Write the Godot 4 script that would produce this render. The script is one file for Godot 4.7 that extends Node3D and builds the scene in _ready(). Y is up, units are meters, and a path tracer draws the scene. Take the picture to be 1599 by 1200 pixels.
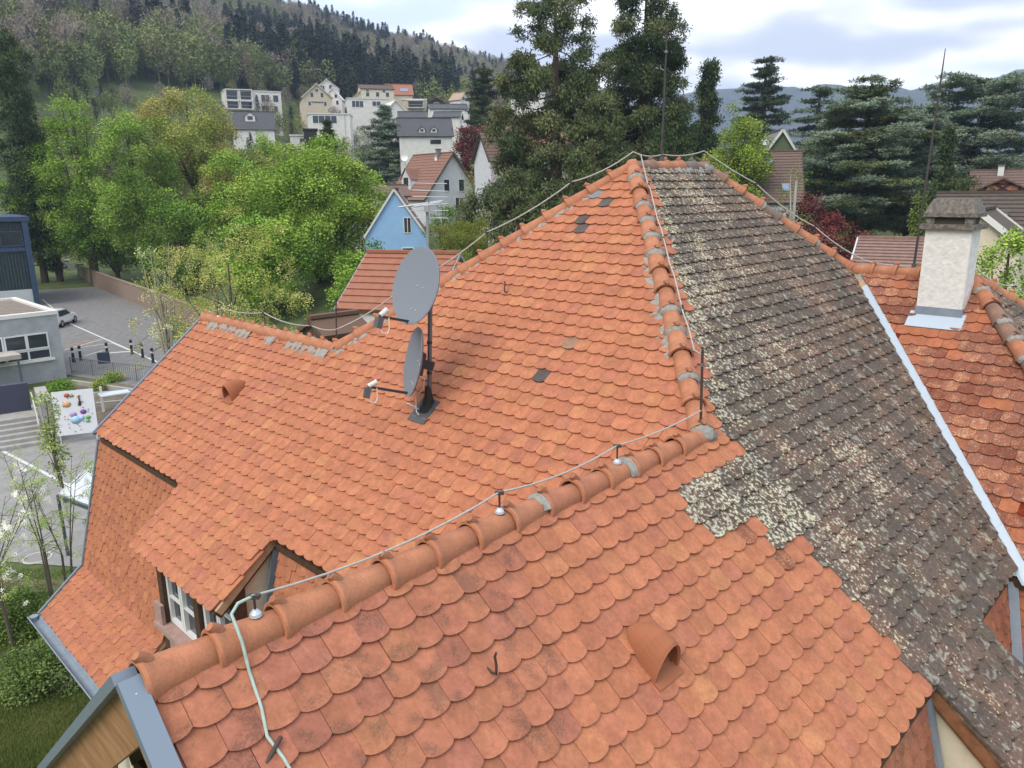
extends Node3D
# A tiled roof seen from above, with the town and a wooded hill behind it.
# World: metres, camera above the origin looking along -z, ground at y = 0 near the house.

const F := 1197.7            # focal length in photograph pixels (1599 wide)
const PITCH := 0.2487
const ROLL := -0.01
const CAM_H := 11.0
const S := 0.82              # metres for one unit of the measured roof plan
const TA := 0.8329           # tangent of the roof pitch
const BASE := 8.831          # height of the wing ridges above the ground
const YAW := 0.7744

var rng := RandomNumberGenerator.new()
var used := {}
var mats := {}
var texs := {}
var cam_right: Vector3
var cam_up: Vector3
var cam_fwd: Vector3

# ---------------------------------------------------------------- mesh builder
class MB:
	var v := PackedVector3Array()
	var n := PackedVector3Array()
	var c := PackedColorArray()
	var uv := PackedVector2Array()
	var col := Color(1, 1, 1)
	func p(a, nn, t = Vector2.ZERO):
		v.append(a); n.append(nn); c.append(col); uv.append(t)
	func tri(a, b, d, want = null):
		var nn: Vector3 = (d - a).cross(b - a)
		if nn.length_squared() < 1e-16: return
		nn = nn.normalized()
		if want != null and nn.dot(want) < 0.0:
			p(a, -nn); p(d, -nn); p(b, -nn)
		else:
			p(a, nn); p(b, nn); p(d, nn)
	func quad(a, b, d, e, want = null):
		tri(a, b, d, want); tri(a, d, e, want)
	func stri(a, b, d, na, nb, nd):
		var nn: Vector3 = (d - a).cross(b - a)
		if nn.dot(na + nb + nd) >= 0.0:
			p(a, na); p(b, nb); p(d, nd)
		else:
			p(a, na); p(d, nd); p(b, nb)
	func box(t: Transform3D, s: Vector3):
		var h := s * 0.5
		for ax in 3:
			for sg in [-1.0, 1.0]:
				var a := Vector3.ZERO; var b := Vector3.ZERO; var d := Vector3.ZERO
				a[ax] = h[ax] * sg; b[(ax + 1) % 3] = h[(ax + 1) % 3]; d[(ax + 2) % 3] = h[(ax + 2) % 3]
				quad(t * (a - b - d), t * (a + b - d), t * (a + b + d), t * (a - b + d), t.basis * a)
	func bx(x0, x1, y0, y1, z0, z1):
		box(Transform3D(Basis(), Vector3((x0 + x1) * 0.5, (y0 + y1) * 0.5, (z0 + z1) * 0.5)), Vector3(abs(x1 - x0), abs(y1 - y0), abs(z1 - z0)))
	func bar(a: Vector3, b: Vector3, w: float, h: float, up := Vector3.UP):
		var x := (b - a)
		var L := x.length()
		if L < 1e-5: return
		x /= L
		var z := x.cross(up)
		if z.length() < 1e-3: z = x.cross(Vector3.RIGHT)
		z = z.normalized()
		var y := z.cross(x)
		box(Transform3D(Basis(x, y, z), (a + b) * 0.5), Vector3(L, h, w))
	func tube(pts: Array, rad, sides := 6, caps := true):
		var rings := []
		var prev := Vector3.ZERO
		for i in pts.size():
			var d: Vector3
			if i == 0: d = pts[1] - pts[0]
			elif i == pts.size() - 1: d = pts[i] - pts[i - 1]
			else: d = pts[i + 1] - pts[i - 1]
			d = d.normalized()
			var ref := prev
			if ref.length() < 0.1 or abs(ref.dot(d)) > 0.98: ref = Vector3.UP if abs(d.y) < 0.9 else Vector3.RIGHT
			var x := (ref - d * ref.dot(d)).normalized()
			prev = x
			var y := d.cross(x)
			var r: float = rad[i] if rad is Array else rad
			var ring := []
			for k in sides:
				var a := TAU * k / sides
				var nn := x * cos(a) + y * sin(a)
				ring.append([pts[i] + nn * r, nn])
			rings.append(ring)
		for i in pts.size() - 1:
			for k in sides:
				var a = rings[i][k]; var b = rings[i][(k + 1) % sides]; var d = rings[i + 1][(k + 1) % sides]; var e = rings[i + 1][k]
				stri(a[0], b[0], d[0], a[1], b[1], d[1]); stri(a[0], d[0], e[0], a[1], d[1], e[1])
		if caps:
			for e in [0, pts.size() - 1]:
				var dirn: Vector3 = (pts[0] - pts[1]) if e == 0 else (pts[e] - pts[e - 1])
				for k in sides: tri(pts[e], rings[e][k][0], rings[e][(k + 1) % sides][0], dirn)
	func lathe(t: Transform3D, prof: Array, sides := 12, a0 := 0.0, a1 := TAU):
		# prof: Vector2(radius, height) along local y
		for i in prof.size() - 1:
			var p0: Vector2 = prof[i]; var p1: Vector2 = prof[i + 1]
			var dn := Vector2(p1.y - p0.y, -(p1.x - p0.x)).normalized()
			for k in sides:
				var u0 := a0 + (a1 - a0) * k / sides; var u1 := a0 + (a1 - a0) * (k + 1) / sides
				var d0 := Vector3(cos(u0), 0, sin(u0)); var d1 := Vector3(cos(u1), 0, sin(u1))
				var A := t * (d0 * p0.x + Vector3(0, p0.y, 0)); var B := t * (d1 * p0.x + Vector3(0, p0.y, 0))
				var C := t * (d1 * p1.x + Vector3(0, p1.y, 0)); var D := t * (d0 * p1.x + Vector3(0, p1.y, 0))
				var n0 := (t.basis * (d0 * dn.x + Vector3(0, dn.y, 0))).normalized(); var n1 := (t.basis * (d1 * dn.x + Vector3(0, dn.y, 0))).normalized()
				if p0.x > 1e-5: stri(A, B, C, n0, n1, n1)
				if p1.x > 1e-5: stri(A, C, D, n0, n1, n0)
	func ball(o: Vector3, r: Vector3, seg := 8):
		var g := func(i, j):
			var a: float = PI * i / seg; var b: float = TAU * j / (seg * 2)
			return Vector3(sin(a) * cos(b), cos(a), sin(a) * sin(b))
		for i in seg:
			for j in seg * 2:
				var a: Vector3 = g.call(i, j); var b: Vector3 = g.call(i, j + 1); var d: Vector3 = g.call(i + 1, j + 1); var e: Vector3 = g.call(i + 1, j)
				stri(o + a * r, o + b * r, o + d * r, a, b, d); stri(o + a * r, o + d * r, o + e * r, a, d, e)
	# flat polygon given as 3D points, thickened downwards along -nn
	func slab(pts: Array, nn: Vector3, th: float):
		var ux: Vector3 = (pts[1] - pts[0]).normalized()
		var uy := nn.cross(ux)
		var p2 := PackedVector2Array()
		for q in pts: p2.append(Vector2((q - pts[0]).dot(ux), (q - pts[0]).dot(uy)))
		var ix := Geometry2D.triangulate_polygon(p2)
		for i in range(0, ix.size(), 3):
			tri(pts[ix[i]], pts[ix[i + 1]], pts[ix[i + 2]], nn)
			tri(pts[ix[i]] - nn * th, pts[ix[i + 1]] - nn * th, pts[ix[i + 2]] - nn * th, -nn)
		var cw := Geometry2D.is_polygon_clockwise(p2)
		for i in pts.size():
			var a: Vector3 = pts[i]; var b: Vector3 = pts[(i + 1) % pts.size()]
			var outw := (b - a).cross(nn) * (-1.0 if cw else 1.0)
			quad(a, b, b - nn * th, a - nn * th, outw)
	func mesh() -> ArrayMesh:
		var m := ArrayMesh.new()
		if v.is_empty(): return m
		var a := []
		a.resize(Mesh.ARRAY_MAX)
		a[Mesh.ARRAY_VERTEX] = v; a[Mesh.ARRAY_NORMAL] = n; a[Mesh.ARRAY_COLOR] = c; a[Mesh.ARRAY_TEX_UV] = uv
		m.add_surface_from_arrays(Mesh.PRIMITIVE_TRIANGLES, a)
		return m

# ---------------------------------------------------------------- scene helpers
func numbered(called: String) -> String:
	if not used.has(called):
		used[called] = 0
		return called
	used[called] += 1
	return "%s_%03d" % [called, used[called]]

func tag(o, label, category, group = "", kind = ""):
	if label: o.set_meta("label", label)
	if category: o.set_meta("category", category)
	if group: o.set_meta("group", group)
	if kind: o.set_meta("kind", kind)
	return o

func thing(called, label, category, at := Vector3.ZERO, turn := 0.0, group = ""):
	var o := Node3D.new()
	o.name = numbered(called)
	add_child(o)
	o.position = at
	o.rotation.y = turn
	return tag(o, label, category, group)

func obj(called, mb: MB, m: Material, parent = null):
	var o := MeshInstance3D.new()
	o.mesh = mb.mesh()
	if m: o.material_override = m
	if parent == null:
		o.name = numbered(called)
		add_child(o)
	else:
		o.name = called
		parent.add_child(o, true)
	return o

func struct(called, mb, m):
	var o = obj(called, mb, m)
	o.set_meta("kind", "structure")
	return o

func srgb(c: Color) -> Color: return c.linear_to_srgb()

func mat(r, g, b, rough := 0.85, metal := 0.0) -> StandardMaterial3D:
	var key := "%s,%s,%s,%s,%s" % [r, g, b, rough, metal]
	if mats.has(key): return mats[key]
	var m := StandardMaterial3D.new()
	m.albedo_color = srgb(Color(r, g, b))
	m.roughness = rough
	m.metallic = metal
	mats[key] = m
	return m

func vmat(rough := 0.85) -> StandardMaterial3D:
	var key := "v%s" % rough
	if mats.has(key): return mats[key]
	var m := StandardMaterial3D.new()
	m.vertex_color_use_as_albedo = true
	m.roughness = rough
	mats[key] = m
	return m

func noise_bytes(seed_, freq, size, oct := 4, type = FastNoiseLite.TYPE_SIMPLEX_SMOOTH, seamless := true) -> PackedByteArray:
	var fn := FastNoiseLite.new()
	fn.seed = seed_
	fn.noise_type = type
	fn.frequency = freq
	fn.fractal_octaves = oct
	if type == FastNoiseLite.TYPE_CELLULAR:
		fn.fractal_type = FastNoiseLite.FRACTAL_NONE
	var im := fn.get_seamless_image(size, size) if seamless else fn.get_image(size, size)
	im.convert(Image.FORMAT_L8)
	return im.get_data()

# two colours mixed by noise, linear inputs, with a second finer layer
func noise_tex(key, ca: Color, cb: Color, freq, seed_, contrast := 1.6, size := 256) -> ImageTexture:
	if texs.has(key): return texs[key]
	var a := noise_bytes(seed_, freq, size)
	var b := noise_bytes(seed_ + 7, freq * 6.0, size, 2)
	var d := PackedByteArray()
	d.resize(size * size * 3)
	var lut := []
	for i in 256:
		lut.append(srgb(ca.lerp(cb, i / 255.0)))
	for i in size * size:
		var t: float = clamp(((a[i] * 0.7 + b[i] * 0.3) / 255.0 - 0.5) * contrast + 0.5, 0.0, 1.0)
		var k: Color = lut[int(t * 255.0)]
		d[i * 3] = int(k.r * 255.0); d[i * 3 + 1] = int(k.g * 255.0); d[i * 3 + 2] = int(k.b * 255.0)
	var im := Image.create_from_data(size, size, false, Image.FORMAT_RGB8, d)
	im.generate_mipmaps()
	texs[key] = ImageTexture.create_from_image(im)
	return texs[key]

func bump_tex(key, freq, seed_, strength := 3.0, size := 256) -> ImageTexture:
	if texs.has(key): return texs[key]
	var fn := FastNoiseLite.new()
	fn.seed = seed_; fn.frequency = freq; fn.fractal_octaves = 4
	var im := fn.get_seamless_image(size, size)
	im.convert(Image.FORMAT_RGBA8)
	im.bump_map_to_normal_map(strength)
	texs[key] = ImageTexture.create_from_image(im)
	return texs[key]

# triplanar procedural surface: ca..cb mottled, scale = texture repeats per metre
func surf(key, ca: Color, cb: Color, scale := 0.5, rough := 0.9, freq := 0.02, bump := 0.0, contrast := 1.6) -> StandardMaterial3D:
	if mats.has(key): return mats[key]
	var m := StandardMaterial3D.new()
	m.albedo_texture = noise_tex(key, ca, cb, freq, hash(key) % 1000, contrast)
	m.roughness = rough
	m.uv1_triplanar = true
	m.uv1_scale = Vector3.ONE * scale
	if bump > 0.0:
		m.normal_enabled = true
		m.normal_texture = bump_tex("bump", 0.05, 5)
		m.normal_scale = bump
	mats[key] = m
	return m

func glass_mat() -> StandardMaterial3D:
	if mats.has("glass"): return mats["glass"]
	var m := StandardMaterial3D.new()
	m.albedo_color = srgb(Color(0.03, 0.04, 0.05))
	m.roughness = 0.06
	m.metallic_specular = 0.6
	mats["glass"] = m
	return m

# ray of a photograph pixel, scaled to one metre of horizontal distance
func ray(px, py) -> Vector3:
	var d: Vector3 = cam_fwd + cam_right * ((px - 799.5) / F) - cam_up * ((py - 600.0) / F)
	return d / Vector2(d.x, d.z).length()
func at(px, py, dist) -> Vector3:
	return Vector3(0, CAM_H, 0) + ray(px, py) * dist
func on_ground(px, py, y := 0.0) -> Vector3:
	var r := ray(px, py)
	return Vector3(0, CAM_H, 0) + r * ((y - CAM_H) / r.y)
# the point of the terrain below a pixel column at a horizontal distance
func land(px, dist) -> Vector3:
	var r := ray(px, 300)
	var q := Vector3(r.x * dist, 0, r.z * dist)
	q.y = ground_y(q.x, q.z)
	return q

func ramp(tab: Array, x: float) -> float:
	if x <= tab[0][0]: return tab[0][1]
	for i in tab.size() - 1:
		if x <= tab[i + 1][0]:
			var t: float = (x - tab[i][0]) / (tab[i + 1][0] - tab[i][0])
			t = lerp(t, t * t * (3.0 - 2.0 * t), 0.5)
			return lerp(float(tab[i][1]), float(tab[i + 1][1]), t)
	return tab[tab.size() - 1][1]

var hill_d := [[55, 0], [72, 4.5], [110, 8], [240, 31], [350, 66], [700, 165], [900, 172], [1400, 90], [2300, 0]]
var hill_a := [[-60, 1.3], [-35, 1.15], [-22, 0.98], [-15, 0.86], [-8, 0.73], [0, 0.60], [8, 0.36], [15, 0.14], [25, 0.07], [60, 0.05]]
var hill_near := [[-23, 0.0], [-16, 0.5], [-11, 1.0], [2, 1.0], [12, 1.2]]
func ground_y(x, z) -> float:
	var d := Vector2(x, z).length()
	if d < 50.0: return 0.0
	var a := rad_to_deg(atan2(x, -z))
	if z > 0: a = 60.0 * sign(x)
	var k := ramp(hill_a, a)
	var near := ramp(hill_near, a)
	k = lerp(k * near, k, clamp((d - 110.0) / 120.0, 0.0, 1.0))
	return ramp(hill_d, d) * k
# ---------------------------------------------------------------- the tiled house
# plan units: u along the near ridge (away), v along the far ridge (left), w up from the wing ridges
func L(u, v, w) -> Vector3:
	return Vector3(u * S, w * S + BASE, -v * S)

const TW := 0.183      # tile width
const TL := 0.36       # tile length

var house
var cam_local: Vector3
var tile_cols := [Color(0.628, 0.246, 0.133), Color(0.617, 0.238, 0.131), Color(0.633, 0.254, 0.135), Color(0.597, 0.230, 0.133), Color(0.622, 0.244, 0.137), Color(0.584, 0.225, 0.137), Color(0.639, 0.263, 0.138), Color(0.628, 0.248, 0.133), Color(0.611, 0.236, 0.128), Color(0.622, 0.242, 0.133)]
var pale_cols := [Color(0.67, 0.29, 0.145), Color(0.66, 0.28, 0.14)]
var near_cols := [Color(0.567, 0.226, 0.132), Color(0.550, 0.216, 0.129), Color(0.578, 0.235, 0.134), Color(0.534, 0.206, 0.129), Color(0.589, 0.244, 0.134), Color(0.556, 0.220, 0.131), Color(0.572, 0.229, 0.133), Color(0.561, 0.223, 0.131), Color(0.512, 0.202, 0.132)]

func tile_outline(w: float, sag: float) -> PackedVector2Array:
	# tail arc at b = 0 (lowest point), head at b = TL
	var o := PackedVector2Array()
	var seg := 8
	for i in seg + 1:
		var t := -1.0 + 2.0 * i / seg
		var y := sag * (0.62 * t * t + 0.38 * pow(t, 4.0))
		o.append(Vector2(t * w * 0.5, y))
	o.append(Vector2(w * 0.5, TL)); o.append(Vector2(-w * 0.5, TL))
	return o

# one tile: outline polygon in slope coordinates relative to the tail centre
func tile_geo(mb: MB, poly: PackedVector2Array, T: Transform3D, uvo: Vector2, uvs: float, LIFT := 0.034, TT := 0.014):
	var ix := Geometry2D.triangulate_polygon(poly)
	if ix.is_empty(): return
	var nn := (T.basis * Vector3(0, LIFT / TL, 1.0)).normalized()
	var top := []
	var bot := []
	for q in poly:
		var h := LIFT * (1.0 - q.y / TL)
		top.append(T * Vector3(q.x, q.y, h)); bot.append(T * Vector3(q.x, q.y, h - TT))
	for i in range(0, ix.size(), 3):
		var a = ix[i]; var b = ix[i + 1]; var d = ix[i + 2]
		var g: Vector3 = (top[d] - top[a]).cross(top[b] - top[a])
		if g.dot(nn) < 0:
			var s = b; b = d; d = s
		for k in [a, b, d]: mb.p(top[k], nn, (poly[k] + uvo) * uvs)
	var cw := Geometry2D.is_polygon_clockwise(poly)
	for i in poly.size():
		var j := (i + 1) % poly.size()
		if poly[i].y > TL - 0.02 and poly[j].y > TL - 0.02: continue
		var e := poly[j] - poly[i]
		var o2 := Vector2(e.y, -e.x) * (-1.0 if cw else 1.0)
		var on: Vector3 = (T.basis * Vector3(o2.x, o2.y, 0)).normalized()
		var quadv = [top[i], top[j], bot[j], bot[i]]
		var g: Vector3 = (quadv[2] - quadv[0]).cross(quadv[1] - quadv[0])
		var order = [0, 1, 2, 0, 2, 3] if g.dot(on) >= 0 else [0, 2, 1, 0, 3, 2]
		var uvq = [poly[i], poly[j], poly[j], poly[i]]
		for k in order: mb.p(quadv[k], on, (uvq[k] + uvo) * uvs)

# lay a slope with plain tiles.
# o: local origin, e: horizontal unit, s: upslope unit; poly in (a, b) metres; eave: [[a0, a1, b], ...] lowest tail by span
# pick: callable(a, b) -> {mat, cols, kind}; most: number of tiles kept as separate parts
func lay(parent, o: Vector3, e: Vector3, s: Vector3, poly: PackedVector2Array, gauge: float, eave: Array, pick: Callable, most: int, shown: Callable, rough := 1.0, phase := 0.0, uv_from := Vector2.ZERO):
	var nn := s.cross(e)
	if nn.y < 0: nn = -nn
	var ex := e
	var bas := Basis(ex, s, nn)
	var lo := poly[0]; var hi := poly[0]
	for q in poly:
		lo = Vector2(min(lo.x, q.x), min(lo.y, q.y)); hi = Vector2(max(hi.x, q.x), max(hi.y, q.y))
	var bmin := 1e9
	for q in eave: bmin = min(bmin, q[2])
	var outline := tile_outline(TW - 0.002, 0.028)
	var singles := []
	var rest := {}
	var rows := int((hi.y - bmin) / gauge) + 1
	for i in rows:
		var b: float = bmin + i * gauge
		var a: float = lo.x - TW + (0.5 * TW if i % 2 == 1 else 0.0) + phase
		while a < hi.x + TW:
			a += TW
			var ok := false
			for q in eave:
				if a >= q[0] and a <= q[1] and b >= q[2] - 0.01: ok = true
			if not ok: continue
			var jr := rng.randf_range(-0.008, 0.008) * rough
			var off := Vector2(a + rng.randf_range(-0.0015, 0.0015) * rough, b + rng.randf_range(-0.004, 0.004) * rough)
			var up := rng.randf_range(0.0, 0.005) * rough
			if rng.randf() < 0.02 * rough:      # a slipped or skewed tile
				off.y -= rng.randf_range(0.006, 0.02); jr *= 3.0; up += 0.003
			var info: Dictionary = pick.call(a, b)
			var uv := rng.randf()
			if info.is_empty(): continue
			var pl := PackedVector2Array()
			for q in outline: pl.append(q.rotated(jr) + off)
			var inside := true
			for q in pl:
				if not Geometry2D.is_point_in_polygon(q, poly): inside = false; break
			var cuts := [pl] if inside else Geometry2D.intersect_polygons(pl, poly)
			for cp in cuts:
				var rel := PackedVector2Array()
				var area := 0.0
				for q in cp: rel.append(q - off)
				for k in rel.size(): area += rel[k].cross(rel[(k + 1) % rel.size()])
				if abs(area) < 0.002: continue
				var T := Transform3D(bas, o + e * off.x + s * off.y + nn * (0.004 + up))
				var cols: Array = info.cols
				var col: Color = cols[rng.randi() % cols.size()]
				col = col * rng.randf_range(0.94, 1.06)
				var uvo: Vector2 = (off - uv_from) if info.get("fixed", false) else Vector2(rng.randf() * 7.0, rng.randf() * 7.0)
				var rec := {"poly": rel, "T": T, "col": col, "info": info, "uvo": uvo, "whole": cp.size() > 6}
				var score := 1e9
				if most > 0 and abs(area) > 0.06:
					var wp: Vector3 = house.transform * (T.origin + s * 0.08)
					if shown.call(wp): score = wp.distance_to(Vector3(0, CAM_H, 0))
				singles.append([score, rec])
	singles.sort_custom(func(x, y): return x[0] < y[0])
	var nsep := 0
	for it in singles:
		var rec: Dictionary = it[1]
		var info: Dictionary = rec.info
		if it[0] < 1e8 and nsep < most:
			nsep += 1
			var mb := MB.new()
			mb.col = rec.col
			var T: Transform3D = rec.T
			tile_geo(mb, rec.poly, Transform3D(T.basis, Vector3.ZERO), rec.uvo, info.uvs, info.get("lift", 0.039), info.get("thick", 0.016))
			var t = obj(info.name, mb, info.mat, parent)
			t.position = T.origin
		else:
			if not rest.has(info.name): rest[info.name] = [MB.new(), info]
			var mb: MB = rest[info.name][0]
			mb.col = rec.col
			tile_geo(mb, rec.poly, rec.T, rec.uvo, info.uvs, info.get("lift", 0.039), info.get("thick", 0.016))
	for k in rest:
		var t = obj(k + "s_beyond", rest[k][0], rest[k][1].mat, parent)
		t.set_meta("kind", "stuff")

func in_view(wp: Vector3) -> Vector2:
	var d := wp - Vector3(0, CAM_H, 0)
	var z := d.dot(cam_fwd)
	if z < 0.1: return Vector2(-1e5, -1e5)
	return Vector2(799.5 + F * d.dot(cam_right) / z, 600.0 - F * d.dot(cam_up) / z)

func seen_plain(wp) -> bool:
	var q := in_view(wp)
	return q.x > 5 and q.x < 1595 and q.y > 5 and q.y < 1195
func seen_beyond(wp) -> bool:   # beyond the near ridge
	var q := in_view(wp)
	if q.x > 205 and q.x < 1090 and q.y > 1035 - (q.x - 205) * 0.42: return false
	return q.x > 5 and q.x < 1595 and q.y > 5 and q.y < 1195

func tile_texture(sooty: float) -> ImageTexture:
	# fired clay: soft mottling, sooty freckles, a few pale scuffs; multiplies the tile colour
	var n := 768
	var a := noise_bytes(3, 0.012, n); var b := noise_bytes(4, 0.05, n, 3); var c := noise_bytes(8, 0.11, n, 2); var f := noise_bytes(13, 0.006, n, 3)
	var d := PackedByteArray(); d.resize(n * n * 3)
	for i in n * n:
		var g := 0.85 + 0.07 * (a[i] - 128) / 128.0 + 0.05 * (b[i] - 128) / 128.0 + 0.04 * (c[i] - 128) / 128.0
		var r := g; var bl := g
		var soot: float = clamp((f[i] - 150 + (c[i] - 128) * 0.55) / 60.0, 0.0, 1.0) * sooty
		if c[i] > 218: soot = max(soot, sooty)
		r *= 1.0 - soot; g *= 1.0 - soot * 0.75; bl *= 1.0 - soot * 0.6
		var pale: float = clamp((b[i] + c[i] - 372) / 40.0, 0.0, 1.0) * clamp((a[i] - 120) / 60.0, 0.0, 1.0)
		r = lerp(r, 0.95, pale * 0.3); g = lerp(g, 1.0, pale * 0.5); bl = lerp(bl, 1.0, pale * 0.55)
		d[i * 3] = int(clamp(r, 0, 1) * 255); d[i * 3 + 1] = int(clamp(g, 0, 1) * 255); d[i * 3 + 2] = int(clamp(bl, 0, 1) * 255)
	var im := Image.create_from_data(n, n, false, Image.FORMAT_RGB8, d)
	im.generate_mipmaps()
	return ImageTexture.create_from_image(im)

# old tiles: umber clay under grey crusts, moss and white or yellowish lichen spots. cover(x, y) in 0..1 says how thick
func lichen_texture(n: int, seed_: int, fine: float, base: Color, red: Color, spot: Color, cover: Callable, crust_amount: float, moss_amount: float, seamless := false) -> ImageTexture:
	var lo := noise_bytes(seed_, 0.006 * fine, n, 4, FastNoiseLite.TYPE_SIMPLEX_SMOOTH, seamless)
	var mid := noise_bytes(seed_ + 1, 0.02 * fine, n, 4, FastNoiseLite.TYPE_SIMPLEX_SMOOTH, seamless)
	var hi := noise_bytes(seed_ + 2, 0.105 * fine, n, 3, FastNoiseLite.TYPE_SIMPLEX_SMOOTH, seamless)
	var hi2 := noise_bytes(seed_ + 3, 0.20 * fine, n, 2, FastNoiseLite.TYPE_SIMPLEX_SMOOTH, seamless)
	var mo := noise_bytes(seed_ + 4, 0.03 * fine, n, 4, FastNoiseLite.TYPE_SIMPLEX_SMOOTH, seamless)
	var cr := noise_bytes(seed_ + 5, 0.035 * fine, n, 3, FastNoiseLite.TYPE_SIMPLEX_SMOOTH, seamless)
	var d := PackedByteArray(); d.resize(n * n * 3)
	var crust := Color(0.29, 0.285, 0.235); var moss := Color(0.055, 0.048, 0.032)
	var cvx := 0.0
	for y in n:
		for x in n:
			var i := y * n + x
			if x % 8 == 0: cvx = cover.call(float(x) / n, float(y) / n)
			var L0 := (lo[i] - 128) / 110.0; var M0 := (mid[i] - 128) / 110.0; var H0 := (hi[i] - 128) / 110.0; var G0 := (hi2[i] - 128) / 110.0
			var r := base.r; var g := base.g; var b := base.b
			var t: float = clamp(0.35 + L0 * 0.9 + M0 * 0.5, 0.0, 1.0)
			r = lerp(r, red.r, t); g = lerp(g, red.g, t); b = lerp(b, red.b, t)
			var k := 1.0 + 0.22 * H0 + 0.18 * G0
			r *= k; g *= k; b *= k
			var c0 := (cr[i] - 128) / 110.0 + H0 * 0.35
			var q: float = clamp((c0 - (0.62 - crust_amount - 0.55 * clamp(0.42 - cvx, 0.0, 0.4))) * 6.0, 0.0, 1.0) * 0.8
			r = lerp(r, crust.r, q); g = lerp(g, crust.g, q); b = lerp(b, crust.b, q)
			var m0 := (mo[i] - 128) / 110.0 + H0 * 0.5
			q = clamp((m0 - (0.75 - moss_amount - 0.8 * clamp(0.40 - cvx, 0.0, 0.4))) * 4.0, 0.0, 1.0) * 0.85
			r = lerp(r, moss.r, q); g = lerp(g, moss.g, q); b = lerp(b, moss.b, q)
			var w := H0 * 0.75 + G0 * 0.6 + M0 * 0.35 + L0 * 0.25
			q = clamp((w - (1.05 - cvx * 1.25)) * 4.5, 0.0, 1.0)
			var v := 0.85 + 0.25 * G0
			r = lerp(r, spot.r * v, q); g = lerp(g, spot.g * v, q); b = lerp(b, spot.b * v, q)
			var cc := Color(clamp(r, 0, 1), clamp(g, 0, 1), clamp(b, 0, 1)).linear_to_srgb()
			d[i * 3] = int(cc.r * 255); d[i * 3 + 1] = int(cc.g * 255); d[i * 3 + 2] = int(cc.b * 255)
	var im := Image.create_from_data(n, n, false, Image.FORMAT_RGB8, d)
	im.generate_mipmaps()
	return ImageTexture.create_from_image(im)

func tex_mat(t: ImageTexture, rough: float, bump: float) -> StandardMaterial3D:
	var m := StandardMaterial3D.new()
	m.albedo_texture = t
	m.vertex_color_use_as_albedo = true
	m.roughness = rough
	m.metallic_specular = 0.3
	if bump > 0.0:
		m.normal_enabled = true
		m.normal_texture = bump_tex("claybump", 0.06, 77, 2.0, 512)
		m.normal_scale = bump
	return m

var clay_mat: StandardMaterial3D
var old_mat: StandardMaterial3D
var worn_mat: StandardMaterial3D
var cap_mesh := []

func build_caps_mesh():
	# a conical ridge tile with a collar and a lug at its wide end; several colours
	for cset in [Color(0.66, 0.265, 0.135), Color(0.68, 0.285, 0.15), Color(0.62, 0.245, 0.13), Color(0.64, 0.265, 0.145), Color(0.38, 0.22, 0.16), Color(0.27, 0.21, 0.175)]:
		var mb := MB.new()
		mb.col = cset
		var T := Transform3D(Basis(Vector3(0, 0, 1), Vector3(1, 0, 0), Vector3(0, 1, 0)), Vector3.ZERO)  # lathe axis y -> x, angle from z to y
		mb.lathe(T, [Vector2(0.104, 0.0), Vector2(0.123, 0.004), Vector2(0.126, 0.022), Vector2(0.118, 0.045), Vector2(0.105, 0.10), Vector2(0.096, 0.24), Vector2(0.088, 0.42)], 14, -0.30, PI + 0.30)
		mb.lathe(T, [Vector2(0.086, 0.42), Vector2(0.102, 0.0)], 14, -0.30, PI + 0.30)
		# lug
		var up := Vector3(0, 1, 0)
		mb.tube([Vector3(0.045, 0.10, 0), Vector3(0.03, 0.125, 0), Vector3(0.014, 0.142, 0), Vector3(0.006, 0.150, 0)], [0.040, 0.033, 0.027, 0.022], 8)
		cap_mesh.append(mb)

# uv for a ridge tile comes from its own noise-mapped material (triplanar)
func cap_mat() -> StandardMaterial3D:
	if mats.has("cap"): return mats["cap"]
	var m := StandardMaterial3D.new()
	m.vertex_color_use_as_albedo = true
	m.albedo_texture = texs["tile_sooty"]
	m.uv1_triplanar = true
	m.uv1_scale = Vector3.ONE * 0.9
	m.roughness = 0.85
	m.normal_enabled = true
	m.normal_texture = bump_tex("claybump", 0.06, 77, 2.0, 512)
	m.normal_scale = 0.3
	mats["cap"] = m
	return m

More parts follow.
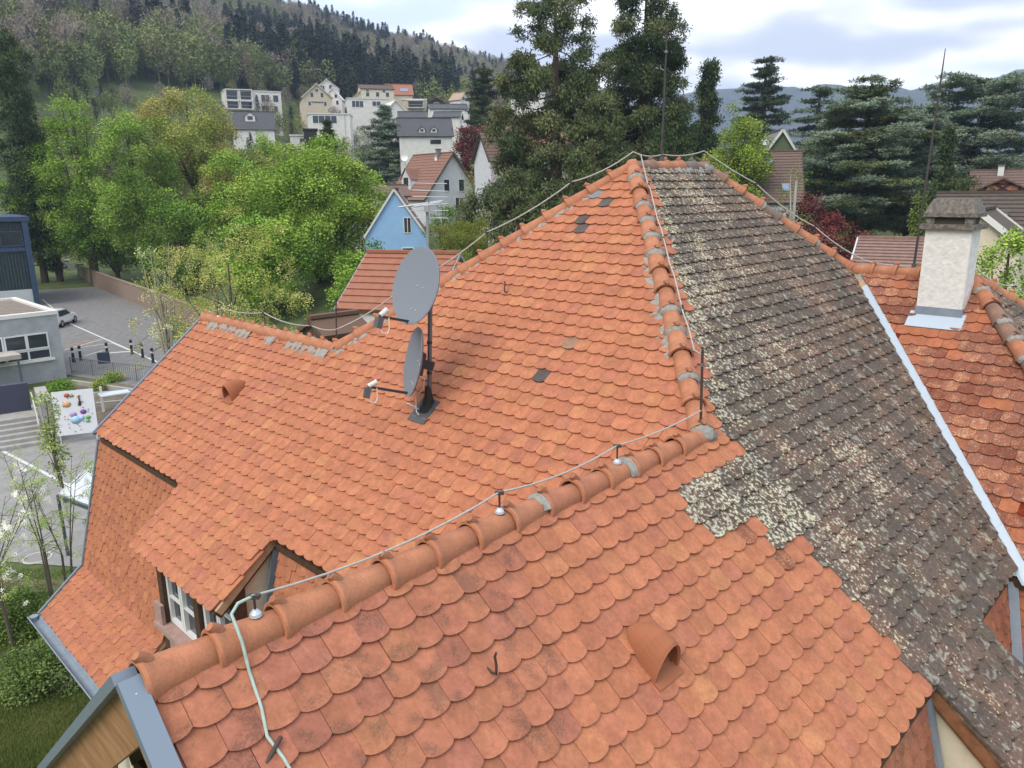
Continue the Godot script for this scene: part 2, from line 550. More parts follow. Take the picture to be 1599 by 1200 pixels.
func ridge_run(from: Vector3, to: Vector3, cols: Array, spacing := 0.352, sink := 0.018, called := "ridge_tile", sc := 1.0, cement := 0.0):
	# wide ends look back towards `from`
	var d := to - from
	var n: int = max(1, int(round(d.length() / spacing)))
	var st := d.length() / n
	var x := d.normalized()
	var z := x.cross(Vector3.UP).normalized()
	var y := z.cross(x)
	for i in n:
		var k: int = cols[rng.randi() % cols.size()]
		var o := MeshInstance3D.new()
		o.name = called
		if not cap_mesh[k] is ArrayMesh: cap_mesh[k] = cap_mesh[k].mesh()
		o.mesh = cap_mesh[k]
		o.material_override = cap_mat()
		house.add_child(o, true)
		var b := Basis(x, y, z).rotated(y, rng.randf_range(-0.025, 0.025)).rotated(x, rng.randf_range(-0.05, 0.05)).rotated(z, rng.randf_range(-0.01, 0.02) - 0.012)
		o.transform = Transform3D(b.scaled(Vector3.ONE * sc * rng.randf_range(0.97, 1.03)), from + x * (st * i) - y * (sink - rng.randf_range(0, 0.006)))
		if rng.randf() < cement:
			# cement smeared round the joint
			var mb := MB.new()
			var T := Transform3D(Basis(z, x, -y), from + x * (st * i) - y * sink)
			T.basis = Basis(z, x, y)
			var a0 := rng.randf_range(-0.2, 0.5); var a1 := PI - rng.randf_range(-0.2, 0.5)
			var w := rng.randf_range(0.02, 0.045)
			mb.lathe(T, [Vector2(0.094, -w - 0.02), Vector2(0.108, -w), Vector2(0.114, -0.012), Vector2(0.121, 0.0)], 14, a0, a1)
			var fn := FastNoiseLite.new(); fn.seed = i * 7 + 3; fn.frequency = 14.0
			for q in mb.v.size(): mb.v[q] += x * 0.02 * fn.get_noise_3dv(mb.v[q]) + y * 0.006 * fn.get_noise_3dv(mb.v[q] * 1.7)
			obj("mortar_joint", mb, surf("mortar", Color(0.19, 0.185, 0.17), Color(0.42, 0.41, 0.38), 3.0, 0.95, 0.03, 0.6), house)

# rough mortar bedding along a line
func mortar(a: Vector3, b: Vector3, side: Vector3, w := 0.05, h := 0.03, sd := 1, t0 := 0.0, t1 := 1.0):
	var mb := MB.new()
	var r := RandomNumberGenerator.new(); r.seed = sd
	var n := int((b - a).length() * (t1 - t0) / 0.05) + 2
	var prev := []
	var up := Vector3.UP
	for i in n + 1:
		var t: float = lerp(t0, t1, float(i) / n)
		var q := a.lerp(b, t)
		var ww := w * r.randf_range(0.6, 1.35); var hh := h * r.randf_range(0.5, 1.3)
		var ring := [q - up * 0.03, q + up * hh, q + side * ww * 0.6 + up * hh * 0.8, q + side * ww - up * 0.005, q + side * ww - up * 0.05]
		if prev.size():
			for k in 4: mb.quad(prev[k], prev[k + 1], ring[k + 1], ring[k], side + up)
		prev = ring
	obj("mortar_bed", mb, surf("mortar", Color(0.19, 0.185, 0.17), Color(0.42, 0.41, 0.38), 3.0, 0.95, 0.03, 0.6), house)
func pv(pts: Array) -> PackedVector2Array:
	var o := PackedVector2Array()
	for q in pts: o.append(Vector2(q[0], q[1]))
	return o

func under_ubound(v: float) -> float:
	# where the new orange tiles end and the old lichen-covered ones begin, along u for a given v
	if v > -0.30: return max(v, 0.0) * 1.0 + 0.36 - min(v, 0.0) * 0.0
	if v > -0.80: return -1.1
	if v > -1.06: return -0.32
	return 0.19

func slope_part(label, pts: Array, nn: Vector3):
	var mb := MB.new()
	mb.slab(pts, nn, 0.09)
	var o = obj("roof_slope", mb, surf("batten", Color(0.42, 0.27, 0.17), Color(0.52, 0.36, 0.23), 1.0, 0.95), house)
	if label: o.set_meta("label", label)
	return o

func build_house():
	house = thing("tiled_house", "large house whose orange and lichen-grey tile roofs fill the foreground", "house", Vector3(1.704, 0, -6.569), PI / 2 - YAW)
	texs["tile"] = tile_texture(0.07)
	texs["tile_sooty"] = tile_texture(0.20)
	clay_mat = tex_mat(texs["tile"], 0.82, 0.25)
	var sooty_mat := tex_mat(texs["tile_sooty"], 0.85, 0.3)
	old_mat = tex_mat(lichen_texture(1400, 21, 1.0, Color(0.122, 0.098, 0.082), Color(0.18, 0.118, 0.092), Color(0.58, 0.565, 0.42), func(x, y):
		# x along u from -1.4, y up the slope; thick along the hip and at the lower edge, thin beside the valley
		var u: float = -1.4 + x * 9.0 / S
		var v: float = -3.42 + y * 9.0 * 0.7684 / S
		var hipd: float = (u - v) * 0.7
		var k := 0.40
		if v > -0.1: k += 0.50 * exp(-hipd * 0.9)
		if v < -0.1 and v > -1.1 and u < 0.6: k += 0.32
		k += 0.16 * exp(-pow((v + 1.3 - 0.1 * u) / 0.8, 2.0))
		k -= 0.22 * clamp((u - v - 3.2) / 1.6, 0.0, 1.0)
		return k, 0.16, 0.12), 0.95, 0.5)
	worn_mat = tex_mat(lichen_texture(512, 51, 1.6, Color(0.27, 0.11, 0.075), Color(0.40, 0.155, 0.09), Color(0.58, 0.53, 0.33), func(_x, _y): return 0.42, 0.0, -0.05, true), 0.92, 0.4)
	build_caps_mesh()
	var ca := 1.0 / sqrt(1.0 + TA * TA)
	var sa := TA * ca
	var k := S / ca                          # slope metres for one plan unit across
	var g := 0.932 * k / 6.0                 # gauge
	var orange := {"mat": clay_mat, "cols": tile_cols, "name": "roof_tile", "uvs": 0.62}
	var pale := {"mat": clay_mat, "cols": pale_cols, "name": "roof_tile", "uvs": 0.62}
	var near_o := {"mat": sooty_mat, "cols": near_cols, "name": "sooty_tile", "uvs": 0.62}
	var slate := {"mat": clay_mat, "cols": [Color(0.15, 0.125, 0.115)], "name": "roof_tile", "uvs": 0.62}
	var greyish := {"mat": clay_mat, "cols": [Color(0.42, 0.25, 0.17)], "name": "roof_tile", "uvs": 0.62}
	var mortary := {"mat": clay_mat, "cols": [Color(0.30, 0.36, 0.42)], "name": "roof_tile", "uvs": 0.62}
	var old := {"mat": old_mat, "cols": [Color(1, 1, 1), Color(0.92, 0.9, 0.9), Color(1.08, 1.0, 0.95), Color(0.85, 0.86, 0.87), Color(1.12, 0.98, 0.92)], "name": "lichened_tile", "uvs": 1.0 / 9.0, "fixed": true, "lift": 0.044, "thick": 0.020}
	var worn := {"mat": worn_mat, "cols": [Color(1, 1, 1), Color(0.9, 0.88, 0.86), Color(0.8, 0.74, 0.72), Color(1.05, 1.0, 0.95), Color(0.72, 0.62, 0.6)], "name": "weathered_tile", "uvs": 0.5, "lift": 0.042, "thick": 0.018}
	var clean := {"mat": clay_mat, "cols": [Color(0.55, 0.20, 0.105)], "name": "weathered_tile", "uvs": 0.62}

	# --- slope A: left slope of the main roof and the far wing, running on over the dormer
	var ub := func(u): return (u + 3.42) * k
	var polyA := pv([[12.25 * S, ub.call(-2.488) - 0.02], [8.20 * S, ub.call(-2.488) - 0.02], [8.20 * S, -0.03], [5.17 * S, -0.03], [5.17 * S, ub.call(-2.488) - 0.02], [2.49 * S, ub.call(-2.488) - 0.02], [0.0, ub.call(0.0)], [3.594 * S, ub.call(3.594)], [7.112 * S, ub.call(0.0)], [12.25 * S, ub.call(0.0)]])
	var oA := L(-3.42, 0, -3.42 * TA)
	var sA := Vector3(ca, sa, 0); var nA := Vector3(-sa, ca, 0)
	var ptsA := []
	for q in [[12.22, -2.46], [8.17, -2.46], [8.17, -3.38], [5.20, -3.38], [5.20, -2.46], [2.47, -2.47], [0, 0], [3.594, 3.594], [7.112, 0], [12.22, 0]]: ptsA.append(L(q[1], q[0], q[1] * TA))
	var slA = slope_part("orange tiled left slope with a dormer, a dish mast and a vent", ptsA, nA)
	var special := [[2.65, 0.28, slate], [2.46, 0.72, greyish], [3.75, 2.62, slate], [3.72, 2.38, slate], [3.66, 2.85, slate], [3.83, 3.05, mortary]]
	lay(slA, oA, Vector3(0, 0, -1), sA, polyA, g, [[5.17 * S, 8.2 * S, 0.0], [0, 5.17 * S, 6 * g], [8.2 * S, 13 * S, 6 * g]], func(a, b):
		for q in special:
			if abs(a - q[0] * S) < TW * 0.5 and abs(b + g * 0.5 - ub.call(q[1])) < g * 0.5: return q[2]
		var r := rng.randf()
		return pale if r < 0.05 else orange, 300, seen_beyond)

	# --- slope B: right slope of the near wing and of the main roof, orange then lichen-grey
	var vb := func(v): return (v + 3.42) * k
	var polyB := pv([[-6.0 * S, vb.call(-2.488) - 0.02], [0.3 * S, vb.call(-2.488) - 0.02], [0.3 * S, -0.03], [1.87 * S, -0.03], [1.87 * S, vb.call(-2.488) - 0.02], [3.42 * S, vb.call(-2.55) - 0.02], [7.33 * S, vb.call(1.36)], [5.8 * S, vb.call(3.594)], [3.594 * S, vb.call(3.594)], [0, vb.call(0)], [-6.0 * S, vb.call(0)]])
	var oB := L(0, -3.42, -3.42 * TA)
	var sB := Vector3(0, sa, -ca); var nB := Vector3(0, ca, sa)
	var ptsB := []
	for q in [[-5.97, -2.46], [0.34, -2.46], [0.34, -3.38], [1.84, -3.38], [1.84, -2.46], [3.46, -2.46], [7.36, 1.36], [5.8, 3.594], [3.594, 3.594], [0, 0], [-5.97, 0]]: ptsB.append(L(q[0], q[1], q[1] * TA))
	var slB = slope_part("right slope, orange tiles beside grey lichen-covered ones", ptsB, nB)
	var uvB := Vector2(-1.4 * S, 0.0)
	lay(slB, oB, Vector3(1, 0, 0), sB, polyB, g, [[-7 * S, 0.3 * S, 6 * g], [0.3 * S, 1.87 * S, 0.0], [1.87 * S, 8 * S, 6 * g]], func(a, b):
		var u: float = a / S; var v: float = (b + g * 0.5) / k - 3.42
		if u > under_ubound(v): return old
		if v < -0.30 and v > -1.3 and u > -0.9 and u < 0.2 and rng.randf() < 0.25: return worn
		if u > -3.0 + v * 0.5: return pale if rng.randf() < 0.05 else orange
		return pale if rng.randf() < 0.015 else near_o, 640, seen_plain, 1.25, 0.05, uvB)

	# --- hidden left slope of the near wing
	var polyN := pv([[-6.0 * S, -0.02], [-2.49 * S, -0.02], [0, 2.488 * k], [-6.0 * S, 2.488 * k]])
	var slN = slope_part("", [L(-5.97, 2.46, -2.46 * TA), L(-2.5, 2.46, -2.46 * TA), L(0, 0, 0), L(-5.97, 0, 0)], Vector3(0, ca, -sa))
	lay(slN, L(0, 2.488, -2.488 * TA), Vector3(1, 0, 0), Vector3(0, sa, ca), polyN, g, [[-7, 1, 0.0]], func(_a, _b): return near_o, 0, seen_plain)

	# --- slope C: the chimney wing
	var polyC := pv([[1.22 * S, (7.4 - 3.49) * k], [-0.64 * S, (7.4 - 3.49) * k], [-4.0 * S, -0.02], [-2.70 * S, -0.02], [-2.70 * S, 0.0]])
	var slC = slope_part("weathered orange slope of the chimney wing", [L(7.4, 1.38, 1.385 * TA), L(7.4, -0.64, 1.385 * TA), L(3.52, -3.97, -2.495 * TA), L(3.52, -2.5, -2.495 * TA)], nA)
	lay(slC, L(3.49, 0, (3.49 - 6.015) * TA), Vector3(0, 0, -1), sA, polyC, g, [[-9, 9, 0.0]], func(a, b):
		var v: float = a / S; var u: float = (b + g * 0.5) / k + 3.49
		if u > 6.45 and u < 6.95 and v > -0.76 and v < -0.05: return {}
		if u > 6.12 and u < 6.45 and v > -0.85 and v < 0.35: return clean
		return clean if rng.randf() < 0.1 else worn, 300, seen_plain, 1.4)
	var polyE := pv([[7.4 * S, 3.36 * k], [3.5 * S, 0.0], [11.3 * S, 0.0]])
	var slE = slope_part("lichen-grey hip end of the chimney wing", [L(7.4, -0.64, 1.15), L(3.5, -4.0, 1.15 - 3.36 * TA), L(11.3, -4.0, 1.15 - 3.36 * TA)], nB)
	lay(slE, L(0, -4.0, 1.15 - 3.36 * TA), Vector3(1, 0, 0), sB, polyE, g, [[0, 12, 0.0]], func(_a, _b): return old, 60, seen_plain, 1.2)

	# --- slopes turned away from view, closed as plain decks with their tile colour
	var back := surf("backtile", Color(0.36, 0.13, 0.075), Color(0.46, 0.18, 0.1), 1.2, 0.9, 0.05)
	for q in [[[L(0, 7.112, 0), L(3.594, 3.594, 2.993), L(5.8, 3.594, 2.993), L(9.4, 7.2, 0)], Vector3(0, 1, -1)], [[L(5.8, 3.594, 2.993), L(7.4, 1.38, 1.15), L(11.3, 1.38, -2.07), L(9.4, 7.2, 0)], Vector3(1, 1, 0)], [[L(0, 7.112, 0), L(0, 12.22, 0), L(2.5, 12.22, -2.08), L(2.5, 7.112, -2.08)], Vector3(1, 1, 0)], [[L(7.4, 1.38, 1.15), L(7.4, -0.64, 1.15), L(11.3, -4, -2.1), L(11.3, 1.38, -2.1)], Vector3(1, 1, 0)]]:
		var mb := MB.new()
		var p0: Vector3 = q[0][0]
		var nn: Vector3 = (q[0][1] - p0).cross(q[0][2] - p0).normalized()
		if nn.dot(q[1]) < 0: nn = -nn
		mb.slab(q[0], nn, 0.09)
		obj("rear_roof_slope", mb, back, house)

	# --- steep lower slopes (mansard) and the flared foot
	steep("steep tiled lower slope under the left eave", Vector3(0, 0, -1), 1.0, [[8.25, 12.25], [2.6, 5.10]], "A", orange, 160)
	steep("steep tiled lower slope under the near eave", Vector3(1, 0, 0), -1.0, [[-6.0, 0.28], [1.92, 3.45]], "B", near_o, 60)
	steep("steep tiled lower slope of the chimney wing", Vector3(0, 0, -1), 1.0, [[-4.3, -2.42]], "C", clean, 40)

	build_ridges()
	build_walls(ca, sa, nA, nB)
	build_dormer()
	build_chimney()
	build_trim()

func steep(label, e: Vector3, _dir, spans: Array, which: String, info: Dictionary, most: int):
	var top; var bot; var foot
	for sp in spans:
		var P := func(t, x, y):   # t along, x outwards distance (units), y height (units)
			if which == "A": return L(-x, t, y)
			if which == "C": return L(5.97 - x, t, y)
			return L(t, -x, y)
		top = P.call(sp[0], 2.40, -2.20); bot = P.call(sp[0], 3.05, -4.77); foot = P.call(sp[0], 3.97, -5.52)
		var t1 = P.call(sp[1], 2.40, -2.20); var b1 = P.call(sp[1], 3.05, -4.77); var f1 = P.call(sp[1], 3.97, -5.52)
		for part in [[bot, top, b1, t1, 14], [foot, bot, f1, b1, 6]]:
			var s: Vector3 = (part[1] - part[0]).normalized()
			var len: float = (part[1] - part[0]).length()
			var nn := s.cross(e)
			if nn.y < 0: nn = -nn
			var mb := MB.new()
			mb.slab([part[0], part[1], part[3], part[2]], nn, 0.05)
			var o = obj("mansard_slope", mb, surf("batten", Color.BLACK, Color.BLACK), house)
			if part[4] == 14: o.set_meta("label", label)
			var w: float = (sp[1] - sp[0]) * S
			var gg: float = len / part[4]
			var o0: Vector3 = part[0]
			lay(o, o0, e, s, pv([[0, -0.02], [w, -0.02], [w, len + 0.02], [0, len + 0.02]]), gg, [[-1, w + 1, 0.0]], func(_a, _b): return info, most if part[4] == 14 else most / 2, seen_beyond if which == "A" else seen_plain, 1.6)

func build_ridges():
	var c := 0.0
	var no := [0, 1, 2, 3]
	ridge_run(L(-5.98, 0, c), L(-0.15, 0, c), [0, 1, 2, 3, 0], 0.352, 0.018, "ridge_tile", 1.0, 0.12)
	ridge_run(L(0.02, 0.02, 0.03), L(3.594, 3.594, 2.993), no, 0.352, 0.018, "ridge_tile", 1.0, 0.5)
	ridge_run(L(0, 12.2, c), L(0, 7.2, c), no)
	ridge_run(L(0.0, 7.112, 0.02), L(3.594, 3.594, 2.993), no)
	ridge_run(L(5.85, 3.594, 2.993), L(3.7, 3.594, 2.993), [4, 5, 4, 3])
	ridge_run(L(7.4, 1.38, 1.16), L(5.85, 3.55, 2.98), [3, 4, 2, 3, 5], 0.352, 0.018, "ridge_tile", 1.0, 0.7)
	ridge_run(L(7.4, -0.64, 1.15), L(7.4, 1.3, 1.15), no)
	ridge_run(L(3.5, -4.0, 1.15 - 3.36 * TA), L(7.4, -0.64, 1.15), [3, 2, 4], 0.352, 0.018, "ridge_tile", 1.0, 0.8)
	ridge_run(L(11.3, -4.0, 1.15 - 3.36 * TA), L(7.4, -0.64, 1.15), no)
	# mortar
	mortar(L(0, 11.9, 0.06), L(0, 7.2, 0.06), Vector3(-0.75, -0.6, 0), 0.225, 0.03, 3, 0.02, 0.42)
	mortar(L(0, 11.9, 0.06), L(0, 7.2, 0.06), Vector3(-0.75, -0.6, 0), 0.225, 0.03, 5, 0.55, 0.62)
	mortar(L(0, 11.9, 0.06), L(0, 7.2, 0.06), Vector3(-0.75, -0.6, 0), 0.23, 0.03, 4, 0.72, 1.0)
	mortar(L(0, 7.1, 0.05), L(3.594, 3.594, 3.04), Vector3(-0.5, -0.45, 0.45), 0.24, 0.03, 6, 0.0, 0.18)
	mortar(L(0, 7.1, 0.05), L(3.594, 3.594, 3.04), Vector3(-0.5, -0.45, 0.45), 0.22, 0.03, 7, 0.34, 0.86)
	mortar(L(-5.98, 0, 0.02), L(-0.1, 0, 0.02), Vector3(0, -0.62, 0.77), 0.20, 0.03, 8, 0.0, 0.115)
	mortar(L(-5.98, 0, 0.02), L(-0.1, 0, 0.02), Vector3(0, -0.62, 0.77), 0.19, 0.02, 9, 0.86, 1.0)
	mortar(L(0.1, 0.1, 0.12), L(3.594, 3.594, 3.03), Vector3(-0.6, -0.45, -0.5), 0.20, 0.03, 10, 0.2, 0.6)
	mortar(L(7.4, 1.3, 1.16), L(7.4, 0.1, 1.16), Vector3(-0.75, -0.6, 0), 0.19, 0.03, 11)
	mortar(L(5.85, 3.55, 3.0), L(3.7, 3.594, 3.0), Vector3(0, -0.6, 0.8), 0.19, 0.06, 12)
	# lumps of mortar at the joints
	for q in [[0.03, 0.0, 0.02, 0.115, 31], [0, 7.14, -0.03, 0.10, 32], [7.38, 1.36, 1.13, 0.10, 33], [3.66, 3.62, 2.99, 0.09, 34], [5.8, 3.55, 2.97, 0.12, 35]]:
		var mb := MB.new()
		var r := RandomNumberGenerator.new(); r.seed = q[4]
		var pts := []
		mb.ball(Vector3.ZERO, Vector3(q[3], q[3] * 0.7, q[3]), 8)
		var fn := FastNoiseLite.new(); fn.seed = q[4]; fn.frequency = 9.0
		for i in mb.v.size(): mb.v[i] *= 1.0 + 0.55 * fn.get_noise_3dv(mb.v[i])
		var o = obj("mortar_lump", mb, surf("mortar", Color.BLACK, Color.BLACK), house)
		o.position = L(q[0], q[1], q[2])

func build_walls(ca, sa, _nA, _nB):
	var plaster := surf("cream", Color(0.62, 0.55, 0.42), Color(0.70, 0.63, 0.50), 0.6, 0.92, 0.03)
	var mb := MB.new()
	var lowest := -10.9
	# main bodies (plan units): far wing, near wing, main block, chimney wing
	for q in [[-3.15, 2.95, 2.6, 11.85], [-5.40, 3.1, -2.95, 2.95], [-2.9, 9.2, 0.0, 7.0], [3.3, 11.0, -3.8, 1.4]]:
		var a := L(q[0], q[2], lowest); var b := L(q[1], q[3], -5.25)
		mb.bx(a.x, b.x, a.y, b.y, a.z, b.z)
	obj("wall", mb, plaster, house)
	# inner shells behind the steep slopes, and the gable of the near wing
	mb = MB.new()
	for uu in [-5.42, 12.0]:
		pass
	var gp := []
	for q in [[0, -0.12], [2.30, -2.06], [2.36, -2.25], [2.98, -4.77], [3.0, -5.3], [-3.0, -5.3], [-2.98, -4.77], [-2.36, -2.25], [-2.30, -2.06]]: gp.append(L(-5.42, q[0], q[1]))
	mb.slab(gp, Vector3(-1, 0, 0), 0.2)
	obj("gable_wall", mb, plaster, house)
	mb = MB.new()
	gp = []
	for q in [[0, -0.12], [2.30, -2.06], [2.36, -2.25], [2.98, -4.77], [3.0, -5.3], [-3.0, -5.3], [-2.98, -4.77], [-2.36, -2.25], [-2.30, -2.06]]: gp.append(L(q[0], 11.95, q[1]))
	mb.slab(gp, Vector3(0, 0, -1), 0.2)
	obj("gable_wall", mb, plaster, house)
	# timbers on the near gable
	var wood := surf("darkwood", Color(0.055, 0.028, 0.016), Color(0.10, 0.05, 0.028), 1.5, 0.8, 0.04)
	for q in [[0.0, -0.3, 0.0, -5.0], [0.9, -1.0, 0.9, -5.0], [-0.9, -1.0, -0.9, -5.0], [-2.2, -2.15, 2.2, -2.15], [-1.3, -1.35, 1.3, -1.35], [0.1, -0.25, 2.3, -2.12], [-0.1, -0.25, -2.3, -2.12]]:
		mb = MB.new()
		mb.bar(L(-5.44, q[0], q[1]), L(-5.44, q[2], q[3]), 0.16, 0.05, Vector3(1, 0, 0))
		obj("timber", mb, wood, house)

func build_dormer():
	var d := Node3D.new()
	d.name = "dormer"
	house.add_child(d, true)
	d.set_meta("label", "dormer with white windows and dark brown timber")
	var wood := surf("darkwood", Color.BLACK, Color.BLACK)
	var plaster := surf("cream", Color.BLACK, Color.BLACK)
	var white := mat(0.78, 0.79, 0.80, 0.4)
	var fu := -3.02          # front plane
	var v0 := 5.30; var v1 := 8.02
	var wtop := fu * TA - 0.12; var wsill := -4.22; var wbot := -4.75
	# cheeks
	for v in [v0, v1]:
		var mb := MB.new()
		mb.slab([L(-2.36, v, -2.36 * TA - 0.12), L(fu, v, wtop), L(fu, v, wbot), L(-3.0, v, wbot)], Vector3(0, 0, 1), 0.06)
		obj("cheek_wall", mb, plaster, d)
		mb = MB.new()
		var sgn: float = 1.0 if v == v0 else -1.0
		mb.bar(L(-2.40, v, -2.40 * TA - 0.10) + Vector3(0, 0, 0.02 * sgn), L(-3.36, v, -3.36 * TA - 0.10) + Vector3(0, 0, 0.02 * sgn), 0.09, 0.12)
		obj("barge_board", mb, wood, d)
	# zinc soaker down the cheek
	var mz := MB.new()
	mz.bar(L(-2.42, v0 - 0.07, -2.25), L(-3.03, v0 - 0.07, -4.7), 0.03, 0.10, Vector3(1, 0, 0))
	obj("cheek_flashing", mz, surf("zinc", Color(0.20, 0.24, 0.29), Color(0.27, 0.32, 0.38), 0.8, 0.5, 0.02), d)
	# posts
	for v in [v0 + 0.02, 6.62, v1 - 0.04]:
		var mb := MB.new()
		var a := L(fu, v, wbot); var b := L(fu, v, wtop)
		mb.box(Transform3D(Basis(), (a + b) * 0.5), Vector3(0.14, b.y - a.y, 0.14))
		obj("post", mb, wood, d)
	var mb2 := MB.new()
	mb2.bar(L(fu, v0, wtop - 0.06), L(fu, v1, wtop - 0.06), 0.15, 0.12)
	obj("head_beam", mb2, wood, d)
	mb2 = MB.new()
	mb2.bar(L(fu - 0.06, v0 - 0.1, wsill - 0.06), L(fu - 0.06, v1 + 0.1, wsill - 0.06), 0.26, 0.07)
	obj("sill", mb2, surf("pinkstone", Color(0.34, 0.22, 0.19), Color(0.44, 0.30, 0.26), 1.5, 0.9), d)
	mb2 = MB.new()
	mb2.bar(L(fu - 0.02, v0, (wsill + wbot) * 0.5 - 0.1), L(fu - 0.02, v1, (wsill + wbot) * 0.5 - 0.1), 0.1, (wsill - wbot) * S - 0.1)
	obj("parapet", mb2, surf("pinkstone", Color.BLACK, Color.BLACK), d)
	mb2 = MB.new()
	mb2.box(Transform3D(Basis(), L(fu - 0.14, v1 - 0.02, wsill + 0.12)), Vector3(0.05, 0.34, 0.24))
	obj("shutter_rest", mb2, surf("pinkstone", Color.BLACK, Color.BLACK), d)
	# windows: frame with mullion and two glazing bars, panes behind
	for q in [[5.42, 6.5], [6.76, 7.88]]:
		var a := L(fu + 0.02, q[0], wsill); var b := L(fu + 0.02, q[1], wtop - 0.14)
		var w: float = abs(b.z - a.z); var h: float = b.y - a.y
		var c := (a + b) * 0.5
		var fr := MB.new()
		for sx in [-1.0, 1.0]:
			fr.box(Transform3D(Basis(), c + Vector3(0, 0, sx * (w * 0.5 - 0.03))), Vector3(0.07, h, 0.06))
			fr.box(Transform3D(Basis(), c + Vector3(0, sx * (h * 0.5 - 0.03), 0)), Vector3(0.068, 0.06, w - 0.12))
			fr.box(Transform3D(Basis(), c + Vector3(-0.012, 0, sx * 0.03)), Vector3(0.06, h - 0.12, 0.05))
			for t in [0.33, 0.67]:
				fr.box(Transform3D(Basis(), c + Vector3(-0.01, h * (t - 0.5), sx * (w * 0.25))), Vector3(0.04, 0.022, w * 0.5 - 0.11))
		obj("window_frame", fr, white, d)
		var gl := MB.new()
		gl.box(Transform3D(Basis(), c + Vector3(0.02, 0, 0)), Vector3(0.012, h - 0.1, w - 0.1))
		obj("window_pane", gl, glass_mat(), d)

func build_chimney():
	var ch := Node3D.new()
	ch.name = "chimney"
	house.add_child(ch, true)
	ch.set_meta("label", "white plastered chimney with a grey stone cowl and zinc apron")
	var white := surf("chalk", Color(0.66, 0.65, 0.62), Color(0.84, 0.83, 0.80), 1.1, 0.92, 0.03, 0.4, 1.5)
	var stone := surf("cowl", Color(0.10, 0.085, 0.075), Color(0.24, 0.215, 0.19), 2.0, 0.95, 0.03, 0.8, 2.0)
	var u0 := 6.62; var u1 := 7.10; var v0 := -0.75; var v1 := -0.07
	var taper := func(uu0, uu1, vv0, vv1, w0, w1, dx):
		var mb := MB.new()
		var lo := [L(uu0, vv0, w0), L(uu1, vv0, w0), L(uu1, vv1, w0), L(uu0, vv1, w0)]
		var hi := [L(uu0 + dx, vv0 + dx, w1), L(uu1 - dx, vv0 + dx, w1), L(uu1 - dx, vv1 - dx, w1), L(uu0 + dx, vv1 - dx, w1)]
		var cc: Vector3 = (lo[0] + lo[2] + hi[0] + hi[2]) * 0.25
		for i in 4:
			var j := (i + 1) % 4
			mb.quad(lo[i], lo[j], hi[j], hi[i], (lo[i] + lo[j] + hi[i] + hi[j]) * 0.25 - cc)
		mb.quad(hi[0], hi[1], hi[2], hi[3], Vector3.UP); mb.quad(lo[0], lo[1], lo[2], lo[3], Vector3.DOWN)
		return mb
	obj("shaft", taper.call(u0, u1, v0, v1, -0.1, 1.99, 0.0), white, ch)
	obj("plinth", taper.call(u0 - 0.02, u1 + 0.02, v0 - 0.02, v1 + 0.02, 0.3, 0.70, 0.008), surf("zinc", Color.BLACK, Color.BLACK), ch)
	obj("corbel", taper.call(u0 - 0.07, u1 + 0.07, v0 - 0.08, v1 + 0.08, 1.96, 2.035, 0.0), stone, ch)
	obj("neck", taper.call(u0 + 0.02, u1 - 0.02, v0 + 0.03, v1 - 0.03, 2.03, 2.16, 0.0), mat(0.07, 0.06, 0.05, 0.95), ch)
	for q in [[u0 - 0.02, v0], [u0 - 0.02, v1 - 0.12]]:
		obj("pier", taper.call(q[0], q[0] + 0.12, q[1], q[1] + 0.12, 2.034, 2.155, 0.0), stone, ch)
	obj("cowl", taper.call(u0 - 0.05, u1 + 0.05, v0 - 0.05, v1 + 0.05, 2.15, 2.21, 0.0), stone, ch)
	obj("cowl_top", taper.call(u0 - 0.04, u1 + 0.04, v0 - 0.04, v1 + 0.04, 2.208, 2.43, 0.09), stone, ch)
	# zinc apron
	var mb := MB.new()
	mb.slab([L(6.66, -0.82, 0.645 * TA + 0.075), L(6.40, -0.82, 0.385 * TA + 0.07), L(6.40, 0.02, 0.385 * TA + 0.07), L(6.66, 0.02, 0.645 * TA + 0.075)], Vector3(-0.64, 0.768, 0), 0.004)
	obj("apron", mb, mat(0.42, 0.50, 0.58, 0.45, 0.2), ch)

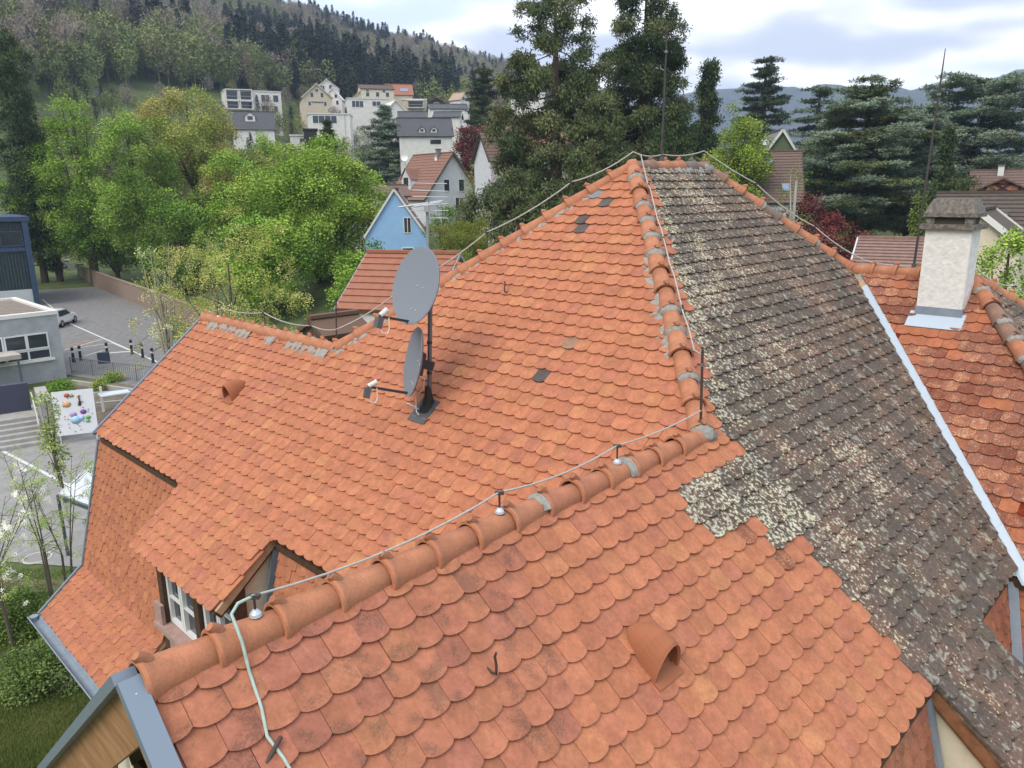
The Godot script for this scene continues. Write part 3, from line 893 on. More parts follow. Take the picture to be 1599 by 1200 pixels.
func build_trim():
	var zinc := surf("zinc", Color.BLACK, Color.BLACK)
	var bright := mat(0.42, 0.49, 0.57, 0.45, 0.2)
	var ca := 1.0 / sqrt(1.0 + TA * TA); var sa := TA * ca
	var barge := StandardMaterial3D.new()
	barge.albedo_texture = plank_texture(Color(0.27, 0.135, 0.06), Color(0.40, 0.225, 0.11))
	barge.roughness = 0.75
	barge.uv1_triplanar = true
	barge.uv1_scale = Vector3(0.9, 0.9, 0.9)
	# valley strip
	var mb := MB.new()
	var n := 7
	for i in n:
		var t0 := float(i) / n; var t1 := float(i + 1) / n + 0.01
		var a: Vector2 = Vector2(7.02, 1.0).lerp(Vector2(3.40, -2.62), t0); var b: Vector2 = Vector2(7.02, 1.0).lerp(Vector2(3.40, -2.62), t1)
		var P := func(q: Vector2, off: float, up: float): return L(q.x + off, q.y - off, (q.x + off - 6.015) * TA + up)
		var lift := 0.045 + 0.004 * (i % 2)
		mb.quad(P.call(a, -0.035, lift + 0.03), P.call(b, -0.035, lift + 0.03), P.call(b, 0.0, lift - 0.012), P.call(a, 0.0, lift - 0.012), Vector3.UP)
		mb.quad(P.call(a, 0.0, lift - 0.012), P.call(b, 0.0, lift - 0.012), P.call(b, 0.075, lift), P.call(a, 0.075, lift), Vector3.UP)
	obj("valley_flashing", mb, bright, house)
	# near verges: zinc caps and barge boards
	for sg in [1.0, -1.0]:
		mb = MB.new()
		mb.bar(L(-6.03, 0.03 * sg, 0.055), L(-6.03, 2.52 * sg, -2.49 * TA + 0.055), 0.105, 0.055)
		obj("verge_flashing", mb, mat(0.20, 0.25, 0.31, 0.5, 0.2), house)
		mb = MB.new()
		mb.bar(L(-6.0, 0.0, -0.175), L(-6.0, 2.5 * sg, -2.5 * TA - 0.175), 0.035, 0.27)
		obj("barge_board", mb, barge, house)
		mb = MB.new()
		mb.bar(L(-5.7, 0.0, -0.14), L(-5.7, 2.45 * sg, -2.45 * TA - 0.14), 0.44, 0.025)
		obj("soffit", mb, surf("soffit", Color(0.07, 0.04, 0.025), Color(0.12, 0.07, 0.04), 1.5, 0.85), house)
	# a screw head on the flashing
	mb = MB.new()
	mb.ball(L(-6.03, -0.11, 0.0) + Vector3(0, 0.012, 0), Vector3(0.016, 0.008, 0.016), 6)
	obj("screw", mb, mat(0.7, 0.72, 0.74, 0.35, 0.6), house)
	# far verge: thin zinc edge down the three slopes
	mb = MB.new()
	var prof := [L(0.02, 12.27, 0.06), L(-2.54, 12.27, -2.54 * TA + 0.05)]
	mb.bar(prof[0], prof[1], 0.05, 0.06)
	obj("verge_flashing", mb, mat(0.20, 0.25, 0.31, 0.5, 0.2), house)
	mb = MB.new()
	mb.bar(L(-2.44, 12.27, -2.2), L(-3.09, 12.27, -4.76), 0.05, 0.06, Vector3(1, 0, 0))
	mb.bar(L(-3.07, 12.27, -4.72), L(-4.0, 12.27, -5.48), 0.05, 0.06)
	obj("verge_flashing", mb, mat(0.20, 0.25, 0.31, 0.5, 0.2), house)
	# gutter at the foot of the left slope
	mb = MB.new()
	var a := L(-4.07, 12.4, -5.55); var b := L(-4.07, 2.8, -5.55)
	var gt := Transform3D(Basis(Vector3(1, 0, 0), (b - a).normalized(), Vector3(0, -1, 0)), a)
	gt.basis.z = gt.basis.x.cross(gt.basis.y)
	var lo := -0.15; var hi := PI + 0.15
	if gt.basis.z.y > 0: lo = PI - 0.15; hi = TAU + 0.15
	var Lg := (b - a).length()
	mb.lathe(gt, [Vector2(0.085, 0.0), Vector2(0.085, Lg)], 10, lo, hi)
	mb.lathe(gt, [Vector2(0.080, Lg), Vector2(0.080, 0.0)], 10, lo, hi)
	mb.tube([a + Vector3(-0.088, 0.014, 0), b + Vector3(-0.088, 0.014, 0)], 0.011, 6)
	mb.tube([a + Vector3(0, -0.08, 0), a + Vector3(0, 0.0, 0)], 0.07, 8)
	mb.slab([L(-3.90, 12.3, -5.47), L(-3.90, 2.8, -5.47), L(-4.0, 2.8, -5.57), L(-4.0, 12.3, -5.57)], Vector3(-0.7, 0.7, 0).normalized(), 0.004)
	obj("gutter", mb, zinc, house)
	# white downpipes by the left wall
	for dv in [0.0, 0.16]:
		mb = MB.new()
		mb.tube([L(-3.75, 10.2 - dv * 3.0, -5.6), L(-3.42, 10.2 - dv * 3.0, -6.0), L(-3.42, 10.2 - dv * 3.0, -10.8)], 0.05, 8)
		obj("downpipe", mb, mat(0.66, 0.62, 0.54, 0.6), house)
	# bay under the near slope: barge boards, cheek, pipe
	for q in [[0.36, 0.43], [1.80, 1.73]]:
		mb = MB.new()
		mb.bar(L(q[0], -2.42, -2.42 * TA - 0.12), L(q[0], -3.40, -3.40 * TA - 0.12), 0.05, 0.11)
		mb.bar(L(q[1], -2.42, -2.42 * TA - 0.21), L(q[1], -3.36, -3.36 * TA - 0.21), 0.09, 0.08)
		obj("bay_barge_board", mb, surf("baywood", Color(0.18, 0.075, 0.035), Color(0.28, 0.13, 0.06), 1.5, 0.75), house)
		mb = MB.new()
		mb.slab([L(q[1], -2.40, -2.40 * TA - 0.25), L(q[1], -3.2, -3.2 * TA - 0.25), L(q[1], -3.2, -4.9), L(q[1], -3.05, -4.9)], Vector3(-1, 0, 0), 0.06)
		obj("bay_cheek", mb, surf("cream", Color.BLACK, Color.BLACK), house)
	mb = MB.new()
	mb.slab([L(0.43, -3.18, -2.9), L(1.73, -3.18, -2.9), L(1.73, -3.18, -4.9), L(0.43, -3.18, -4.9)], Vector3(0, 0, 1), 0.06)
	obj("bay_front", mb, surf("cream", Color.BLACK, Color.BLACK), house)
	mb = MB.new()
	mb.bar(L(0.30, -2.46, -2.22), L(0.30, -3.12, -4.75), 0.10, 0.03, Vector3(0, 0, -1))
	obj("bay_flashing", mb, zinc, house)
	mb = MB.new()
	mb.bar(L(3.44, -2.50, -2.2), L(2.84, -3.10, -4.72), 0.11, 0.02, Vector3(-1, 0, 1).normalized())
	obj("corner_flashing", mb, zinc, house)
	mb = MB.new()
	mb.bar(L(3.46, -2.45, -2.20), L(3.46, -4.0, -2.20), 0.05, 0.09)
	obj("fascia", mb, surf("darkwood", Color.BLACK, Color.BLACK), house)
	# fascia under the main eaves
	for q in [[-2.44, 12.1, -2.44, 8.2], [-2.44, 5.15, -2.44, 2.6], [-5.9, -2.44, 0.3, -2.44], [1.9, -2.44, 3.4, -2.44]]:
		mb = MB.new()
		mb.bar(L(q[0], q[1], -2.17), L(q[2], q[3], -2.17), 0.05, 0.08)
		obj("fascia", mb, surf("darkwood", Color.BLACK, Color.BLACK), house)
	# clay vent tiles
	vent(L(-1.22, 8.83, -1.22 * TA), Vector3(ca, sa, 0), Vector3(-sa, ca, 0), 1.0)
	vent(L(-2.62, -1.28, -1.28 * TA), Vector3(0, sa, -ca), Vector3(0, ca, sa), 1.0)
	# iron ladder hooks
	for q in [["A", 1.33, 4.21], ["B", -3.99, -0.68], ["A", -2.95, 10.0]]:
		var up := Vector3(0, sa, -ca); var nn := Vector3(0, ca, sa); var o := L(q[1], q[2], q[2] * TA)
		if q[0] == "A":
			up = Vector3(ca, sa, 0); nn = Vector3(-sa, ca, 0); o = L(q[1], q[2], q[1] * TA)
			if q[1] < -2.5: continue
		mb = MB.new()
		mb.tube([o - up * 0.02 + nn * 0.03, o - up * 0.06 + nn * 0.045, o - up * 0.085 + nn * 0.075, o - up * 0.05 + nn * 0.12, o - up * 0.01 + nn * 0.15, o + up * 0.0 + nn * 0.18], 0.008, 6)
		obj("roof_hook", mb, mat(0.06, 0.04, 0.035, 0.8), house)

func vent(o: Vector3, up: Vector3, nn: Vector3, sc: float):
	# a hooded clay vent: half cone open towards the eave, on a small tile
	var mb := MB.new()
	mb.col = Color(0.50, 0.19, 0.10)
	var side := up.cross(nn)
	var n := 14
	var rows := [[0.00, 0.135, 0.20], [0.04, 0.135, 0.205], [0.12, 0.132, 0.195], [0.20, 0.128, 0.19], [0.27, 0.115, 0.155], [0.325, 0.09, 0.10], [0.36, 0.06, 0.045], [0.372, 0.04, 0.0]]
	var R := []
	for r in rows:
		var ring := []
		for i in n + 1:
			var a := PI * i / n
			var lip: float = 0.11 * sin(a) * max(0.0, 1.0 - r[0] / 0.25)
			ring.append(o + up * (r[0] + lip) + side * cos(a) * r[1] * sc + nn * (0.04 + sin(a) * r[2] * sc))
		R.append(ring)
	for j in rows.size() - 1:
		for i in n:
			var outw: Vector3 = (R[j][i] - o - nn * 0.04)
			mb.quad(R[j][i], R[j][i + 1], R[j + 1][i + 1], R[j + 1][i], outw)
	# rim thickness and inside
	for i in n:
		var a := PI * i / n; var b := PI * (i + 1) / n
		var ia: Vector3 = o + up * (0.004 + 0.11 * sin(a)) + side * cos(a) * 0.115 + nn * (0.04 + sin(a) * 0.178)
		var ib: Vector3 = o + up * (0.004 + 0.11 * sin(b)) + side * cos(b) * 0.115 + nn * (0.04 + sin(b) * 0.178)
		mb.quad(R[0][i], R[0][i + 1], ib, ia, -up)
		mb.quad(ia, ib, ib + up * 0.16 - nn * 0.03, ia + up * 0.16 - nn * 0.03, -nn)
	var v = obj("vent_hood", mb, clay_mat, house)
	var t := MB.new()
	t.col = Color(0.50, 0.19, 0.10)
	t.slab([o - up * 0.05 - side * 0.14 + nn * 0.050, o - up * 0.05 + side * 0.14 + nn * 0.050, o + up * 0.05 + side * 0.14 + nn * 0.04, o + up * 0.05 - side * 0.14 + nn * 0.04], nn, 0.016)
	obj("base_tile", t, clay_mat, v)

func plank_texture(ca: Color, cb: Color) -> ImageTexture:
	if texs.has("plank"): return texs["plank"]
	var n := 256
	var fn := FastNoiseLite.new(); fn.seed = 9; fn.frequency = 0.02; fn.fractal_octaves = 4
	var d := PackedByteArray(); d.resize(n * n * 3)
	for y in n:
		for x in n:
			var t: float = clamp(0.5 + 0.9 * fn.get_noise_2d(x * 0.35, y * 2.2) + 0.3 * fn.get_noise_2d(x * 0.9 + 500, y * 9.0), 0.0, 1.0)
			var c := srgb(ca.lerp(cb, t))
			var i := (y * n + x) * 3
			d[i] = int(c.r * 255); d[i + 1] = int(c.g * 255); d[i + 2] = int(c.b * 255)
	texs["plank"] = ImageTexture.create_from_image(Image.create_from_data(n, n, false, Image.FORMAT_RGB8, d))
	return texs["plank"]
# ---------------------------------------------------------------- things fixed on the roof
func HW(u, v, w) -> Vector3: return house.transform * L(u, v, w)

func build_fittings():
	satellite()
	rods()
	cables()

func dish(parent, c: Vector3, n: Vector3, rw: float, rh: float, lnb: Vector3, mast: Vector3):
	var grey := mat(0.22, 0.24, 0.285, 0.5)
	var dark := mat(0.035, 0.037, 0.042, 0.6)
	n = n.normalized()
	var x := Vector3.UP.cross(n).normalized()
	var y := n.cross(x)
	var mb := MB.new()
	var prof := []; var prof2 := []
	for i in 9:
		var t := i / 8.0
		prof.append(Vector2(t, t * t * 0.085))
	prof.append(Vector2(1.02, 0.078)); prof.append(Vector2(1.0, 0.06))
	for i in 9:
		var t := 1.0 - i / 8.0
		prof.append(Vector2(t * 0.99, t * t * 0.085 - 0.012))
	# lathe axis along n: local y = n
	var T := Transform3D(Basis(x * rw, n, -y * rh), c - n * 0.05)
	mb.lathe(T, prof, 32)
	var d = obj("dish", mb, grey, parent)
	for q in [[-0.14, 0.02], [0.14, -0.02], [-0.10, -0.60], [0.12, -0.62]]:
		var b := MB.new()
		var pos: Vector3 = c - n * 0.05 + x * q[0] * rw + y * q[1] * rh + n * ((q[0] * q[0] + q[1] * q[1]) * 0.085 + 0.004)
		b.ball(pos, Vector3.ONE * 0.008, 5)
		obj("bolt", b, mat(0.7, 0.7, 0.7, 0.4, 0.5), d)
	var a := MB.new()
	var foot := c - y * rh * 0.93 + n * 0.03
	a.bar(foot - n * 0.02, lnb, 0.028, 0.028)
	obj("feed_arm", a, dark, parent)
	# feed horn and its bracket
	a = MB.new()
	var back := (c - lnb).normalized()
	a.tube([lnb + back * 0.01, lnb + back * 0.10], [0.028, 0.032], 10)
	a.tube([lnb + back * 0.10, lnb + back * 0.12], [0.036, 0.034], 10)
	obj("feed_horn", a, mat(0.62, 0.62, 0.60, 0.5), parent)
	a = MB.new()
	a.box(Transform3D(Basis(x, y, n), lnb - Vector3(0.01, 0.07, 0)), Vector3(0.07, 0.12, 0.07))
	obj("converter_box", a, mat(0.10, 0.11, 0.125, 0.55), parent)
	a = MB.new()
	var p0 := lnb - Vector3(0, 0.12, 0)
	a.tube([p0, p0 + Vector3(0.03, -0.06, 0.02), p0 + Vector3(0.08, -0.07, 0.0), p0 + Vector3(0.10, -0.02, -0.02), lnb + Vector3(0.10, -0.02, -0.02)], 0.006, 6)
	obj("coax_cable", a, mat(0.75, 0.74, 0.70, 0.6), parent)
	# bracket to the mast
	a = MB.new()
	a.bar(c - n * 0.06, mast, 0.07, 0.10)
	a.box(Transform3D(Basis(x, y, n), c - n * 0.075), Vector3(0.22, 0.26, 0.03))
	obj("bracket", a, dark, parent)

func satellite():
	var base := HW(-0.46, 4.13, -0.46 * TA)
	var t = thing("satellite_antenna", "grey mast carrying two grey satellite dishes on the orange tiles", "antenna", Vector3.ZERO)
	var d0 := Vector2(base.x, base.z).length()
	var top := at(672, 455, d0)
	var dark := mat(0.045, 0.048, 0.055, 0.55)
	var mb := MB.new()
	var m1 := base + (top - base) * 0.22
	mb.tube([base - Vector3(0, 0.1, 0), top + Vector3(0, 0.02, 0)], 0.026, 12)
	obj("mast", mb, mat(0.14, 0.15, 0.165, 0.45, 0.3), t)
	for f in [0.30, 0.56, 0.86]:
		mb = MB.new()
		var q := base.lerp(top, f)
		mb.tube([q, q + Vector3(0, 0.03, 0)], 0.031, 12)
		obj("clamp_band", mb, mat(0.03, 0.03, 0.033, 0.6), t)
	# flashing boot
	mb = MB.new()
	mb.tube([base - Vector3(0, 0.02, 0), base + Vector3(0, 0.05, 0), base + Vector3(0, 0.14, 0), base + Vector3(0, 0.27, 0)], [0.13, 0.085, 0.05, 0.034], 12)
	obj("boot", mb, mat(0.022, 0.022, 0.025, 0.6), t)
	mb = MB.new()
	var ca := 1.0 / sqrt(1.0 + TA * TA); var sa := TA * ca
	var R: Basis = house.transform.basis
	var up := R * Vector3(ca, sa, 0); var nn := R * Vector3(-sa, ca, 0); var sd := R * Vector3(0, 0, 1)
	var o := base + nn * 0.045
	mb.slab([o - up * 0.24 - sd * 0.15, o - up * 0.24 + sd * 0.15, o + up * 0.1 + sd * 0.15, o + up * 0.1 - sd * 0.15], nn, 0.006)
	obj("flashing_plate", mb, mat(0.07, 0.075, 0.085, 0.6), t)
	# coil of cable at the foot
	mb = MB.new()
	var coil := []
	for i in 40:
		var a := TAU * i / 12.0
		coil.append(base - up * 0.1 + nn * (0.11 + 0.10 * cos(a) + 0.0006 * i) + sd * (-0.09 + 0.045 * sin(a) + 0.002 * sin(i * 1.7)) - up * 0.03 * cos(a))
	mb.tube(coil, 0.006, 5)
	mb.tube([base + Vector3(-0.03, 0.4, 0.03), base + Vector3(-0.05, 0.25, 0.06), base + nn * 0.2 - sd * 0.08, base + nn * 0.1 - sd * 0.02 - up * 0.14, base + nn * 0.08 + sd * 0.03 - up * 0.16], 0.005, 5)
	obj("cable_coil", mb, mat(0.66, 0.65, 0.62, 0.6), t)
	var c1 := at(651, 447, d0 - 0.10)
	dish(t, c1, Vector3(-0.68, 0.30, 0.66), 0.395, 0.435, at(592, 494, d0 - 0.42), at(672, 450, d0))
	var c2 := at(648, 566, d0 - 0.03)
	dish(t, c2, Vector3(-0.90, 0.22, 0.30), 0.38, 0.40, at(574, 604, d0 - 0.12), at(677, 572, d0))

func rod(called, label, base: Vector3, top: Vector3, r: float, col: StandardMaterial3D, tip := true):
	var t = thing(called, label, "lightning rod", Vector3.ZERO)
	var mb := MB.new()
	mb.tube([base, base.lerp(top, 0.5), base.lerp(top, 0.82), top], [r, r * 0.9, r * 0.75, r * 0.3] if tip else [r, r, r, r], 8)
	obj("rod", mb, col, t)
	mb = MB.new()
	mb.tube([base, base + (top - base).normalized() * 0.10], r * 1.9, 8)
	obj("socket", mb, mat(0.10, 0.10, 0.10, 0.6), t)
	mb = MB.new()
	var q := base.lerp(top, 0.8)
	mb.tube([q, q + (top - base).normalized() * 0.03], r * 1.5, 8)
	obj("clamp", mb, mat(0.25, 0.25, 0.25, 0.5, 0.5), t)

func rods():
	var rust := mat(0.07, 0.045, 0.038, 0.75)
	var iron := mat(0.06, 0.055, 0.052, 0.7)
	rod("lightning_rod", "short rusty rod where the near ridge meets the front hip", HW(0.0, 0.02, 0.06), HW(-0.08, 0.0, 0.98), 0.012, rust, false)
	rod("lightning_rod", "tall thin rod standing on the mossy top ridge of the roof", HW(4.42, 3.594, 3.05), HW(4.45, 3.594, 5.26), 0.016, iron)
	rod("lightning_rod", "short rusty rod in the dip between far wing ridge and main roof", HW(0, 7.14, 0.05), HW(0.03, 7.10, 0.88), 0.011, rust, false)
	rod("lightning_rod", "tall tapering rod rising from behind the white chimney", HW(7.4, 0.28, 1.2), HW(7.4, 0.19, 4.80), 0.018, iron)

func sag(a: Vector3, b: Vector3, s: float, n := 8) -> Array:
	var o := []
	for i in n:
		var t := float(i) / n
		o.append(a.lerp(b, t) - Vector3(0, s * 4.0 * t * (1.0 - t), 0))
	return o

func stand(parent, q: Vector3, foot: Vector3):
	var t := MB.new()
	t.tube([foot, q], 0.007, 6)
	t.bar(q - Vector3(0.03, 0.004, 0), q + Vector3(0.03, -0.004, 0), 0.03, 0.02)
	var o = obj("stand", t, mat(0.05, 0.045, 0.045, 0.7), parent)
	var b := MB.new()
	b.lathe(Transform3D(Basis(), foot - Vector3(0, 0.006, 0)), [Vector2(0.034, 0.0), Vector2(0.03, 0.016), Vector2(0.014, 0.034), Vector2(0.0, 0.04)], 10)
	obj("stand_foot", b, mat(0.55, 0.60, 0.66, 0.4, 0.3), o)

func cables():
	var grey := surf("wire", Color(0.34, 0.33, 0.31), Color(0.48, 0.47, 0.44), 4.0, 0.6)
	var green := surf("verdigris", Color(0.30, 0.42, 0.36), Color(0.46, 0.56, 0.50), 5.0, 0.7)
	# 1: along the near ridge on stands
	var t = thing("lightning_conductor", "wire held on stands above the near ridge, running down the tiles", "cable")
	var st := [HW(-1.55, 0, 0.28), HW(-3.13, 0, 0.28), HW(-5.26, 0, 0.24)]
	var path := []
	path += sag(HW(-0.05, 0, 0.30), st[0], 0.03)
	path += sag(st[0], st[1], 0.05)
	var mb := MB.new()
	path += sag(st[1], st[2], 0.07); path.append(st[2])
	mb.tube(path, 0.0075, 6)
	obj("wire", mb, grey, t)
	mb = MB.new()
	var down := [st[2], HW(-5.36, 0.01, 0.225), HW(-5.42, -0.02, 0.19), HW(-5.43, -0.09, 0.145), HW(-5.43, -0.15, 0.06)]
	for q in [[-5.43, -0.20], [-5.44, -0.26], [-5.46, -0.38], [-5.50, -0.50], [-5.47, -0.62], [-5.45, -0.9], [-5.5, -1.4], [-5.5, -2.5]]: down.append(HW(q[0], q[1], q[1] * TA + 0.065))
	mb.tube(down, 0.0085, 8)
	obj("wire", mb, green, t).set_meta("label", "green weathered end of the wire lying on the tiles")
	for i in 3: stand(t, st[i], HW([-1.55, -3.13, -5.26][i], 0, 0.11))
	mb = MB.new()
	mb.tube([HW(-5.60, -0.60, -0.60 * TA + 0.03), HW(-5.44, -0.55, -0.55 * TA + 0.10)], 0.011, 6)
	obj("wire_clip", mb, mat(0.08, 0.05, 0.04, 0.8), t)
	# 2: along the front hip
	t = thing("lightning_conductor", "wire lying along the front hip from the short rod up to the peak", "cable")
	path = [HW(-0.07, 0, 0.92)]
	for i in 14:
		var f := 0.2 + 0.8 * i / 13.0
		path.append(HW(3.594 * f + 0.09, 3.594 * f - 0.09, 2.993 * f + 0.15 + 0.03 * sin(i * 2.1)))
	path.append(HW(3.6, 3.6, 3.22))
	mb = MB.new(); mb.tube(path, 0.0085, 6)
	obj("wire", mb, grey, t)
	for f in [0.34, 0.6, 0.85]:
		mb = MB.new()
		mb.bar(HW(3.594 * f + 0.09, 3.594 * f - 0.09, 2.993 * f + 0.18), HW(3.594 * f + 0.10, 3.594 * f - 0.14, 2.993 * f - 0.02), 0.03, 0.012)
		obj("wire_clip", mb, mat(0.06, 0.06, 0.06, 0.7), t)
	# 3: from the peak down the rear hip to the far wing
	t = thing("lightning_conductor", "wire sagging from the peak down the rear hip to the far wing", "cable")
	var H := func(f, up): return HW(3.594 * f, 7.112 - 3.518 * f, 2.993 * f + up)
	var sp := [HW(3.6, 3.6, 3.22), H.call(0.80, 0.36), H.call(0.52, 0.40), H.call(0.22, 0.34), HW(0.0, 7.13, 0.34)]
	path = []
	for i in 4: path += sag(sp[i], sp[i + 1], 0.05)
	var s2 := [HW(0, 7.9, 0.32), HW(0, 9.6, 0.38), HW(0, 11.6, 0.30)]
	path += sag(sp[4], s2[0], 0.03); path += sag(s2[0], s2[1], 0.06); path += sag(s2[1], s2[2], 0.05); path.append(HW(0, 12.1, 0.12))
	mb = MB.new(); mb.tube(path, 0.009, 6)
	obj("wire", mb, grey, t)
	for i in [1, 2, 3]: stand(t, sp[i], H.call([0.8, 0.52, 0.22][i - 1], 0.08))
	stand(t, s2[0], HW(0, 7.9, 0.08)); stand(t, s2[1], HW(0, 9.6, 0.08)); stand(t, s2[2], HW(0, 11.6, 0.08))
	# 4: along the top ridge and down the right hip to the chimney wing
	t = thing("lightning_conductor", "wire over the mossy top ridge and down the right hip", "cable")
	var J := func(f, up): return HW(lerp(5.8, 7.4, f), lerp(3.594, 1.38, f), lerp(2.993, 1.15, f) + up)
	sp = [HW(3.6, 3.6, 3.22), HW(4.45, 3.594, 3.20), J.call(0.0, 0.30), J.call(0.35, 0.36), J.call(0.75, 0.32), HW(7.4, 1.1, 1.32), HW(7.4, 0.1, 1.28)]
	path = []
	for i in 6: path += sag(sp[i], sp[i + 1], [0.04, 0.04, 0.02, 0.05, 0.04, 0.03][i])
	path.append(sp[6])
	mb = MB.new(); mb.tube(path, 0.009, 6)
	obj("wire", mb, grey, t)
	stand(t, sp[3], J.call(0.35, 0.07)); stand(t, sp[4], J.call(0.75, 0.07))
	t = thing("lightning_conductor", "green wire beyond the chimney over the rear hip of its wing", "cable")
	mb = MB.new()
	path = sag(HW(7.4, -0.70, 1.28), HW(8.0, -1.15, 0.98), 0.06); path += sag(HW(8.0, -1.15, 0.98), HW(9.5, -2.4, -0.1), 0.05); path.append(HW(9.5, -2.4, -0.1))
	mb.tube(path, 0.009, 6)
	obj("wire", mb, green, t)
	stand(t, HW(8.0, -1.15, 0.98), HW(8.0, -1.15, 0.75))
# ---------------------------------------------------------------- terrain, roads, far hills
func build_land():
	var mb := MB.new()
	var dist := [0.0, 8, 16, 24, 32, 40, 48, 55, 62, 70, 80, 92, 106, 122, 140, 160, 185, 215, 250, 290, 335, 385, 440, 500, 560, 620, 680, 740, 800, 900, 1050, 1300, 1700, 2300]
	var nseg := 144
	var P := func(i, j):
		var a: float = TAU * j / nseg
		var x: float = sin(a) * dist[i]; var z: float = -cos(a) * dist[i]
		return Vector3(x, ground_y(x, z) - 0.02, z)
	for i in dist.size() - 1:
		for j in nseg:
			mb.quad(P.call(i, j), P.call(i, j + 1), P.call(i + 1, j + 1), P.call(i + 1, j), Vector3.UP)
	var m := surf("meadow", Color(0.045, 0.075, 0.018), Color(0.10, 0.13, 0.035), 0.06, 0.95, 0.03, 0.0, 2.2)
	m.uv1_world_triplanar = true
	struct("ground", mb, m)
	# lawn by the house: coarse turf sheet, then blades as ground cover
	var asphalt := surf("asphalt", Color(0.15, 0.148, 0.145), Color(0.22, 0.215, 0.21), 0.25, 0.9, 0.02)
	# street and yard: one sheet following the pixels of its outline on flat ground
	var yard := []
	for q in [[-60, 690], [150, 668], [330, 640], [430, 800], [300, 900], [-60, 872]]:
		yard.append(on_ground(q[0], q[1]) + Vector3(0, 0.006, 0))
	mb = MB.new(); mb.slab(yard, Vector3.UP, 0.004)
	struct("yard", mb, surf("yardasphalt", Color(0.23, 0.225, 0.22), Color(0.30, 0.295, 0.285), 0.25, 0.9, 0.02))
	var street := []
	for q in [[100, 585], [300, 618], [420, 560], [300, 500], [200, 455], [130, 420], [62, 385], [-60, 352], [-60, 480], [60, 478], [90, 510]]:
		street.append(on_ground(q[0], q[1]) + Vector3(0, 0.006, 0))
	mb = MB.new(); mb.slab(street, Vector3.UP, 0.004)
	struct("road", mb, asphalt)
	# painted lines
	var white := surf("roadpaint", Color(0.52, 0.52, 0.50), Color(0.68, 0.68, 0.66), 1.0, 0.8)
	for q in [[0, 703, 170, 792, 0.14], [66, 468, 112, 507, 0.14], [112, 507, 300, 590, 0.14], [100, 547, 160, 530, 0.1], [125, 543, 176, 536, 0.1], [176, 536, 206, 549, 0.12], [150, 553, 206, 549, 0.3], [132, 556, 160, 548, 0.1]]:
		mb = MB.new()
		var a := on_ground(q[0], q[1]) + Vector3(0, 0.011, 0); var b := on_ground(q[2], q[3]) + Vector3(0, 0.011, 0)
		mb.bar(a, b, q[4], 0.004)
		struct("road_marking", mb, white)
	for q in [[104, 540, 158, 529, Color(0.5, 0.25, 0.10)], [100, 544, 140, 533, Color(0.45, 0.2, 0.16)]]:
		mb = MB.new()
		mb.bar(on_ground(q[0], q[1]) + Vector3(0, 0.016, 0), on_ground(q[2], q[3]) + Vector3(0, 0.016, 0), 0.12, 0.004)
		struct("road_marking", mb, mat(q[4].r, q[4].g, q[4].b))
	# drive in the park on the right
	var drive := []
	for q in [[1360, 400], [1424, 330], [1450, 322], [1405, 318], [1385, 330], [1372, 345], [1300, 400]]:
		var g := on_ground(q[0], q[1], 1.2)
		drive.append(Vector3(g.x, 0, g.z))
	mb = MB.new()
	for i in drive.size():
		drive[i].y = 1.25
	mb.slab(drive, Vector3.UP, 0.01)
	struct("park_drive", mb, surf("gravel", Color(0.27, 0.26, 0.24), Color(0.35, 0.33, 0.31), 0.1, 0.95))
	# distant range
	for lay_ in [[1500.0, 0.92, 61, 0.0], [1950.0, 1.0, 67, 0.0]]:
		mb = MB.new()
		var fn := FastNoiseLite.new(); fn.seed = lay_[2]; fn.frequency = 0.9; fn.fractal_octaves = 5
		var prev := []
		var n := 160
		for i in n + 1:
			var a := deg_to_rad(-14.0 + 74.0 * i / n)
			var d: float = lay_[0]
			var crest := ramp([[-14, 0.02], [2, 0.05], [10, 0.105], [16, 0.117], [20, 0.112], [27, 0.100], [34, 0.120], [44, 0.13], [60, 0.1]], rad_to_deg(a))
			var h: float = (crest + 0.010 * fn.get_noise_1d(i * 0.12)) * d * (1.0 if lay_[0] > 1600 else 0.60) + 11.0
			var s := Vector3(sin(a), 0, -cos(a))
			var row := []
			for k in 9:
				var f := k / 8.0
				var hh := h * (1.0 - pow(1.0 - f, 1.6)) * (1.0 + 0.10 * fn.get_noise_2d(i * 0.5, k * 3.0) * (1.0 - f))
				row.append(s * (d - 350.0 * (1.0 - f)) + Vector3(0, hh - 20.0 * (1.0 - f), 0))
			row.append(s * (d + 300.0) + Vector3(0, -50, 0))
			if prev.size():
				for k in 9: mb.quad(prev[k], prev[k + 1], row[k + 1], row[k], Vector3.UP)
			prev = row
		var hm := surf("farwood", Color(0.035, 0.05, 0.045), Color(0.06, 0.075, 0.06), 0.003, 0.98, 0.03)
		hm.uv1_world_triplanar = true
		struct("distant_hills", mb, hm)
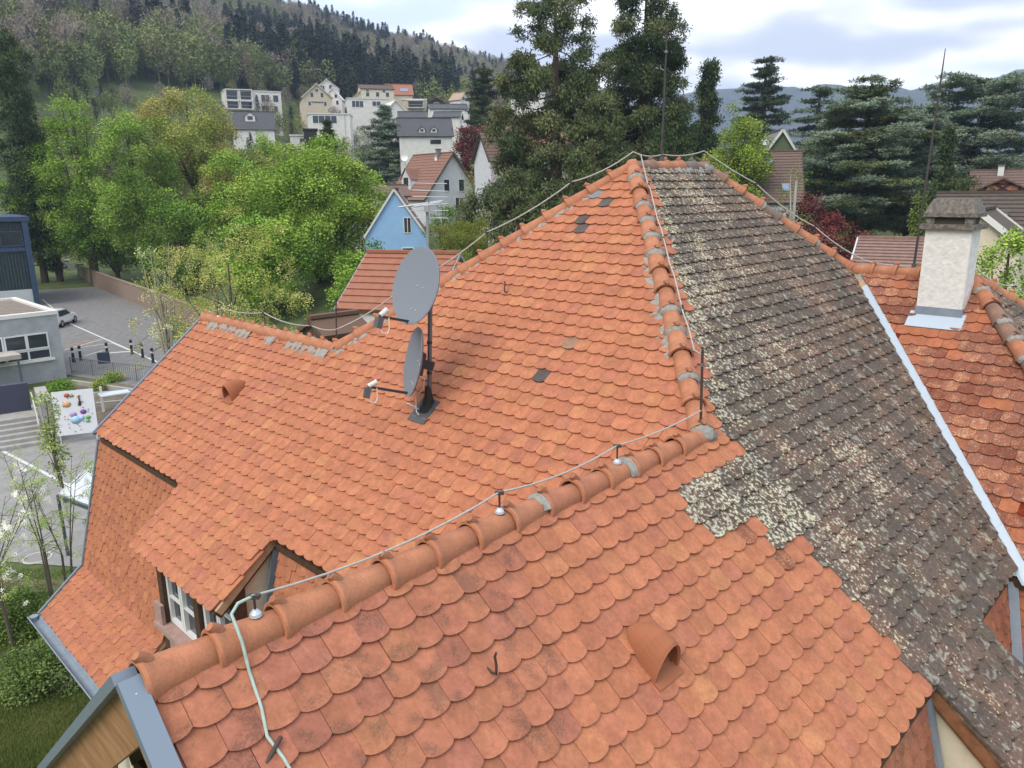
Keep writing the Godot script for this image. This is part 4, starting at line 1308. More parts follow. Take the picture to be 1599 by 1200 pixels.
# ---------------------------------------------------------------- houses and street things
func part_win(parent, c: Vector3, nrm: Vector3, w: float, h: float, frame_m: Material, bars := 0, depth := 0.06):
	# a window: pane in a raised frame, on a wall plane facing nrm (horizontal)
	var x := Vector3.UP.cross(nrm).normalized()
	var B := Basis(x, Vector3.UP, nrm)
	var f: float = clamp(min(w, h) * 0.09, 0.05, 0.12)
	var mb := MB.new()
	for s in [-1.0, 1.0]:
		mb.box(Transform3D(B, c + x * s * (w * 0.5 - f * 0.5) + nrm * 0.02), Vector3(f, h, depth))
		mb.box(Transform3D(B, c + Vector3.UP * s * (h * 0.5 - f * 0.5) + nrm * 0.02), Vector3(w - 2 * f, f, depth * 0.96))
	for i in bars:
		mb.box(Transform3D(B, c + x * w * ((i + 1.0) / (bars + 1) - 0.5) + nrm * 0.015), Vector3(f * 0.8, h - 2 * f, depth * 0.8))
	var o = obj("window", mb, frame_m, parent)
	mb = MB.new()
	mb.box(Transform3D(B, c + nrm * 0.012), Vector3(w - f, h - f, 0.03))
	obj("pane", mb, glass_mat(), o)
	return o

# ridge along local x, front slope faces +z, gables at +-x. base at ground; eave and ridge heights above it
# wins: [face f/b/l/r, along, centre height, w, h, bars]
func gable_house(called, label, cat, pos: Vector3, yaw: float, w: float, d: float, eave: float, ridge: float, wall_m, roof_m, wins := [], opt := {}):
	var t = thing(called, label, cat, pos, yaw, opt.get("group", ""))
	var sink := 3.0
	var mb := MB.new()
	# walls as a pentagonal prism
	for s in [-1.0, 1.0]:
		var X: float = s * w * 0.5
		var P := [Vector3(X, -sink, -d * 0.5), Vector3(X, -sink, d * 0.5), Vector3(X, eave, d * 0.5), Vector3(X, ridge - 0.1, 0), Vector3(X, eave, -d * 0.5)]
		mb.quad(P[0], P[1], P[2], P[4], Vector3(s, 0, 0)); mb.tri(P[4], P[2], P[3], Vector3(s, 0, 0))
		mb.quad(Vector3(-w * 0.5, -sink, s * d * 0.5), Vector3(w * 0.5, -sink, s * d * 0.5), Vector3(w * 0.5, eave, s * d * 0.5), Vector3(-w * 0.5, eave, s * d * 0.5), Vector3(0, 0, s))
	obj("wall", mb, wall_m, t)
	var oh: float = opt.get("overhang", 0.35)
	var th := 0.14
	var sl := Vector2(d * 0.5, ridge - eave).normalized()   # x out, y drop
	var roof = null
	for s in [-1.0, 1.0]:
		var top := Vector3(0, ridge + 0.05, 0)
		var ext: float = d * 0.5 + oh
		var low := Vector3(0, ridge + 0.05 - ext * (ridge - eave) / (d * 0.5), ext * s)
		var nn := Vector3(0, sl.x, sl.y * s).normalized()
		var X: float = w * 0.5 + oh
		mb = MB.new()
		mb.slab([Vector3(-X, top.y, 0.0), Vector3(X, top.y, 0.0), Vector3(X, low.y, low.z), Vector3(-X, low.y, low.z)], nn, th)
		roof = obj("roof", mb, roof_m, t)
		var nc: int = opt.get("courses", 0)
		if nc > 0 and (s > 0 or opt.get("both", false)):
			for i in nc:
				var a := top.lerp(low, float(i) / nc); var b := top.lerp(low, (i + 1.0) / nc)
				var cm := MB.new()
				var l0 := nn * 0.02; var l1 := nn * 0.065
				cm.quad(Vector3(-X, a.y, a.z) + l0, Vector3(X, a.y, a.z) + l0, Vector3(X, b.y, b.z) + l1, Vector3(-X, b.y, b.z) + l1, nn)
				cm.quad(Vector3(-X, b.y, b.z) + l1, Vector3(X, b.y, b.z) + l1, Vector3(X, b.y, b.z), Vector3(-X, b.y, b.z), Vector3(0, 0, s))
				obj("roof_course", cm, roof_m, roof)
		if s > 0:
			for q in opt.get("skylights", []):   # [along, fraction down, w, h]
				var c := top.lerp(low, q[1]) + Vector3(q[0], 0, 0) + nn * 0.08
				var B := Basis(Vector3(1, 0, 0), nn, Vector3(1, 0, 0).cross(nn))
				mb = MB.new(); mb.box(Transform3D(B, c), Vector3(q[2], 0.08, q[3]))
				var sk = obj("skylight", mb, mat(0.25, 0.27, 0.3, 0.5), t)
				mb = MB.new(); mb.box(Transform3D(B, c + nn * 0.03), Vector3(q[2] * 0.82, 0.05, q[3] * 0.82))
				obj("pane", mb, mat(0.22, 0.30, 0.42, 0.15), sk)
	mb = MB.new()
	mb.bar(Vector3(-w * 0.5 - oh, ridge + 0.10, 0), Vector3(w * 0.5 + oh, ridge + 0.10, 0), 0.28, 0.12)
	obj("ridge", mb, roof_m, t)
	if opt.has("barge"):
		for s in [-1.0, 1.0]:
			for q in [-1.0, 1.0]:
				mb = MB.new()
				var X: float = q * (w * 0.5 + oh + 0.03)
				mb.bar(Vector3(X, ridge, 0), Vector3(X, ridge - (d * 0.5 + oh) * (ridge - eave) / (d * 0.5), s * (d * 0.5 + oh)), 0.06, opt.get("barge_h", 0.24))
				obj("barge_board", mb, opt.barge, t)
	for q in wins:
		var nrm := Vector3(0, 0, 1); var c := Vector3(q[1], q[2], d * 0.5)
		if q[0] == "b": nrm = Vector3(0, 0, -1); c = Vector3(q[1], q[2], -d * 0.5)
		if q[0] == "r": nrm = Vector3(1, 0, 0); c = Vector3(w * 0.5, q[2], -q[1])
		if q[0] == "l": nrm = Vector3(-1, 0, 0); c = Vector3(-w * 0.5, q[2], q[1])
		part_win(t, c, nrm, q[3], q[4], opt.get("frame", mat(0.7, 0.7, 0.7, 0.5)), q[5] if q.size() > 5 else 1)
	for q in opt.get("chimneys", []):    # [x, z, top height above ridge, size]
		mb = MB.new()
		var yb: float = ridge - abs(q[1]) * (ridge - eave) / (d * 0.5) - 0.3
		mb.bx(q[0] - q[3] * 0.5, q[0] + q[3] * 0.5, yb, ridge + q[2], q[1] - q[3] * 0.5, q[1] + q[3] * 0.5)
		var c = obj("chimney", mb, opt.get("chimney_m", mat(0.55, 0.48, 0.40)), t)
		mb = MB.new()
		mb.bx(q[0] - q[3] * 0.62, q[0] + q[3] * 0.62, ridge + q[2], ridge + q[2] + 0.12, q[1] - q[3] * 0.62, q[1] + q[3] * 0.62)
		obj("chimney_cap", mb, mat(0.16, 0.15, 0.14), c)
	for q in opt.get("dormers", []):     # [x, fraction down the front slope, w, h]
		var f: float = q[1]
		var zz: float = (d * 0.5 + oh) * f
		var yy: float = ridge + 0.05 - zz * (ridge - eave) / (d * 0.5)
		var dw: float = q[2]; var dh: float = q[3]
		mb = MB.new()
		var F0 := [Vector3(q[0] - dw * 0.5, yy, zz), Vector3(q[0] + dw * 0.5, yy, zz), Vector3(q[0] + dw * 0.5, yy + dh * 0.55, zz), Vector3(q[0], yy + dh, zz), Vector3(q[0] - dw * 0.5, yy + dh * 0.55, zz)]
		mb.quad(F0[0], F0[1], F0[2], F0[4], Vector3(0, 0, 1)); mb.tri(F0[4], F0[2], F0[3], Vector3(0, 0, 1))
		var bz: float = zz - dh * (d * 0.5) / (ridge - eave)
		for s in [0, 1]:
			var a: Vector3 = F0[0] if s == 0 else F0[1]; var b: Vector3 = F0[4] if s == 0 else F0[2]
			mb.tri(a, b, Vector3(b.x, b.y, zz - dh * 0.55 * (d * 0.5) / (ridge - eave)), Vector3(-1 if s == 0 else 1, 0, 0))
		var dm = obj("dormer", mb, wall_m, t)
		mb = MB.new()
		var e := 0.15
		for s in [-1.0, 1.0]:
			mb.quad(Vector3(q[0], yy + dh + 0.1, zz + e), Vector3(q[0] + s * (dw * 0.5 + e), yy + dh * 0.5, zz + e), Vector3(q[0] + s * (dw * 0.5 + e), yy + dh * 0.5, bz + dh * 0.3), Vector3(q[0], yy + dh + 0.1, bz - 0.3), Vector3(s, 1, 0))
		obj("dormer_roof", mb, roof_m, dm)
		mb = MB.new()
		mb.box(Transform3D(Basis(), Vector3(q[0], yy + dh * 0.38, zz + 0.02)), Vector3(dw * 0.5, dh * 0.42, 0.05))
		obj("pane", mb, glass_mat(), dm)
	return t

func flat_house(called, label, pos: Vector3, yaw: float, w: float, d: float, h: float, wall_m, wins := [], opt := {}):
	var t = thing(called, label, "house", pos, yaw, opt.get("group", ""))
	var mb := MB.new()
	mb.bx(-w * 0.5, w * 0.5, -4.0, h, -d * 0.5, d * 0.5)
	obj("wall", mb, wall_m, t)
	mb = MB.new()
	mb.bx(-w * 0.5 - 0.15, w * 0.5 + 0.15, h, h + 0.25, -d * 0.5 - 0.15, d * 0.5 + 0.15)
	obj("roof", mb, opt.get("roof_m", mat(0.62, 0.62, 0.60)), t)
	for q in wins:
		part_win(t, Vector3(q[1], q[2], d * 0.5), Vector3(0, 0, 1), q[3], q[4], opt.get("frame", mat(0.7, 0.7, 0.7, 0.5)), q[5] if q.size() > 5 else 0)
	for q in opt.get("loggias", []):    # [x, y, w, h]: dark recess behind slabs and posts
		var lm := MB.new()
		lm.bx(q[0] - q[2] * 0.42, q[0] + q[2] * 0.42, q[1] - q[3] * 0.5, q[1] + q[3] * 0.36, d * 0.5 - 0.1, d * 0.5 + 0.02)
		var lo = obj("loggia_glazing", lm, glass_mat(), t)
		for s in [-1.0, 1.0]:
			var pm := MB.new()
			pm.bx(q[0] + s * q[2] * 0.5 - 0.15, q[0] + s * q[2] * 0.5 + 0.15, q[1] - q[3] * 0.5, q[1] + q[3] * 0.5, d * 0.5, d * 0.5 + 1.2)
			obj("pier", pm, wall_m, lo)
			pm = MB.new()
			pm.bx(q[0] - q[2] * 0.5 - 0.15, q[0] + q[2] * 0.5 + 0.15, q[1] + s * q[3] * 0.5 - 0.12, q[1] + s * q[3] * 0.5 + 0.12, d * 0.5, d * 0.5 + 1.3)
			obj("slab", pm, wall_m, lo)
		var rm := MB.new()
		rm.bx(q[0] - q[2] * 0.5, q[0] + q[2] * 0.5, q[1] - q[3] * 0.12, q[1] - q[3] * 0.08, d * 0.5 + 1.18, d * 0.5 + 1.22)
		obj("rail", rm, mat(0.3, 0.3, 0.3), lo)
	return t

func face(p: Vector3) -> float: return atan2(-p.x, -p.z)

# place a house from its pixel box: centre column, distance, the pixel rows of eave and ridge
func hh(px, py, dist, base: Vector3) -> float:
	return at(px, py, dist).y - base.y

func build_town():
	hill_houses()
	mid_houses()
	street_side()

func hill_houses():
	var G := "houses scattered over the hillside"
	var white := surf("white1", Color(0.62, 0.61, 0.58), Color(0.72, 0.71, 0.68), 0.15, 0.9)
	var cream := surf("cream1", Color(0.52, 0.45, 0.34), Color(0.60, 0.53, 0.41), 0.15, 0.9)
	var slate := surf("slate1", Color(0.055, 0.058, 0.066), Color(0.09, 0.092, 0.10), 0.3, 0.8)
	var brown := surf("brown1", Color(0.085, 0.06, 0.05), Color(0.13, 0.09, 0.07), 0.4, 0.9)
	var red := surf("red1", Color(0.27, 0.115, 0.07), Color(0.36, 0.16, 0.10), 0.4, 0.9)
	var d := 240.0
	var p := land(405, d)
	# white modern block with balconies
	flat_house("apartment_block", "white flat-roofed block with a grid of open balconies on the hillside", p, face(p) + 0.12, 15.0, 9.0, hh(405, 146, d, p), white, [["f", 3.2, hh(405, 156, d, p), 2.4, 2.0, 1], ["f", 6.0, hh(405, 156, d, p), 1.6, 2.0, 0], ["f", 3.0, hh(405, 172, d, p), 2.2, 1.8, 1], ["f", 5.8, hh(405, 172, d, p), 1.2, 1.8, 0]], {"group": G, "loggias": [[-5.6, hh(385, 153, d, p), 3.2, 2.9], [-2.0, hh(395, 153, d, p), 3.2, 2.9], [-5.6, hh(385, 167, d, p), 3.2, 2.3], [-2.0, hh(395, 167, d, p), 3.2, 2.3]]})
	d = 195; p = land(404, d)
	gable_house("hill_house", "low house with dark grey roof and one white dormer below the balcony block", "house", p, face(p), 9.0, 9, hh(404, 203, d, p), hh(404, 175, d, p), white, slate, [], {"group": G, "dormers": [[-0.5, 0.55, 2.2, 1.9]]})
	d = 225; p = land(502, d)
	gable_house("hill_house", "cream house showing a steep gable with a dark balcony", "house", p, face(p) - PI / 2 + 0.1, 10, 7.6, hh(502, 155, d, p), hh(502, 135, d, p), cream, surf("sandroof", Color(0.36, 0.25, 0.19), Color(0.44, 0.32, 0.24), 0.3, 0.9), [["r", -1.3, hh(502, 152, d, p), 0.9, 1.3, 0], ["r", 1.3, hh(502, 152, d, p), 0.9, 1.3, 0], ["r", 0, hh(502, 145, d, p), 0.9, 0.9, 0], ["r", -2.0, hh(502, 165, d, p), 0.9, 1.2, 0], ["r", 2.0, hh(502, 165, d, p), 0.9, 1.2, 0], ["r", 0, hh(502, 163, d, p), 3.8, 0.5, 3]], {"group": G, "barge": cream})
	d = 285; p = land(521, d)
	gable_house("hill_house", "white gabled house highest up behind the cream gable", "house", p, face(p) - PI / 2, 10, 7.8, hh(521, 141, d, p), hh(521, 127, d, p), white, white, [["r", -1.5, hh(521, 141, d, p), 1.6, 1.8, 1], ["r", 1.2, hh(521, 139, d, p), 1.2, 1.4, 0]], {"group": G})
	d = 235; p = land(532, d)
	gable_house("hill_house", "small white gabled house with four little windows beside the cream gable", "house", p, face(p) - PI / 2 - 0.15, 8, 5.0, hh(532, 157, d, p), hh(532, 140, d, p), white, white, [["r", -0.9, hh(532, 153, d, p), 0.8, 1.0, 0], ["r", 0.9, hh(532, 153, d, p), 0.8, 1.0, 0], ["r", -1.2, hh(532, 163, d, p), 0.8, 1.2, 0], ["r", 1.2, hh(532, 163, d, p), 0.8, 1.2, 0]], {"group": G})
	d = 188; p = land(516, d)
	flat_house("hill_villa", "white flat-roofed villa with a long strip of blue-grey windows", p, face(p) + 0.05, 7.8, 7, hh(516, 181, d, p), white, [["f", -0.4, hh(514, 189, d, p), 5.4, 1.8, 3]], {"group": G})
	p = land(544, d)
	flat_house("hill_villa", "white box wing with a single dark window beside the long-window villa", p, face(p) - 0.1, 3.2, 6, hh(544, 181, d, p), white, [["f", -0.4, hh(544, 191, d, p), 1.5, 1.5, 0]], {"group": G})
	d = 150; p = land(491, d)
	flat_house("dark_cube_house", "black clad cube of a house above the bright green maple", p, face(p), 2.3, 6, hh(491, 205, d, p), mat(0.018, 0.018, 0.022, 0.7), [], {"group": G, "roof_m": mat(0.03, 0.03, 0.035)})
	p = land(475, d + 4)
	flat_house("hill_villa", "pale low house with one dark window next to the black cube", p, face(p), 3.6, 6, hh(475, 212, d, p), white, [["f", 0.6, hh(475, 219, d, p), 1.6, 0.9, 0]], {"group": G})
	d = 255; p = land(594, d)
	gable_house("hill_house", "pale yellow house with a dark flat-pitched roof above the white terrace house", "house", p, face(p) + 0.15, 10, 8, hh(594, 141, d, p), hh(594, 133, d, p), surf("paleyel", Color(0.62, 0.57, 0.42), Color(0.69, 0.64, 0.5), 0.2, 0.9), brown, [["f", -3, hh(594, 150, d, p), 1.2, 1.5, 0], ["f", 0, hh(594, 150, d, p), 1.2, 1.5, 0], ["f", 3, hh(594, 150, d, p), 1.2, 1.5, 0], ["f", -3, hh(594, 145, d, p), 1.0, 0.8, 0], ["f", 2, hh(594, 145, d, p), 1.0, 0.8, 0]], {"group": G})
	p = land(573, d)
	gable_house("hill_house", "little cream gabled house joined to the pale yellow one", "house", p, face(p) - PI / 2, 8, 5.2, hh(573, 155, d, p), hh(573, 142, d, p), cream, cream, [], {"group": G})
	d = 265; p = land(629, d)
	gable_house("hill_house", "house with a red tile roof and a dark solar panel on the slope", "house", p, face(p) + 0.1, 8.2, 7, hh(629, 149, d, p), hh(629, 132, d, p), cream, red, [], {"group": G, "skylights": [[1.6, 0.55, 2.6, 1.5]]})
	d = 225; p = land(580, d)
	flat_house("hill_villa", "long white terrace house with two wide windows below the pale yellow house", p, face(p) + 0.1, 11.0, 7, hh(580, 157, d, p), white, [["f", -2.8, hh(580, 165, d, p), 3.2, 1.8, 2], ["f", 2.2, hh(580, 164, d, p), 2.4, 1.4, 1]], {"group": G})
	d = 205; p = land(616, d)
	gable_house("hill_house", "white wall and steep white gable above the blue-green cedar", "house", p, face(p) - PI / 2 + 0.3, 8, 5.0, hh(616, 175, d, p), hh(616, 159, d, p), white, white, [], {"group": G})
	d = 220; p = land(653, d)
	flat_house("hill_villa", "low bungalow with deep dark openings under a white flat roof", p, face(p), 6.4, 6, hh(653, 158, d, p), surf("sand1", Color(0.45, 0.41, 0.34), Color(0.55, 0.5, 0.42), 0.2, 0.9), [], {"group": G, "loggias": [[0.2, hh(653, 165, d, p), 4.2, 1.8]]})
	d = 228; p = land(686, d)
	gable_house("hill_house", "dark brown wooden chalet with a wide low roof", "house", p, face(p) - PI / 2, 6, 5.6, hh(686, 164, d, p), hh(686, 154, d, p), mat(0.045, 0.035, 0.03), brown, [["r", 0, hh(686, 165, d, p), 1.4, 0.9, 0]], {"group": G})
	d = 200; p = land(702, d)
	gable_house("hill_house", "white house with a broad shallow slate roof under the chalet", "house", p, face(p) + 0.1, 9.0, 8, hh(702, 172, d, p), hh(702, 163, d, p), white, slate, [], {"group": G})
	d = 178; p = land(648, d)
	gable_house("hill_house", "slate-roofed house between the big cedar and the long grey roof", "house", p, face(p), 5.6, 6, hh(648, 186, d, p), hh(648, 175, d, p), white, slate, [["f", 0, hh(648, 189, d, p), 1.0, 0.8, 0]], {"group": G})
	p = land(703, d)
	gable_house("hill_house", "slate-roofed house with a white gable by the purple-leaved tree", "house", p, face(p) - 0.1, 5.6, 6, hh(703, 184, d, p), hh(703, 175, d, p), white, slate, [], {"group": G, "barge": white})
	d = 235; p = land(721, d)
	gable_house("hill_house", "white cottage with a sand-coloured roof at the edge of the wood", "house", p, face(p) - 0.7, 4.0, 4, hh(721, 156, d, p), hh(721, 145, d, p), white, surf("sandroof", Color.BLACK, Color.BLACK), [], {"group": G})
	d = 140; p = land(666, d)
	gable_house("long_house", "white house with a long dark grey roof and two tiny white gable dormers", "house", p, face(p) + 0.05, 8.8, 9, hh(666, 214, d, p), hh(666, 185, d, p), white, slate, [["f", 1.6, hh(681, 224, d, p), 2.0, 0.9, 0]], {"dormers": [[-0.6, 0.8, 1.0, 0.9], [1.4, 0.8, 1.0, 0.9]]})
	d = 300; p = land(264, d)
	flat_house("hill_shed", "small dark shed on the bright meadow below the wood", p, face(p), 4.6, 4, hh(264, 107, d, p), mat(0.06, 0.04, 0.035), [], {"roof_m": mat(0.4, 0.4, 0.42)})
	d = 160; p = land(825, d)
	flat_house("hill_villa", "white balconied house glimpsed through the big sequoia's branches", p, face(p), 6.5, 6, hh(825, 150, d, p), white, [["f", -1.6, hh(825, 158, d, p), 1.6, 1.2, 1], ["f", 1.4, hh(825, 158, d, p), 1.6, 1.2, 1]], {"group": G})

func mid_houses():
	var white := surf("white2", Color(0.58, 0.60, 0.64), Color(0.66, 0.68, 0.72), 0.2, 0.9)
	var red := surf("red2", Color(0.19, 0.095, 0.07), Color(0.30, 0.165, 0.12), 0.5, 0.9, 0.03, 0.0, 2.0)
	var brown := surf("brown2", Color(0.115, 0.075, 0.06), Color(0.18, 0.125, 0.105), 0.5, 0.9, 0.03)
	var d := 108.0
	var p := land(678, d)
	# the pale house with the red roof; ridge runs away to the left
	gable_house("gabled_house", "pale grey house with a red-brown tile roof and a small front dormer", "house", p, face(p) - 1.02, 9.5, 8.6, hh(690, 307, d, p), hh(690, 241, d, p), white, red, [["r", -1.0, hh(690, 290, d, p), 0.95, 1.6, 0], ["r", 1.3, hh(690, 290, d, p), 0.95, 1.6, 0], ["r", 0.9, hh(690, 317, d, p), 1.4, 1.6, 1]], {"courses": 16, "dormers": [[-1.2, 0.78, 2.4, 2.7]], "chimneys": [[2.0, 0.4, 0.5, 0.5]], "chimney_m": mat(0.2, 0.2, 0.21), "barge": mat(0.10, 0.08, 0.075)})
	for q in [[632, 247, "white dish at the far end of the red-brown roof"], [684, 248, "white dish beside the chimney of the red-brown roof"]]:
		var t = thing("small_dish", q[2], "antenna", at(q[0], q[1], d - 2.0))
		var mb := MB.new()
		mb.lathe(Transform3D(Basis(Vector3(1, 0, 0), Vector3(-0.2, 0.3, 0.93).normalized(), Vector3(0, -0.93, 0.3)), Vector3.ZERO), [Vector2(0, 0), Vector2(0.28, 0.04), Vector2(0.45, 0.11), Vector2(0.44, 0.08), Vector2(0.0, -0.04)], 16)
		obj("dish", mb, mat(0.75, 0.75, 0.74, 0.5), t)
		mb = MB.new(); mb.tube([Vector3(0, 0, -0.05), Vector3(0, -1.0, -0.1)], 0.04, 6)
		obj("mast", mb, mat(0.3, 0.3, 0.3), t)
	# blue house: gable facing us
	d = 68; p = land(618, d)
	gable_house("blue_house", "bright blue gabled house behind the dish mast", "house", p, face(p) - PI / 2 - 0.03, 10, 4.8, hh(620, 362, d, p), hh(617, 296, d, p), surf("bluewall", Color(0.26, 0.46, 0.72), Color(0.30, 0.50, 0.76), 0.2, 0.9), red, [["r", 0.95, hh(634, 348, d, p), 0.62, 1.25, 1], ["r", 0.9, hh(640, 388, d, p), 1.0, 0.9, 0]], {"barge": mat(0.62, 0.64, 0.66), "overhang": 0.12, "barge_h": 0.16})
	# roof of a lower house between trees and blue house
	d = 92; p = land(590, d)
	gable_house("low_house", "low house with a grey-brown tile roof left of the blue gable", "house", p, face(p) + 0.1, 6.0, 6, hh(590, 305, d, p), hh(590, 290, d, p), white, brown, [], {})
	# shed with the ribbed red-brown roof just behind the ridge
	d = 30; p = land(630, d)
	gable_house("outbuilding", "outbuilding with a plain red-brown roof just behind the far wing ridge", "house", p + Vector3(0, 0, -2.0), face(p) - 0.45, 3.7, 5.4, hh(640, 487, d - 1.5, p), hh(660, 400, d + 1.0, p), surf("white1", Color.BLACK, Color.BLACK), surf("red3", Color(0.28, 0.11, 0.07), Color(0.34, 0.145, 0.09), 0.5, 0.9), [], {"courses": 9, "barge": mat(0.28, 0.30, 0.31), "overhang": 0.2, "barge_h": 0.12})
	d = 27; p = land(508, d)
	gable_house("garden_shed", "small rust-brown shed beside the red-brown outbuilding", "shed", p, face(p) + 0.5, 1.6, 1.6, hh(508, 514, d, p), hh(508, 496, d, p), mat(0.10, 0.065, 0.045), mat(0.13, 0.075, 0.05), [], {"overhang": 0.15})
	tv_antenna()
	# house behind the sequoia
	d = 98; p = land(790, d)
	gable_house("timber_house", "house with brown tile roof and dark gable half hidden by the sequoia", "house", p, face(p) + 0.35, 6.0, 6.5, hh(790, 250, d, p), hh(790, 208, d, p), white, brown, [["f", -1.5, hh(790, 243, d, p), 0.9, 1.4, 0]], {"courses": 9, "barge": mat(0.06, 0.04, 0.035)})
	p = land(838, d - 4)
	gable_house("timber_house", "orange rendered house with white lower storey behind the sequoia trunk", "house", p, face(p) + 0.05, 6.5, 7, hh(838, 226, d - 4, p), hh(838, 197, d - 4, p), surf("orangewall", Color(0.40, 0.14, 0.08), Color(0.48, 0.19, 0.11), 0.3, 0.9), red, [["f", 2.2, hh(858, 262, d - 4, p), 1.2, 1.8, 1]], {"courses": 8})
	p = land(850, d - 9)
	flat_house("garden_annex", "white annex with dark window slots below the orange rendered house", p, face(p), 5.6, 4, hh(850, 248, d - 9, p), white, [["f", 1.6, hh(862, 265, d - 9, p), 0.9, 1.8, 0], ["f", -1.6, hh(838, 270, d - 9, p), 0.9, 1.6, 0]], {})
	p = land(793, 84)
	flat_house("garden_annex", "small white plank shed under the sequoia's lowest boughs", p, face(p), 1.8, 3, hh(793, 278, 84, p), white, [], {})
	# right: brown tiled house
	d = 74; p = land(1180, d)
	gable_house("brown_roof_house", "house with a wide brown tile roof, two skylights and twin pots", "house", p, face(p) + 0.06, 6.6, 9, hh(1195, 312, d - 3, p), hh(1195, 238, d, p), white, brown, [], {"courses": 18, "skylights": [[-1.2, 0.14, 0.45, 0.5], [1.0, 0.2, 0.5, 0.6], [2.2, 0.72, 0.6, 0.9]], "chimneys": [[-0.15, 0.15, 0.55, 0.35], [0.35, 0.15, 0.5, 0.35]], "chimney_m": mat(0.5, 0.42, 0.33), "barge": mat(0.03, 0.028, 0.026)})
	d = 96; p = land(1203, d)
	gable_house("white_gable_house", "house whose white-edged gable peeks over the wide brown roof", "house", p, face(p) - PI / 2 + 0.2, 8, 2.8, hh(1203, 236, d, p), hh(1203, 207, d, p), mat(0.12, 0.16, 0.09), mat(0.2, 0.2, 0.2), [], {"barge": mat(0.72, 0.72, 0.70), "overhang": 0.25})
	var sd = thing("small_dish", "white dish in front of the white-edged gable", "antenna", at(1194, 222, d - 5.0))
	var mbd := MB.new()
	mbd.lathe(Transform3D(Basis(Vector3(1, 0, 0), Vector3(0.3, 0.3, 0.9).normalized(), Vector3(0, -0.95, 0.3)), Vector3.ZERO), [Vector2(0, 0), Vector2(0.25, 0.04), Vector2(0.38, 0.1), Vector2(0.36, 0.06), Vector2(0.0, -0.04)], 16)
	obj("dish", mbd, mat(0.75, 0.75, 0.74, 0.5), sd)
	mbd = MB.new(); mbd.tube([Vector3(0, 0, -0.05), Vector3(0.1, -1.2, -0.3)], 0.04, 6)
	obj("mast", mbd, mat(0.5, 0.5, 0.5), sd)
	# right edge houses
	d = 50; p = land(1618, d)
	gable_house("dark_roof_house", "house with a long dark brown roof beyond the chimney", "house", p, face(p) + 0.1, 8.5, 8, hh(1540, 372, d - 3, p), hh(1540, 303, d, p), surf("cream", Color.BLACK, Color.BLACK), surf("brown3", Color(0.07, 0.055, 0.045), Color(0.11, 0.085, 0.07), 0.5, 0.9), [], {"courses": 12, "chimneys": [[-1.6, 2.3, -0.9, 0.55]], "chimney_m": mat(0.55, 0.46, 0.38)})
	d = 42; p = land(1545, d)
	gable_house("white_gable_house", "cream front gable with white barge boards beside the dark brown roof", "house", p, face(p) - PI / 2 - 0.1, 5, 3.4, hh(1530, 375, d, p), hh(1520, 328, d, p), surf("cream", Color.BLACK, Color.BLACK), surf("brown3", Color.BLACK, Color.BLACK), [], {"barge": mat(0.72, 0.72, 0.70), "overhang": 0.2})
	d = 90; p = land(1592, d)
	gable_house("half_timbered_house", "orange half-timbered gable with a brown roof at the park's edge", "house", p, face(p) + 0.1, 8.0, 7, hh(1592, 306, d, p), hh(1592, 266, d, p), surf("orangewall", Color.BLACK, Color.BLACK), brown, [], {"courses": 10, "chimneys": [[-1.8, 0.6, 0.4, 0.5]], "chimney_m": mat(0.7, 0.7, 0.7)})
	timber_gable()
	# tiled roof just below the chimney wing
	d = 34; p = land(1466, d)
	gable_house("low_roof_house", "low roof of square pinkish-brown tiles below the red maples", "house", p + Vector3(0, 0, -1.5), face(p), 3.6, 5, hh(1430, 424, d - 1.5, p), hh(1430, 377, d + 1, p), white, surf("brown4", Color(0.20, 0.12, 0.10), Color(0.28, 0.18, 0.15), 0.6, 0.9), [], {"courses": 10, "barge": mat(0.55, 0.55, 0.53), "overhang": 0.2})

func timber_gable():
	var d := 84.0
	var c := at(1565, 300, d)
	var t = thing("timbered_gable", "small orange gable crossed by dark timbers before the brown roof", "house", Vector3(c.x, ground_y(c.x, c.z), c.z), face(c))
	var y0: float = at(1565, 300, d).y - t.position.y; var y1: float = at(1565, 279, d).y - t.position.y
	var mb := MB.new()
	var w := 2.6
	mb.slab([Vector3(-w, y0, 0), Vector3(w, y0, 0), Vector3(0, y1, 0)], Vector3(0, 0, 1), 0.2)
	mb.bx(-w + 0.1, w - 0.1, -2, y0, -1.5, -0.02)
	obj("wall", mb, surf("orangewall", Color.BLACK, Color.BLACK), t)
	for q in [[-w, y0 + 0.08, w, y0 + 0.08], [-1.3, y0, -1.3, lerp(y0, y1, 0.48)], [1.3, y0, 1.3, lerp(y0, y1, 0.48)], [-0.6, y0, 0.6, lerp(y0, y1, 0.6)], [0.6, y0, -0.6, lerp(y0, y1, 0.6)], [-1.2, lerp(y0, y1, 0.6), 1.2, lerp(y0, y1, 0.6)]]:
		mb = MB.new(); mb.bar(Vector3(q[0], q[1], 0.04), Vector3(q[2], q[3], 0.04), 0.08, 0.16, Vector3(0, 1, 0) if abs(q[0] - q[2]) > 0.1 else Vector3(1, 0, 0))
		obj("timber", mb, mat(0.05, 0.025, 0.02), t)
	for s in [-1.0, 1.0]:
		mb = MB.new()
		mb.slab([Vector3(0, y1 + 0.12, 0.35), Vector3(s * (w + 0.3), y0 - 0.12, 0.35), Vector3(s * (w + 0.3), y0 - 0.12, -2.0), Vector3(0, y1 + 0.12, -2.0)], Vector3(s * 0.5, 0.86, 0).normalized(), 0.15)
		obj("roof", mb, surf("brown2", Color.BLACK, Color.BLACK), t)

